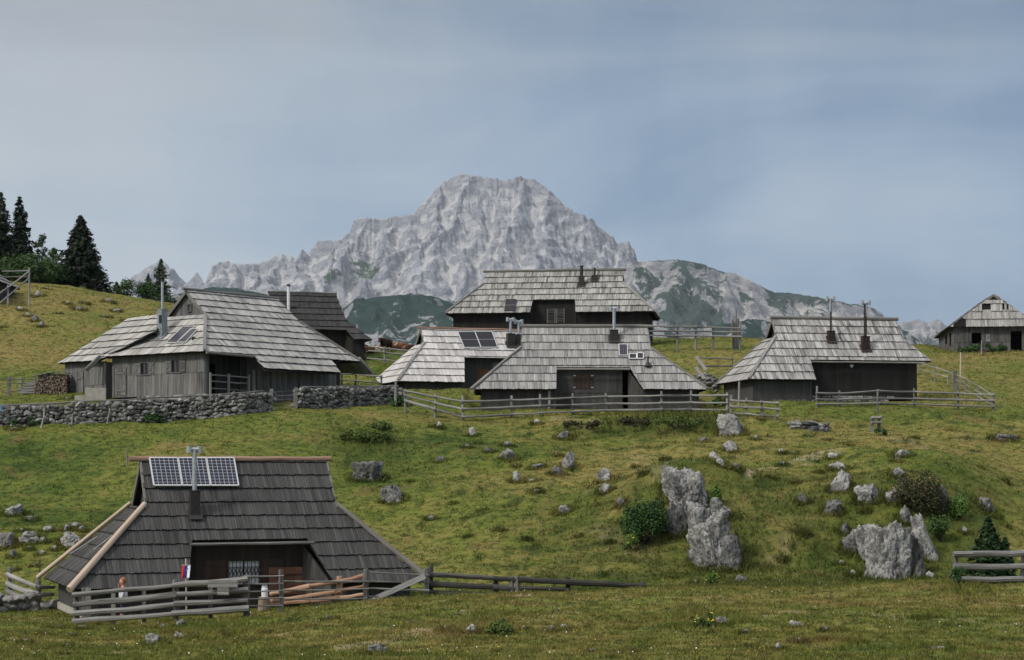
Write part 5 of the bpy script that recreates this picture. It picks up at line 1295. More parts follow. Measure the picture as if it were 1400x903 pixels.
fence('stake_bundle','bundle of upright grey stakes at the end of the skyline fence','stakes',[(1002,131.3,464,437,[]),(1005,131.4,464,441,[]),(1009,131.5,464,436,[]),(1006,131.8,464,424,[])],'fence',0.04,0.07)
fence('pasture_fence','three rail fence in front of the resting cattle','fence',[(462,None,488,466,[469,475,486]),(489,None,490,465,[471,478,488.5]),(526,None,497,474,[476.5,482,492.5]),(566,None,497,478,[481,487,496])],'fence',0.05,0.07,112,135)
fence('porch_side_fence','short rail fence at the right end of the large silver house','fence',[(452,None,529,511,[513,521]),(467,None,530,508,[512,520.5]),(486,None,530,508,[512,521]),(521,None,532,513,[515,524])],'fence',0.045,0.07,100,125)
fence('leaning_rail_fence','broken fence with leaning planks left of the double flue hut','fence',[(956,None,516,490,[489.5,501]),(1001,None,511,488,[491,501])],'fence',0.04,0.055,108,135,skip_post=(0,))
for (lb, a, b) in (('upper grey plank leaning at the broken fence end',(952,488),(965,506)),('lower brownish plank leaning on the rubble by the broken fence',(951,502),(963,518))):
    m = MB(); D = 116.5; p0, p1 = at(*a,D), at(*b,D-0.3); c = (p0+p1)/2; m.beam(p0-c,p1-c,0.2,0.06,(0,-1,0.3),0.85); o = m.build('leaning_plank',M['fence']); o.location = c; tag(o,lb,'plank')
fence('hill_fence','fence of pale poles slanting down the left hill beside the hut corner','fence',[(40,146,390,366,[372,381]),(11,144.5,410,390,[394,406]),(-14,143,432,408,[412,426])],'fence',0.075,0.075)
fence('hill_back_fence','two level pale rails joining the slanting hill fence','fence',[(39.5,146.6,388,366,[371,378.5]),(4,147.2,392,368,[371.5,379.5])],'fence',0.07,0.07,skip_post=(0,1))
fence('terrace_fence','thin wire and post fence left of the firewood stack','fence',[(-16,None,542,517,[520,526,536]),(12,None,541.5,515,[519,525,536]),(28,None,537,517,[518.5,524.5,534]),(48,None,534,517,[518.5,524,532])],'fence',0.022,0.085,100,118,square=True)
fence('right_log_fence','smooth pale three rail fence at the right edge before the young spruce','fence',[(1306,54,806,756,[757.5,775,791.5]),(1398,54.5,803,757,[756.5,774,792]),(1470,55,803,757,[756,773.5,792])],'fence',0.085,0.08)
fence('stile','small upright wooden frame standing alone in the meadow','stile',[(1192,None,591,570,[572,578]),(1202,None,591,569,[571.5,577.5])],'fence',0.07,0.08,90,112,square=True)
fence('leaning_stake','tall thin stake leaning behind the small wooden frame','stake',[(1200,None,566,534,[])],'fence',0.03,0.045,90,112)
fence('ruin_stake','pale crooked stick standing in front of the derelict hut','stake',[(1342,None,484,466,[])],'fence',0.03,0.05,120,149)
fence('yard_stake','thin post at the left corner of the double flue hut','stake',[(1010,None,558,522,[])],'fence',0.03,0.06,90,112)
def board_sign():
    D = 54.78; c = at(305,800,D); root = thing('blank_board','blank grey boards nailed onto the thick log fence','board',c)
    for (u0,u1,v0,v1) in ((284,325,793.5,798.5),(284,325,799,803.5),(297,313,803.8,808.5),(297,313,809,814)):
        m = MB(); a = at(u0,v1,D)-c; b = at(u1,v0,D)-c; m.box((a+b)/2,(b.x-a.x,0.03,b.z-a.z-0.004),0,rng.uniform(.5,.9)); m.build('plank',M['fence'],root)
board_sign()

# ------------------------------------------------------------------ dry stone walls
_ico = {}
def ico(sub):
    if sub not in _ico:
        bm = bmesh.new(); bmesh.ops.create_icosphere(bm, subdivisions=sub, radius=1.0)
        _ico[sub] = (np.array([v.co[:] for v in bm.verts]), np.array([[v.index for v in f.verts] for f in bm.faces])); bm.free()
    return _ico[sub]
def polytope(dirs, n, seed, lo=0.62, hi=1.0):
    g = np.random.default_rng(seed); P = g.normal(size=(n,3)); P /= np.linalg.norm(P,axis=1)[:,None]; d = g.uniform(lo,hi,n)
    c = dirs@P.T; r = np.where(c > 0.12, d[None,:]/np.maximum(c,0.12), 9.0).min(1)
    return np.minimum(r, 1.35)
def stone_wall(name, label, nodes, seed, lo=90, hi=110, th=0.55, sz=(0.18,0.46), rail=True, sticks=()):
    r_ = random.Random(seed); W = []
    for (u, vb, vt) in nodes:
        D = gD(u, vb, lo, hi); b = at(u, vb, D); W.append((b, at(u, vt+(1.5 if vb-vt > 18 else 0), D)))
    o0 = W[0][0].copy(); root = thing(name, label, 'stone wall', o0)
    V = []; Fc = []; C = []; base = 0; dirs, fs = ico(2)
    core = MB()
    for (b0,t0),(b1,t1) in zip(W[:-1],W[1:]):
        ln = (b1-b0).length; s = (b1-b0)/ln; sh = Vector((s.x,s.y,0)).normalized(); n = Vector((sh.y,-sh.x,0)); 
        core.hexa([p-o0 for p in (b0+n*-0.12-Vector((0,0,.3)), b1+n*-0.12-Vector((0,0,.3)), b1-n*(th-0.1)-Vector((0,0,.3)), b0-n*(th-0.1)-Vector((0,0,.3)),
            t0+n*-0.12-Vector((0,0,.12)), t1+n*-0.12-Vector((0,0,.12)), t1-n*(th-0.1)-Vector((0,0,.12)), t0-n*(th-0.1)-Vector((0,0,.12)))], 0.0)
        for face in (0, 1):
            y = -0.12
            k = 0
            while True:
                a = -r_.uniform(0,0.2); hh = r_.uniform(0.16,0.25)
                if y > max((t0-b0).z,(t1-b1).z): break
                while a < ln:
                    w = r_.uniform(*sz); f = a/ln; top = lerp((t0-b0).z,(t1-b1).z,min(1,max(0,f)))
                    yy = y+r_.uniform(-.06,.06)
                    if yy < top-(0.13 if rail else 0.0):
                        c = b0+s*(a+w/2)+Vector((0,0,yy+hh/2))-o0 - n*(0.08 if face == 0 else th-0.08)
                        rr = polytope(dirs, 11, r_.randrange(10**6), 0.62, 0.98)
                        q = dirs*rr[:,None]*np.array([w*0.60, 0.19, hh*r_.uniform(0.52,0.74)])
                        an = math.atan2(sh.y,sh.x)+r_.uniform(-.3,.3); t_ = r_.uniform(-.35,.35)
                        q = q@np.array([[math.cos(t_),0,math.sin(t_)],[0,1,0],[-math.sin(t_),0,math.cos(t_)]])
                        q = q@np.array([[math.cos(an),math.sin(an),0],[-math.sin(an),math.cos(an),0],[0,0,1]])
                        V.append(q+np.array(c)); Fc.append(fs+base); base += len(q); C += [min(1,max(0,r_.gauss(.45,.27)))]*len(q)
                    a += w*0.93
                y += hh*0.88
    o = np_mesh('stones', np.concatenate(V), np.concatenate(Fc), M['drystone'], False, root); vattr(o,'rnd',C)
    core.build('rubble_core', M['drystone'], root)
    if rail:
        pts = []
        for (b0,t0),(b1,t1) in zip(W[:-1],W[1:]):
            for j in range(4): pts.append(t0.lerp(t1,j/4)-o0+Vector((0,0.05,0.06+r_.uniform(-.025,.025))))
        m = MB(); m.tube(pts,0.05,7,0.3,0,0.1,seed); m.build('top_pole',M['fence_old'],root,True)
    for (u0,v0,u1,v1) in sticks:
        D = gD(u1,v1,lo,hi)-0.55; a = at(u0,v0,D+0.18)-o0; b = at(u1,v1+2,D)-o0; mid = a.lerp(b,0.5)+Vector((r_.uniform(-.06,.06),0,0))
        m = MB(); m.tube([a,mid,b],[0.04,0.05,0.055],7,r_.uniform(.6,1),0,0.1,int(u0)); m.build('leaning_stick',M['fence'],root,True)
    return root
stone_wall('dry_stone_wall','long dry stone wall with leaning sticks below the large silver house',[(-25,584,556),(4,583,555),(110,579.5,549.5),(180,577,546),(260,574,541.5),(330,567,537),(371,562,534.5)],3,
   sticks=((10,559,13,577),(61,557,56,584),(103,556,98,579),(150,551,147,575),(218,548,217,575),(287,547,283,567)))
stone_wall('gate_stone_wall','shorter dry stone wall right of the wire gate',[(411,559,530),(480,556.5,529),(530,553,528),(550,552,528)],4,sticks=((491,532,489,552),))
fence('wire_gate','gap closed by thin wires between the two dry stone walls','gate',[(371,None,562,532,[536,541.5,547,552.5,558]),(405,None,559,530,[535,540.5,546,551,557])],'fence',0.012,0.085,95,110,square=True,wob=0.02)
fence('wall_end_post','grey post at the right end of the short dry stone wall','post',[(541,None,556,521,[])],'fence',0.03,0.075,95,110)
# a low wall of stones beside the foreground hut, and rubble heaps
stone_wall('stone_heap','low tumbled heap of stones at the lower left beside the corner fence',[(-20,838,822),(30,836,822),(72,834,825)],6,56,68,0.8,(0.22,0.5),rail=False)
stone_wall('rubble_wall','low ruined line of stones in the grass left of the small wooden frame',[(1082,587,579),(1108,589,579),(1131,590,582)],7,90,108,0.7,(0.25,0.6),rail=False)
stone_wall('rubble_bank','rubble bank by the broken fence left of the double flue hut',[(951,523,513),(966,531,517),(980,539,527)],8,100,125,0.6,(0.2,0.45),rail=False)

# ------------------------------------------------------------------ rocks
def rock_mesh(seed, sub, w, d, h, rough=0.20, facets=14, karst=0.5, boxy=False):
    dirs, fs = ico(sub); g = np.random.default_rng(seed)
    r = polytope(dirs, facets, seed, 0.60, 1.0)
    if boxy:
        ax = np.array([[1,0,0],[-1,0,0],[0,1,0],[0,-1,0],[0,0,1],[0,0,-1.]])+g.normal(0,0.22,(6,3)); ax /= np.linalg.norm(ax,axis=1)[:,None]
        cc = dirs@ax.T; dd = g.uniform(0.70,0.85,6); r = np.minimum(np.where(cc > 0.1, dd[None,:]/np.maximum(cc,0.1), 9).min(1), polytope(dirs, 7, seed+5, 0.8, 1.05))
    q = dirs*r[:,None]
    n1 = fbm3(q*1.6+seed*3.1, 4, seed, 0.55); n2 = fbm3(q*np.array([3.4,3.4,2.2])+seed, 4, seed+9, 0.6, ridged=True)
    n3 = fbm3(q*np.array([7.5,7.5,4.5])-seed, 3, seed+19, 0.6, ridged=True)
    q = q*(1+rough*1.5*n1-rough*karst*0.9*np.clip(1-n2-0.5,0,1)-rough*0.35*np.clip(0.8-n3,0,1))[:,None]
    if boxy:
        for sc_, dp in ((1.5,0.11),(2.9,0.06)):
            cz = perlin3(q*np.array([sc_,sc_,sc_*0.8])+0.35*perlin3(q*3.1, seed+40)[:,None]+seed*1.7, seed+33); q = q*(1-dp*np.exp(-(cz/0.045)**2))[:,None]
    m = np.abs(q).max(0); q = q/m
    a = g.uniform(0,6.28)
    q = q@np.array([[math.cos(a),math.sin(a),0],[-math.sin(a),math.cos(a),0],[0,0,1]])
    q = q/np.abs(q).max(0)
    return q*np.array([w/2,d/2,h/2]), fs
ROCKS = []
def rock(u, vb, w, h, label, mat='rock', seed=None, sub=None, lo=36, hi=112, name='boulder', cat='rock', group=None, depth=0.8, tilt=0, **kw):
    p = ground(u, vb-min(3, h*0.15), lo, hi); D = p.y; sc = D/PX; seed = int(u*7+vb*13) if seed is None else seed
    wm = w*sc; hm = h*sc
    sub = sub or (6 if w > 58 else 5 if w > 24 else 4 if w > 14 else 3)
    hh = hm*1.5
    ROCKS.append((p.x, p.y, wm, max(wm*depth,0.15)))
    q, fs = rock_mesh(seed, sub, wm, max(wm*depth, 0.15), hh, **kw)
    if tilt: 
        c, s_ = math.cos(tilt), math.sin(tilt); q = q@np.array([[c,0,s_],[0,1,0],[-s_,0,c]])
    o = np_mesh(name, q, fs, M[mat], True)
    o.location = (p.x, p.y+0.1*wm, p.z-hm*0.10+hh/2-(hh-hm)*0.85)
    return tag(o, label, cat, group)
BIG = [
 (502,659,45,38,'dark squat boulder alone on the green slope right of the foreground roof','rock_dark',0.15),
 (537,688,32,25,'jagged grey rock just below the dark squat boulder on the slope','rock',0.5),
 (600,588,11,11,'small upright stone beneath the left bend of the long fence','rock',0),
 (648,599,12,14,'little pale pointed stone below the long fence','rock_white',0.4),
 (602,633,16,9,'low dark stone in grass right of the dark squat boulder','rock_dark',0),
 (669,620,13,8,'small dark stone left of a pale slanted rock','rock_dark',0),
 (694,613,14,9,'grey stone directly above the pale slanted rock','rock',0),
 (695,631,20,18,'pale slanted rock in the middle of the slope','rock',-0.6),
 (706,662,15,15,'pale blocky rock left of a flat white stone on mid slope','rock',0),
 (726,661,17,8,'flat white stone right of a pale blocky rock','rock_white',0),
 (734,582,11,8,'rounded grey stone just under the long fence rails','rock',0),
 (771,602,19,11,'broad low grey stone below the middle hut','rock',0),
 (734,644,19,13,'dark mossy stone on mid slope above the flat white stone','rock_dark',0),
 (779,644,22,26,'tall pale rock leaning over a darker one on mid slope','rock',-0.5),
 (762,652,18,13,'dark rock at the foot of the tall pale leaning rock','rock_dark',0),
 (828,661,27,18,'upper pale stone of a stacked pair left of the big outcrop','rock',-0.2),
 (827,676,18,14,'lower rounded stone of a stacked pair left of the big outcrop','rock',0),
 (771,703,20,11,'white wedge of rock low on the slope','rock_white',0.2),
 (1000,598,40,32,'large pale boulder just under the short plank fence','rock_white',0),
 (998,620,20,15,'grey stone in the grass right below the large pale boulder','rock',0),
 (976,632,21,14,'whitish split rock, left half, below the large pale boulder','rock_white',0.3),
 (987,640,14,13,'grey split rock, right half, below the large pale boulder','rock',0.3),
 (961,607,18,8,'dark flat stone left of the large pale boulder','rock_dark',0.3),
 (1007,644,13,10,'dark stone right of the split rock','rock_dark',0),
 (938,702,62,64,'massive upper block of the central limestone outcrop','rock',0.25),
 (926,733,36,44,'lower left block of the central limestone outcrop beside the green bush','rock_dark',0),
 (923,689,15,18,'small pale block wedged in the central limestone outcrop','rock',0),
 (977,780,68,82,'largest fissured boulder at the foot of the central outcrop','rock',0.12),
 (983,716,32,34,'pointed block on top of the largest fissured boulder','rock',0.1),
 (957,735,34,50,'rough middle block joining the two halves of the central limestone outcrop','rock',0.1),
 (918,672,30,36,'left shoulder of the upper central limestone outcrop','rock',-0.1),
 (1000,782,36,52,'right flank of the largest fissured boulder','rock_dark',-0.15),
 (1243,790,40,62,'right half of the biggest craggy block','rock_dark',-0.1),
 (1192,770,40,52,'left half of the biggest craggy block','rock',0.1),
 (850,693,13,12,'dark stone above the round green bush','rock_dark',0),
 (1012,801,24,14,'dark rock half hidden behind the near rise below the outcrop','rock_dark',0),
 (1146,645,24,17,'pale humped rock beside the end of the dirt path','rock',-0.3),
 (1139,629,16,9,'small pale rock touching the end of the dirt path','rock_white',0),
 (1152,674,34,30,'striped grey boulder below the end of the dirt path','rock',-0.2),
 (1187,689,32,24,'light grey double rock left of the brown shrub','rock',0.3),
 (1224,689,25,20,'grey rock touching the left side of the brown shrub','rock',0),
 (1234,627,24,14,'long pale stone slanting in the right hand meadow','rock_white',0.6),
 (1228,655,20,13,'flat grey stone above the brown shrub','rock',0.3),
 (1137,705,28,25,'dark rock with white top left of the right outcrop','rock_dark',-0.5),
 (1099,691,14,16,'small dark jagged stone left of the right outcrop','rock_dark',0.3),
 (1290,704,24,40,'upright grey rock behind the brown shrub','rock_dark',0.2),
 (1352,704,26,25,'dark rock above the young spruce at right','rock_dark',0.3),
 (1216,796,74,90,'biggest craggy block of the right hand outcrop','rock',0.15),
 (1171,760,38,34,'dark shoulder on the left of the right hand outcrop','rock_dark',0.3),
 (1154,733,16,18,'small dark knob at the left end of the right hand outcrop','rock_dark',0),
 (1237,716,20,24,'small crag on top of the right hand outcrop','rock',0),
 (1264,767,30,64,'tall leaning spire on the right of the right hand outcrop','rock',0.3),
 (1258,796,18,28,'narrow block at the foot of the leaning spire','rock_dark',0),
 (1274,795,15,12,'low block right of the leaning spire base','rock',0),
 (1376,603,34,9,'low flat rock at the far right of the meadow','rock_dark',0),
 (19,707,30,14,'flat dark topped rock on the left knoll, highest there','rock',0.3),
 (41,714,18,10,'sloping slab right of the highest rock on the left knoll','rock_dark',0.4),
 (8,751,30,26,'large rock on the left knoll cut by the picture edge','rock',0),
 (40,743,30,15,'wide grey rock in the middle of the left knoll','rock',0),
 (98,753,32,21,'ribbed grey rock on the left knoll nearest the foreground roof','rock',-0.3),
 (103,723,16,9,'pale rock at the right top of the left knoll','rock',0),
 (209,885,22,19,'cracked pale boulder in the foreground grass below the log fence','rock',0),
 (245,876,17,12,'tan rock right of the cracked pale boulder','rock_white',0),
 (246,860,16,12,'grey rock touching the log fence foot','rock',0),
 (515,907,36,18,'grey rock cut off by the bottom edge','rock_dark',0),
 (647,867,21,12,'patchy dark rock left of the tall weeds in the foreground','rock',0),
 (987,857,25,12,'dark rounded rock in the right foreground grass','rock_dark',0),
 (1091,860,23,11,'pale flat rock in the right foreground','rock_white',0),
 (1091,880,14,10,'small pale rock below the pale flat rock in the right foreground','rock',0),
 (1064,894,10,14,'narrow white upright stone in the right foreground','rock_white',0),
 (1282,896,29,6,'long flat pale stone flush with the grass at lower right','rock_white',0),
 (52,407,15,9,'white stones breaking the turf below the hill fence','rock_white',0),
 (107,426,16,8,'dark streaked rock in the dry hillside grass','rock_dark',0),
 (148,412,13,6,'white stone near the crest of the left hill','rock_white',0.2),
]
for (u,v,w,h,lb,mt,ti) in BIG:
    hi = 150 if v < 500 else 112
    big = dict(rough=0.27, karst=1.2, facets=10, boxy=True) if w > 28 else dict(rough=0.28, karst=0.8, facets=11)
    rock(u,v,w*1.06,h,lb,mt,tilt=ti,hi=hi,lo=62 if 640 < v < 803 and v > 700 and u > 600 else 36, **big)
SMALL = {
 ('small stone showing in the grass of the left knoll','stones on the left knoll'):[(65,728,14,8),(90,728,10,9),(59,743,12,8),(18,765,12,12),(74,754,10,8),(40,754,8,6),(56,760,10,7),(112,728,10,8),(136,727,10,6),(120,742,7,5),(30,728,8,5),(82,741,9,6),(48,775,8,5),(20,782,9,5)],
 ('small stone in the turf below the foreground log fences','stones below the log fences'):[(222,863,10,9),(92,889,14,8),(77,860,19,6),(112,861,14,6),(99,872,7,6),(37,882,12,8),(304,871,8,5),(450,850,17,8),(366,868,9,8),(436,889,11,6),(428,858,8,5),(232,869,8,7),(265,874,8,6),(160,862,9,4),(60,870,6,3),(133,855,7,3)],
 ('small stone scattered in the right foreground turf','stones in the foreground meadow'):[(716,864,12,9),(754,866,9,9),(770,862,13,9),(608,864,10,8),(862,862,4,6),(864,894,8,3),(703,842,5,5),(809,903,22,5),(1018,868,14,7),(1130,865,10,8),(1148,864,6,5),(1128,876,9,4),(1165,878,8,5),(1177,880,9,4),(1042,892,15,5),(1276,845,12,4),(622,866,7,5),(1255,848,9,3)],
 ('little stone lying loose on the middle slope','loose stones on the slope'):[(639,614,8,6),(761,625,7,5),(733,676,13,7),(588,712,13,6),(686,727,5,5),(1069,622,9,8),(1071,639,10,7),(1033,603,7,7),(919,792,8,7),(1228,633,8,8),(1320,732,9,10),(1375,721,6,4),(655,608,5,4),(705,640,5,4),(780,634,5,4),(870,640,5,4),(880,650,5,3),(910,630,5,3),(1055,655,5,4),(1088,662,5,5),(1120,648,6,4),(1183,702,8,5),(1040,575,6,3),(1130,603,5,3),(1160,610,5,3),(660,700,5,3),(640,735,6,4),(720,740,5,3),(790,735,6,4),(560,660,4,3),(620,690,4,3),(835,745,6,4),(950,800,9,6),(1150,775,9,8),(1166,790,12,9),(1100,735,7,5),(1070,770,8,6),(1300,590,5,3),(1340,640,5,3),(1375,660,5,3),(1250,600,4,3)],
 ('little pale stone in the dry grass of the left hill','stones on the left hill'):[(92,417,9,5),(116,416,10,4),(64,395,7,4),(28,426,9,7),(38,434,9,6),(48,441,11,9),(57,448,10,9),(159,428,13,5),(145,435,10,4),(4,449,5,3),(80,430,6,3),(170,440,7,3)],
}
for (lb, gp), L_ in SMALL.items():
    for k, (u,v,w,h) in enumerate(L_):
        rock(u,v,w,h,lb,('rock_white','rock','rock','rock_dark')[(k*7+int(u))%4],hi=155 if v<500 else 112,lo=62 if (v > 700 and v < 803 and u > 560) else 36,name='stone',cat='stone',group=gp,sub=3)

# ------------------------------------------------------------------ trees and bushes
def tri_cloud(name, C, Nn, size, mat, parent, g, aspect=0.5, col=None):
    """leaf-sized triangles/quads at points C, roughly facing Nn"""
    n = len(C); a = g.normal(size=(n,3)); a -= Nn*(a*Nn).sum(1)[:,None]*0.75
    a /= np.linalg.norm(a,axis=1)[:,None]+1e-9
    b = np.cross(Nn+g.normal(0,0.35,(n,3)), a); b /= np.linalg.norm(b,axis=1)[:,None]+1e-9
    s = (size*g.uniform(0.6,1.4,n))[:,None]
    V = np.stack([C-a*s, C+b*s*aspect, C+a*s, C-b*s*aspect],1).reshape(-1,3)
    o = np_mesh(name, V, np.arange(4*n).reshape(-1,4), mat, False, parent)
    vattr(o, 'rnd', np.repeat(g.uniform(0,1,n) if col is None else col, 4)); return o
def spruce(u, vb, vt, D, hw, label, seed, mat='spruce', group=None, name='spruce_tree', cat='tree', dens=1.0, bare=0.03, droop=0.35, zig=0.2):
    g = np.random.default_rng(seed); x = (u-UC)*D/PX; zb = (VH-vb)*D/PX; zt = (VH-vt)*D/PX; zg = tz(x, D); zb = min(zb, zg) if vb else zg
    h = zt-zb; w = hw*D/PX; t = thing(name, label, cat, (x, D, zb), 0, group)
    m = MB(); m.tube([(0,0,-0.3),(0.02,0,h*0.4),(0,0.02,h*0.97)],[h*0.022,h*0.014,0.01],7); m.build('trunk',M['bark'],t,True)
    C = []; Nn = []; nl = int(30*dens)+12; lm = MB()
    for i in range(nl):
        f = bare+(1-bare)*(i+g.uniform(0,1))/nl; z = h*f
        rad = w*(1-f)**0.82*g.uniform(1-zig*1.5,1+zig*0.6)+0.04*w
        nb = max(4, int(10*(1-f)+4)); ph = g.uniform(0,6.28)
        for b in range(nb):
            a = ph+2*math.pi*b/nb+g.uniform(-.3,.3); L_ = rad*g.uniform(0.72,1.12)
            npt = max(4, int(26*L_/w*dens)+3)
            tt = g.uniform(0.12,1,npt)**0.8
            side = g.normal(0,0.11*L_,npt)*(1.15-tt)
            dz = -droop*L_*tt+0.30*droop*L_*tt**2.5*1.6 - np.abs(g.normal(0,0.05*w,npt))
            ca, sa = math.cos(a), math.sin(a)
            C.append(np.stack([ca*L_*tt-sa*side, sa*L_*tt+ca*side, z+dz],1))
            Nn.append(np.stack([ca*0.45+g.normal(0,.3,npt), sa*0.45+g.normal(0,.3,npt), np.full(npt,0.75)],1))
            if b % 2 == 0: lm.tube([(0,0,z),(ca*L_*0.8,sa*L_*0.8,z-droop*L_*0.55)],[0.025,0.008],4,caps=False)
    C = np.concatenate(C); Nn = np.concatenate(Nn); Nn /= np.linalg.norm(Nn,axis=1)[:,None]
    tri_cloud('crown', C, Nn, 0.055*w+0.045, M[mat], t, g, 0.42)
    lm.build('branches', M['bark'], t)
    return t
def leafy(u, vb, w, h, label, seed, mat='leaf', D=None, lo=36, hi=170, n=2600, leaf=0.06, lumps=9, name='bush', cat='bush', group=None, trunk=False, tall=False, flowers=None, embed=0.1):
    g = np.random.default_rng(seed)
    if D is None: D = gD(u, vb, lo, hi)
    x = (u-UC)*D/PX; z0 = tz(x, D); sc = D/PX; W = w*sc; Hh = h*sc
    if tall: z0 = min(z0, (VH-vb)*sc); Hh = (VH-vb+h)*sc-z0
    t = thing(name, label, cat, (x, D, z0), 0, group)
    C = []; Nn = []; m = MB()
    for k in range(lumps):
        if trunk:
            f = 0.25+0.75*(k+0.5)/lumps; c = np.array([g.normal(0,0.22)*W*(1.2-0.7*f), g.normal(0,0.2)*W, Hh*f*0.93]); r = W*g.uniform(0.14,0.30)*(1.15-0.5*f)
        else:
            a = g.uniform(0,6.28); q = g.uniform(0,1)**0.5; zf = g.uniform(0.25,0.78)*(1-0.45*q)
            c = np.array([math.cos(a)*q*W*0.36, math.sin(a)*q*W*0.30, Hh*zf]); r = min(W,Hh*1.1)*g.uniform(0.20,0.32)
        nn = n//lumps; d = g.normal(size=(nn,3)); d /= np.linalg.norm(d,axis=1)[:,None]
        rr = r*g.uniform(0.25,1.08,nn)**0.5
        P = c+d*rr[:,None]*np.array([1,1,0.85]); P = P[P[:,2] > -0.02]; d = d[:len(P)]
        C.append(P); Nn.append((P-c)/(np.linalg.norm(P-c,axis=1)[:,None]+1e-6)*0.6+np.array([0,0,0.6])+g.normal(0,0.35,P.shape))
        m.tube([(g.normal(0,0.03)*W,0,-0.1),(c[0]*0.5,c[1]*0.5,c[2]*0.5),tuple(c)],[0.014*W+0.01,0.009*W+0.008,0.006],5,caps=False)
    C = np.concatenate(C); Nn = np.concatenate(Nn); Nn /= np.linalg.norm(Nn,axis=1)[:,None]
    if not trunk:
        kx = W*0.5/np.percentile(np.abs(C[:,0]),97); kz = Hh/np.percentile(C[:,2],98); C = C*np.array([kx,kx,kz])
    tri_cloud('crown' if trunk else 'foliage', C, Nn, leaf, M[mat], t, g, 0.55)
    m.build('trunk' if trunk else 'stems', M['bark'], t)
    if flowers:
        sel = C[(C[:,2] > Hh*0.35)]; sel = sel[g.permutation(len(sel))[:flowers[1]]]
        tri_cloud('blossoms', sel+np.array([0,-0.03,0.03]), np.tile(np.array([[0,-0.5,0.8]]),(len(sel),1)), leaf*0.7, M[flowers[0]], t, g, 0.8)
    return t
spruce(110,400,294,164,47,'tallest free standing dark spruce on the left hill crest',1,dens=1.7)
spruce(27,392,269,186,44,'dark spruce rising behind the hill fence',2,dens=1.5)
spruce(1,392,262,182,42,'dark spruce cut by the left picture edge',3,dens=1.5)
spruce(-26,385,290,186,36,'spruce just outside the left edge of the wood',4,dens=0.9)
leafy(57,366,27,50,'slender broadleaf tree between the dark spruces',11,'larch',D=176,n=1500,leaf=0.11,lumps=26,name='slender_tree',cat='tree',trunk=True,tall=True)
leafy(72,380,30,44,'loose light tree touching the left side of the tallest spruce',12,'leaf',D=174,n=1700,leaf=0.11,lumps=26,name='slender_tree',cat='tree',trunk=True,tall=True)
for k,(u,vb,w,h,lb) in enumerate(((8,378,46,32,'bright green bush behind the hill hut corner'),(36,386,40,36,'broad green bush right of the hill fence top'),(62,390,46,34,'green bush in front of the slender broadleaf tree'),(84,394,34,28,'low green bush at the foot of the tallest spruce'))):
    leafy(u,vb,w,h,lb,20+k,('leaf','leaf','leaf','leaf_deep')[k],D=158+k*1.5,n=2600,leaf=0.10,lumps=14,group='bushes on the left hill crest')
leafy(166,403,34,24,'small green bush on the hill crest between spruce and larch',30,'leaf',D=164,n=1400,leaf=0.09,lumps=10,name='bush')
leafy(161,400,11,20,'leafy sapling on the crest right of the tallest spruce',31,'leaf',D=163,n=500,leaf=0.09,lumps=7,name='sapling',cat='tree',trunk=True)
spruce(220,416,354,166,25,'airy larch behind the annex of the large silver house',5,'larch',name='larch_tree',dens=0.75,droop=0.05,zig=0.45)
spruce(203,416,374,167,15,'smaller larch leaning left of the airy larch',6,'larch',name='larch_tree',dens=0.6,droop=0.05,zig=0.4)
leafy(205,416,36,22,'dark bush under the two larches',32,'leaf_deep',D=163,n=1400,leaf=0.09,lumps=10)
leafy(883,744,58,58,'round dark green bush beside the central limestone outcrop',40,'leaf_deep',lo=62,n=5200,leaf=0.055,lumps=16)
leafy(1256,700,62,48,'brownish olive shrub with fading orange blossoms',41,'leaf_olive',lo=64,n=5000,leaf=0.045,lumps=16,flowers=('flower_orange',90))
spruce(1308,690,655,80.5,17,'dwarf dark conifer right of the brownish shrub',42,'young',name='dwarf_conifer',cat='bush',dens=1.2,droop=-0.5,zig=0.4)
leafy(1311,712,28,30,'bright yellow green bush under the dwarf conifer',43,'leaf_bright',lo=64,n=2200,leaf=0.045,lumps=12)
spruce(1351,800,706,62,38,'young spruce behind the right hand log fence',44,'young',name='young_spruce',dens=1.6,zig=0.35)
spruce(1374,802,735,63,26,'smaller spruce behind the right hand log fence, nearest the edge',45,'young',name='young_spruce',dens=1.3,zig=0.35)
leafy(980,692,16,26,'light green plant between the two central boulders',46,'leaf_bright',lo=64,n=900,leaf=0.05,lumps=7,name='plant',cat='plant')
leafy(862,752,22,22,'yellow flowered weed left of the round dark bush',47,'leaf_bright',lo=62,n=700,leaf=0.04,lumps=7,name='weed',cat='plant',flowers=('flower_yellow',30))
leafy(972,803,16,20,'yellow flowered weed below the largest fissured boulder',48,'leaf_bright',lo=62,n=500,leaf=0.04,lumps=6,name='weed',cat='plant',flowers=('flower_yellow',26))
leafy(962,858,26,17,'yellow flowered weed left of the dark rounded rock in the right foreground',49,'leaf',lo=36,hi=60,n=700,leaf=0.03,lumps=8,name='weed',cat='plant',flowers=('flower_yellow',34))
leafy(684,868,34,20,'tuft of tall weeds in the centre foreground',50,'leaf_herb',lo=36,hi=60,n=1200,leaf=0.03,lumps=9,name='weed',cat='plant')
leafy(1220,775,20,18,'green fern at the foot of the right hand outcrop',51,'leaf_bright',lo=62,n=600,leaf=0.04,lumps=6,name='fern',cat='plant')
leafy(1285,742,30,34,'green undergrowth right of the leaning spire',52,'leaf',lo=62,n=1500,leaf=0.045,lumps=10)
leafy(862,583,50,11,'dark scrub on the bank under the long fence',53,'leaf_olive',lo=88,n=1500,leaf=0.06,lumps=14)
leafy(800,585,56,9,'low dark scrub below the middle of the long fence',54,'leaf_olive',lo=88,n=1500,leaf=0.06,lumps=14)
leafy(925,585,66,14,'grassy scrub on the bank left of the large pale boulder',55,'leaf_herb',lo=88,n=2000,leaf=0.06,lumps=16)
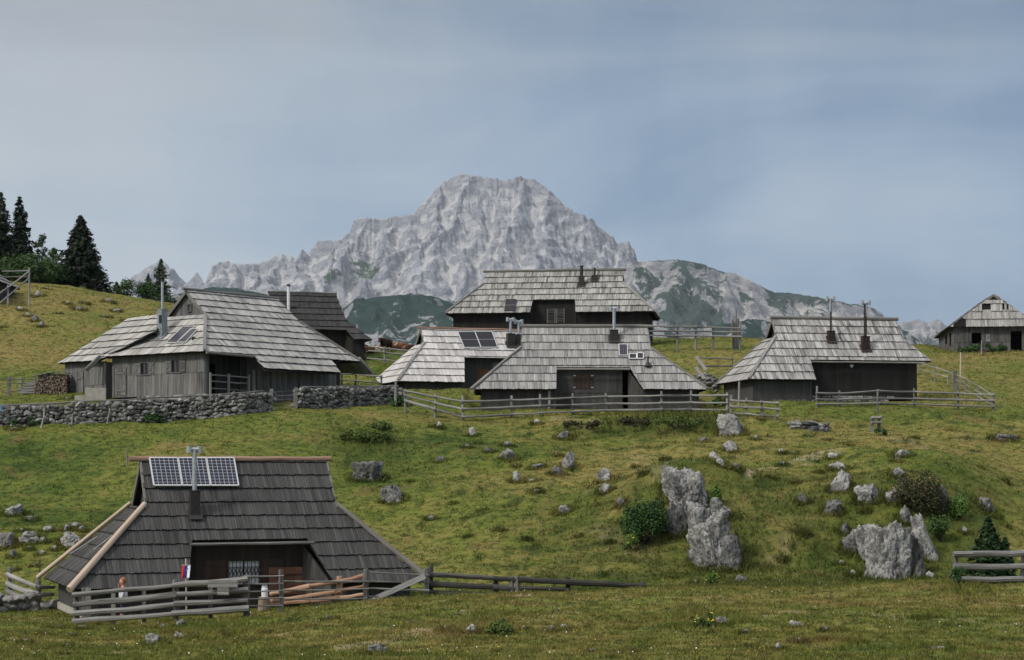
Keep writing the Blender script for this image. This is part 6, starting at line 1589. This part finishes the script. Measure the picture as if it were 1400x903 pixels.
leafy(545,556,34,14,'nettles at the right end of the short dry stone wall',56,'leaf_deep',lo=88,n=900,leaf=0.06,lumps=9,name='nettles',cat='plant')
leafy(215,577,40,11,'nettles along the foot of the long dry stone wall',57,'leaf_deep',lo=88,n=900,leaf=0.06,lumps=10,name='nettles',cat='plant')
leafy(45,583,46,13,'nettles at the left foot of the long dry stone wall',58,'leaf_deep',lo=88,n=900,leaf=0.06,lumps=10,name='nettles',cat='plant')
leafy(300,566,40,10,'weeds at the foot of the wall below the porch',59,'leaf_deep',lo=88,n=700,leaf=0.06,lumps=9,name='nettles',cat='plant')
leafy(500,603,66,13,'thick green patch of tall herbs on the upper slope',60,'leaf_herb',lo=75,n=3200,leaf=0.05,lumps=34,name='herbs',cat='plant')
leafy(530,589,46,10,'second green herb patch nearer the stone wall',61,'leaf_herb',lo=75,n=1500,leaf=0.06,lumps=12,name='herbs',cat='plant')
leafy(1310,822,18,24,'weeds round the left post of the right hand log fence',62,'leaf_deep',D=53.3,n=600,leaf=0.035,lumps=6,name='weed',cat='plant')
leafy(1345,482,70,10,'tall grass and nettles along the derelict hut wall',63,'leaf_deep',D=149.4,n=1600,leaf=0.09,lumps=16,name='nettles',cat='plant')
leafy(1205,596,16,10,'small weeds under the wooden frame',64,'leaf_deep',lo=80,n=400,leaf=0.05,lumps=5,name='weed',cat='plant')
leafy(985,552,22,14,'weeds at the left wall of the double flue hut',65,'leaf_deep',D=110.2,n=600,leaf=0.06,lumps=7,name='weed',cat='plant')

# ------------------------------------------------------------------ small things about the huts
def firewood():
    p = ground(60,539,98,118); D = p.y; t = thing('firewood_stack','stack of split firewood with bleached top against the annex wall','firewood',p)
    sc = D/PX; g = random.Random(4); m = MB(); pale = MB()
    for row in range(12):
        z = 0.055+row*0.098; x0 = -0.55-(0 if row == 0 else 0)+max(0,row-1)*0.03; x = x0-g.uniform(0,.05)
        if z > 1.22: break
        while x < 1.36:
            top = 1.12+0.1*math.sin(x*2.1)
            if z < top:
                r = g.uniform(0.045,0.07); a0 = g.uniform(0,6.28); k = g.choice((3,4,5,6)); y = g.uniform(-0.08,0.02)
                pts = [(x+r*math.cos(a0+2*math.pi*i/k)*g.uniform(.8,1.15), z+r*math.sin(a0+2*math.pi*i/k)*g.uniform(.8,1.1)) for i in range(k)]
                c = g.random()*0.9; f = [Vector((q[0],y,q[1])) for q in pts]; b = [Vector((q[0],y+0.95,q[1])) for q in pts]
                m.face(list(reversed(f)) if False else f, c)
                for i in range(k): m.face([f[i],b[i],b[(i+1)%k],f[(i+1)%k]], c*0.3)
                x += r*1.75
            else: x += 0.1
        z += 0.1
    o = m.build('split_logs', M['firewood'], t); o['kind'] = 'stuff'
    for i in range(15):      # crosswise end stack stepping down to the left
        zz = 0.07+i*0.072; xx = -1.35+i*0.055
        if i > 9: break
        for y in (0.1,0.45,0.8): pale.beam((xx-0.12,y,zz),(-0.50,y+g.uniform(-.05,.05),zz+g.uniform(-.02,.02)),0.12,0.062,(0,0,1),g.random())
    o = pale.build('end_stack', M['fence'], t); o['kind'] = 'stuff'
    cv = MB()
    for i in range(12):
        x = -0.55+i*0.16; z = 1.18+0.1*math.sin(x*2.1); cv.beam((x,-0.15,z),(x+g.uniform(-.1,.1),0.95,z+0.03),0.15,0.04,(0,0,1),g.uniform(.5,1))
    o = cv.build('cover_boards', M['fence'], t); o['kind'] = 'stuff'
    return t
firewood()
def trough():
    p = ground(131,546,98,112); t = thing('stone_trough','pale concrete water trough with low step beside the long plank wall','trough',p,R(8))
    m = MB(); w, d, h, th = 1.15, 0.7, 0.62, 0.09
    m.box((0,-d/2+th/2,h/2-.1),(w,th,h+.2)); m.box((0,d/2-th/2,h/2-.1),(w,th,h+.2)); m.box((-w/2+th/2,0,h/2-.102),(th,d-2*th,h+.19)); m.box((w/2-th/2,0,h/2-.102),(th,d-2*th,h+.19)); m.box((0,0,0.05),(w-2*th,d-2*th,0.3))
    m.build('basin',M['concrete'],t); s_ = MB(); s_.box((-w/2-0.3,0,0.05),(0.56,0.6,0.28)); s_.build('step',M['concrete'],t)
    return t
trough()
def flat_slabs():
    for (u,v,w,lb) in ((92,547,16,'flat pale slab in the grass left of the trough'),(162,543,22,'flat pale slab before the plank door'),(20,588,18,'flat stone slab at the left foot of the long wall')):
        rock(u,v,w,4,lb,'rock_white',hi=114,lo=80,name='slab',cat='slab',sub=3,depth=1.2)
flat_slabs()
def stump():
    p = groundD(361,57.7); p.z = max(p.z,-4.35); t = thing('chopping_block','broad round chopping block behind the thin pole gate','block',p)
    m = MB(); m.tube([(0,0,-0.3),(0,0,0.05),(0,0,0.42)],[0.21,0.20,0.17],12,0.5,0,0.08,3); m.build('block',M['firewood'],t,False)
    c = thing('milk_can','white enamel can standing on the chopping block','can',p+Vector((0.02,0,0.42)))
    m = MB(); prof = [(0.0,0.10),(0.24,0.105),(0.27,0.075),(0.31,0.075),(0.325,0.09)]
    m.tube([(0,0,z) for z,_ in prof],[r for _,r in prof],14); m.build('body',M['white_enamel'],c,False)
    h = MB(); h.tube([(0.10*math.cos(a),0,0.26+0.11*math.sin(a)) for a in np.linspace(0,math.pi,9)],0.008,5); h.build('handle',M['steel'],c)
stump()
def barrel():
    p = groundD(609,60.5); z = (VH-821)*60.5/PX; t = thing('white_barrel','white barrel lying behind the dark rail fence','barrel',(p.x,p.y,z))
    m = MB(); n = 13; xs = [(-0.36+0.72*i/(n-1)) for i in range(n)]
    m.tube([(x,0,0.13) for x in xs],[0.13+(0.012 if i in (0,4,8,12) else 0)-(0.03 if i in (0,12) else 0) for i in range(n)],14); m.build('drum',M['white_enamel'],t,True)
    b = MB(); b.tube([(0.39,0,0.19),(0.43,0,0.19)],0.025,8); b.build('bung',M['blue_cloth'],t)
barrel()
def light_blue_tub():
    p = ground(2,584,90,110); D = p.y-0.2; q = at(0,563,D); t = thing('blue_bucket','pale blue bucket hung at the left end of the long dry stone wall','bucket',q)
    m = MB(); m.tube([(0,0,0),(0,0,0.02),(0,0,0.30),(0,0,0.32)],[0.10,0.12,0.15,0.155],12); m.build('bucket_body',M['light_blue'],t); h = MB(); h.tube([(0.15*math.cos(a),0,0.31+0.14*math.sin(a)) for a in np.linspace(0,math.pi,9)],0.007,5); h.build('handle',M['steel'],t)
light_blue_tub()
def flag():
    D = 55.75; b = at(254,838,D); t = thing('flag','small red blue and white flag hanging upright from a stick behind the fence','flag',b)
    L_ = lambda u,v,dd=0: at(u,v,D+dd)-b
    m = MB(); m.tube([L_(255,842),L_(254,764)],[0.022,0.02],7,0.8); m.build('flag_stick',M['pole'],t)
    m = MB(); m.tube([L_(246,800,-.3),L_(249.5,772,-.05)],[0.016,0.014],6,0.9); m.tube([L_(258.5,806,-.3),L_(257.5,788,-.1)],[0.016,0.014],6,0.9); 
    m2 = MB(); m2.tube([L_(248,773,-.07),L_(261,773,-.07)],0.009,6); m2.build('cross_bar',M['pole'],t)
    for k,(u0,u1,mt) in enumerate(((249.2,252.9,'red_cloth'),(252.9,256.6,'blue_cloth'),(256.6,260.3,'white_cloth'))):
        c = MB(); nx, nz = 4, 8
        def P(i,j):
            a = i/nx; q = j/nz; u = lerp(u0,u1,a)-q*1.3; v = lerp(773.5,790.5+(k-1)*-0.4,q); w = (u-249)/11
            return L_(u,v,-0.08-0.05*math.sin(w*7+q*2.0)*(0.3+q))
        for i in range(nx):
            for j in range(nz): c.face([P(i,j),P(i,j+1),P(i+1,j+1),P(i+1,j)])
        c.build('flag_stripe',M[mt],t,True,True)
    c = MB(); s0 = L_(256.2,779,-0.17)
    c.face([s0+Vector((-.028,0,.035)),s0+Vector((-.028,0,-.01)),s0+Vector((0,0,-.04)),s0+Vector((.028,0,-.01)),s0+Vector((.028,0,.035))]); c.build('shield_emblem',M['blue_cloth'],t)
    c = MB(); s1 = s0+Vector((0,-.004,-.005)); c.face([s1+Vector((-.024,0,-.008)),s1+Vector((0,0,-.034)),s1+Vector((.024,0,-.008)),s1+Vector((.008,0,.004)),s1+Vector((0,0,.018)),s1+Vector((-.008,0,.004))]); c.build('shield_peak',M['white_cloth'],t)
flag()

# ------------------------------------------------------------------ people and cattle
def skin_mesh(name, verts, edges, rad, mat, parent, sub=2):
    me = bpy.data.meshes.new(name); me.from_pydata([tuple(v) for v in verts], edges, []); o = bpy.data.objects.new(name, me); COL.objects.link(o)
    o.modifiers.new('Skin','SKIN'); sv = me.skin_vertices[0].data
    for i, r in enumerate(rad): sv[i].radius = (r, r) if not hasattr(r,'__len__') else r
    sv[0].use_root = True
    s = o.modifiers.new('Sub','SUBSURF'); s.levels = sub; s.render_levels = sub
    bpy.context.view_layer.update()
    dg = bpy.context.evaluated_depsgraph_get(); m2 = bpy.data.meshes.new_from_object(o.evaluated_get(dg)); o.modifiers.clear(); o.data = m2; bpy.data.meshes.remove(me); m2.name = name
    m2.materials.clear()
    for mm in (mat if isinstance(mat,(list,tuple)) else [mat]): m2.materials.append(mm)
    m2.polygons.foreach_set('use_smooth', np.ones(len(m2.polygons), bool)); o.parent = parent
    return o
def chain(V, E, Rr, start, pts):
    i = start
    for p, r in pts:
        V.append(p); Rr.append(r); E.append((i, len(V)-1)); i = len(V)-1
    return i
def child():
    D = 56.05; p = groundD(167.5, D); z = (VH-845)*D/PX
    t = thing('person','red haired child in a white jacket and purple trousers with one hand at the mouth','person',(p.x,D,z))
    # local: faces -x; +y is away from the viewer
    V = [(0.01,0,0.56)]; E = []; Rr = [0.10]
    ch = chain(V,E,Rr,0,[((0.015,0,0.70),0.095),((0.02,0,0.84),0.105)]); nk = chain(V,E,Rr,ch,[((0.01,0,0.93),0.045),((0.0,0,0.975),0.045)])
    hd = chain(V,E,Rr,nk,[((-0.005,0,1.04),0.082),((0.0,0,1.11),0.085),((0.005,0,1.155),0.055)])
    chain(V,E,Rr,nk+1,[((-0.085,0,1.045),0.016),((-0.098,0,1.035),0.011)])                  # nose
    for s in (-1,1): chain(V,E,Rr,nk+1,[((0.012,s*0.085,1.05),0.018),((0.018,s*0.094,1.065),0.014)])   # ears
    hips = []
    for s in (-1,1):
        f = 0.03 if s < 0 else -0.05
        chain(V,E,Rr,0,[((0.01,s*0.06,0.52),0.075),((f*0.6,s*0.065,0.30),0.05),((f,s*0.065,0.09),0.034),((f-0.03,s*0.067,0.03),0.03),((f-0.10,s*0.07,0.02),0.024)])
    def hand(i0, w, dirv, up, sc=1.0):
        dirv = Vector(dirv).normalized(); up = Vector(up).normalized(); sd = dirv.cross(up).normalized(); w = Vector(w)
        pm = chain(V,E,Rr,i0,[(tuple(w),0.019),(tuple(w+dirv*0.035),0.022)])
        for k,(off,ln) in enumerate(((-0.018,0.042),(-0.006,0.048),(0.006,0.045),(0.018,0.036))):
            b = w+dirv*0.05+sd*off; chain(V,E,Rr,pm,[(tuple(b),0.0075),(tuple(b+dirv*ln*0.5-up*0.004),0.007),(tuple(b+dirv*ln*0.85-up*0.018),0.006)])
        b = w+dirv*0.015+sd*0.024; chain(V,E,Rr,pm-1,[(tuple(b),0.008),(tuple(b+dirv*0.025+sd*0.012),0.007)])
    sh = chain(V,E,Rr,ch,[((0.02,0.115,0.87),0.05)]); el = chain(V,E,Rr,sh,[((-0.06,0.15,0.74),0.036),((-0.13,0.09,0.88),0.027)]); hand(el,(-0.125,0.055,0.94),(0.15,-0.45,0.9),(-1,0,0.1))
    sh = chain(V,E,Rr,ch,[((0.02,-0.115,0.87),0.05)]); el = chain(V,E,Rr,sh,[((0.05,-0.15,0.70),0.036),((-0.02,-0.15,0.55),0.026)]); hand(el,(-0.035,-0.15,0.51),(-0.1,0,-1),(-1,0,0))
    skin_mesh('body',V,E,Rr,M['skin'],t)
    def grow(name, ptsl, mat):
        V=[];E=[];Rr=[]
        V.append(ptsl[0][0][0]); Rr.append(ptsl[0][0][1])
        ids = {0:0}
        for ci,c in enumerate(ptsl):
            start = 0
            chain(V,E,Rr,start,c[1:] if ci == 0 else c)
        return skin_mesh(name,V,E,Rr,M[mat],t)
    grow('jacket',[[((0.015,0,0.70),0.118),((0.018,0,0.55),0.125),((0.018,0,0.50),0.13)],[((0.02,0,0.84),0.122),((0.012,0,0.90),0.075)],
        [((0.02,0.115,0.865),0.062),((-0.06,0.152,0.74),0.050),((-0.125,0.10,0.865),0.042)],[((0.02,-0.115,0.865),0.062),((0.05,-0.152,0.70),0.050),((-0.015,-0.152,0.57),0.042)]],'jacket')
    grow('trousers',[[((0.012,0,0.56),0.108),((0.012,0,0.60),0.108)],[((0.01,-0.062,0.50),0.086),((0.018,-0.066,0.30),0.062),((0.03,-0.066,0.10),0.050)],[((0.01,0.062,0.50),0.086),((-0.03,0.066,0.30),0.062),((-0.05,0.066,0.10),0.050)]],'purple')
    for s,f in ((-1,0.03),(1,-0.05)): skin_mesh('shoe',[(f+0.02,s*0.068,0.035),(f-0.05,s*0.068,0.032),(f-0.12,s*0.07,0.028)],[(0,1),(1,2)],[0.042,0.042,0.034],M['pink'],t)
    hv, hf_ = ico(3); k = hv[:,0]*0.95+hv[:,2]*0.75 > -0.12+0.25*np.abs(hv[:,1])*0
    keep = np.array([all(k[i] for i in f) for f in hf_]); nz_ = perlin3(hv*5)
    q = hv*(np.array([0.102,0.098,0.105])*(1+0.09*nz_[:,None]))+np.array([0.012,0,1.095])
    np_mesh('hair',q,hf_[keep],M['hair'],True,t)
    for s in (-1,1): 
        e = MB(); e.tube([(-0.083,s*0.030,1.072),(-0.090,s*0.030,1.072)],0.010,7); e.build('eye',M['iron'],t)
child()
make_grass()
def make_flowers(n=1500):
    g = np.random.default_rng(8); u = g.uniform(-40, 1440, n); k = 0.8; a, b = 33.0**(-k), 112.0**(-k)
    D = (a+(b-a)*g.uniform(0,1,n))**(-1/k); x = (u-UC)*D/PX; y = D
    keep = fbm2(x/3, y/3, 3, 201) > g.uniform(-0.15, 0.5, n)
    for (px, py, c, s, hx, hy, pz) in PADS:
        dx = x-px; dy = y-py; keep &= ~((np.abs(dx*c+dy*s) < hx+0.1) & (np.abs(-dx*s+dy*c) < hy+0.1))
    x = x[keep]; y = y[keep]; z = terr(x, y)+0.07+0.05*g.uniform(0,1,len(x)); C = np.stack([x,y,z],1)
    k = g.uniform(0,1,len(x)) < 0.62
    for sel, mt, nm, lb in ((k,'white_cloth','white_flowers','tiny white flower heads dotted through the meadow grass'),(~k,'flower_yellow','yellow_flowers','tiny yellow flower heads dotted through the meadow grass')):
        P = C[sel]; o = tri_cloud(nm, P, np.tile(np.array([[0,-0.6,0.75]]),(len(P),1)), 0.006+0.00011*P[:,1].mean(), M[mt], None, g, 0.9); o['kind'] = 'stuff'; tag(o, lb, 'flowers')
make_flowers()
def cow_mat(name, base, thr):
    m, nt, b = newmat(name); tc = N(nt,'ShaderNodeTexCoord').outputs['Object']
    n = noise(nt, tc, 1.6, 3, 0.5, 0.4); sp = N(nt,'ShaderNodeSeparateXYZ'); L(nt,tc,sp.inputs[0])
    f = ramp(nt, n, [(thr,0.0),(thr+0.03,1.0)])
    L(nt, mixc(nt, f, base, (0.52,0.47,0.40)), b.inputs['Base Color']); b.inputs['Roughness'].default_value = 0.85
    return m
CM = {'brown':cow_mat('brown_white_hide',(0.145,0.062,0.034),0.54),'dark':cow_mat('dark_brown_hide',(0.040,0.018,0.012),0.58),'white':cow_mat('mostly_white_hide',(0.16,0.075,0.042),0.48)}
def cow(u, vb, D, rz, label, hide, lying=True, size=1.0, head_up=0.3):
    p = groundD(u, D); t = thing('cow',label,'cow',p,rz,'cattle on the pasture'); k = size
    V=[(0,0,0)];E=[];Rr=[]
    if lying: zc = 0.34
    else: zc = 0.95
    V=[(0.0,0,zc)]; Rr=[(0.36 if lying else 0.33)]
    chest = chain(V,E,Rr,0,[((0.45,0,zc+0.03),0.34),((0.75,0,zc+0.08),0.27)])
    rump = chain(V,E,Rr,0,[((-0.45,0,zc+0.02),0.35),((-0.80,0,zc+0.02),0.28),((-0.92,0,zc+0.0),0.16)])
    nk = chain(V,E,Rr,chest,[((1.0,0.02,zc+0.14+head_up*0.4),0.17),((1.18,0.03,zc+0.16+head_up),0.15)])
    hd = chain(V,E,Rr,nk,[((1.34,0.05,zc+0.10+head_up),0.125),((1.52,0.07,zc-0.06+head_up),0.085),((1.60,0.08,zc-0.12+head_up),0.075)])
    for s in (-1,1): chain(V,E,Rr,nk,[((1.16,0.03+s*0.20,zc+0.20+head_up),0.045),((1.15,0.03+s*0.30,zc+0.17+head_up),0.035)])
    if lying:
        for s in (-1,1):
            chain(V,E,Rr,chest,[((0.72,s*0.24,0.18),0.10),((1.02,s*0.30,0.10),0.06),((0.80,s*0.33,0.06),0.05)])
            chain(V,E,Rr,rump-1,[((-0.55,s*0.34,0.22),0.16),((-0.20,s*0.46,0.12),0.08),((-0.48,s*0.50,0.06),0.05)])
    else:
        for s in (-1,1):
            chain(V,E,Rr,chest-1,[((0.52,s*0.17,0.62),0.12),((0.54,s*0.17,0.36),0.065),((0.52,s*0.17,0.10),0.045),((0.55,s*0.17,0.03),0.055)])
            chain(V,E,Rr,rump-1,[((-0.62,s*0.18,0.62),0.16),((-0.58,s*0.18,0.46),0.08),((-0.72,s*0.18,0.36),0.055),((-0.70,s*0.18,0.10),0.045),((-0.67,s*0.18,0.03),0.055)])
    b = skin_mesh('body',V,E,Rr,CM[hide],t)
    m = MB(); m.tube([(-0.95,0,zc+0.05),(-1.05,0.02,zc-0.15),(-1.04,0.03,max(0.06,zc-0.55))],[0.03,0.022,0.04],6); m.build('tail',CM[hide],t,True)
    for s in (-1,1):
        m = MB(); m.tube([(1.19,0.03+s*0.10,zc+0.27+head_up),(1.22,0.03+s*0.19,zc+0.33+head_up),(1.25,0.03+s*0.20,zc+0.42+head_up)],[0.026,0.02,0.006],6); m.build('horn',M['fence'],t,True)
    t.scale = (k,k,k)
    return t
cow(506,476,133.5,R(10),'brown and white cow lying left of the standing dark cow','brown',size=0.78)
cow(528,476,132.5,R(-112),'dark brown cow standing with its white face towards the fence','dark',False,0.80,0.05)
cow(545,476,134,R(188),'brown cow lying right of the standing dark cow','brown',size=0.78,head_up=0.12)
cow(563,474,136,R(15),'dark reddish cow lying farthest right in the herd','dark',size=0.60)
cow(483,481,130,R(20),'mostly white cow lying partly hidden by the black roofed hut','white',size=0.55,head_up=0.1)
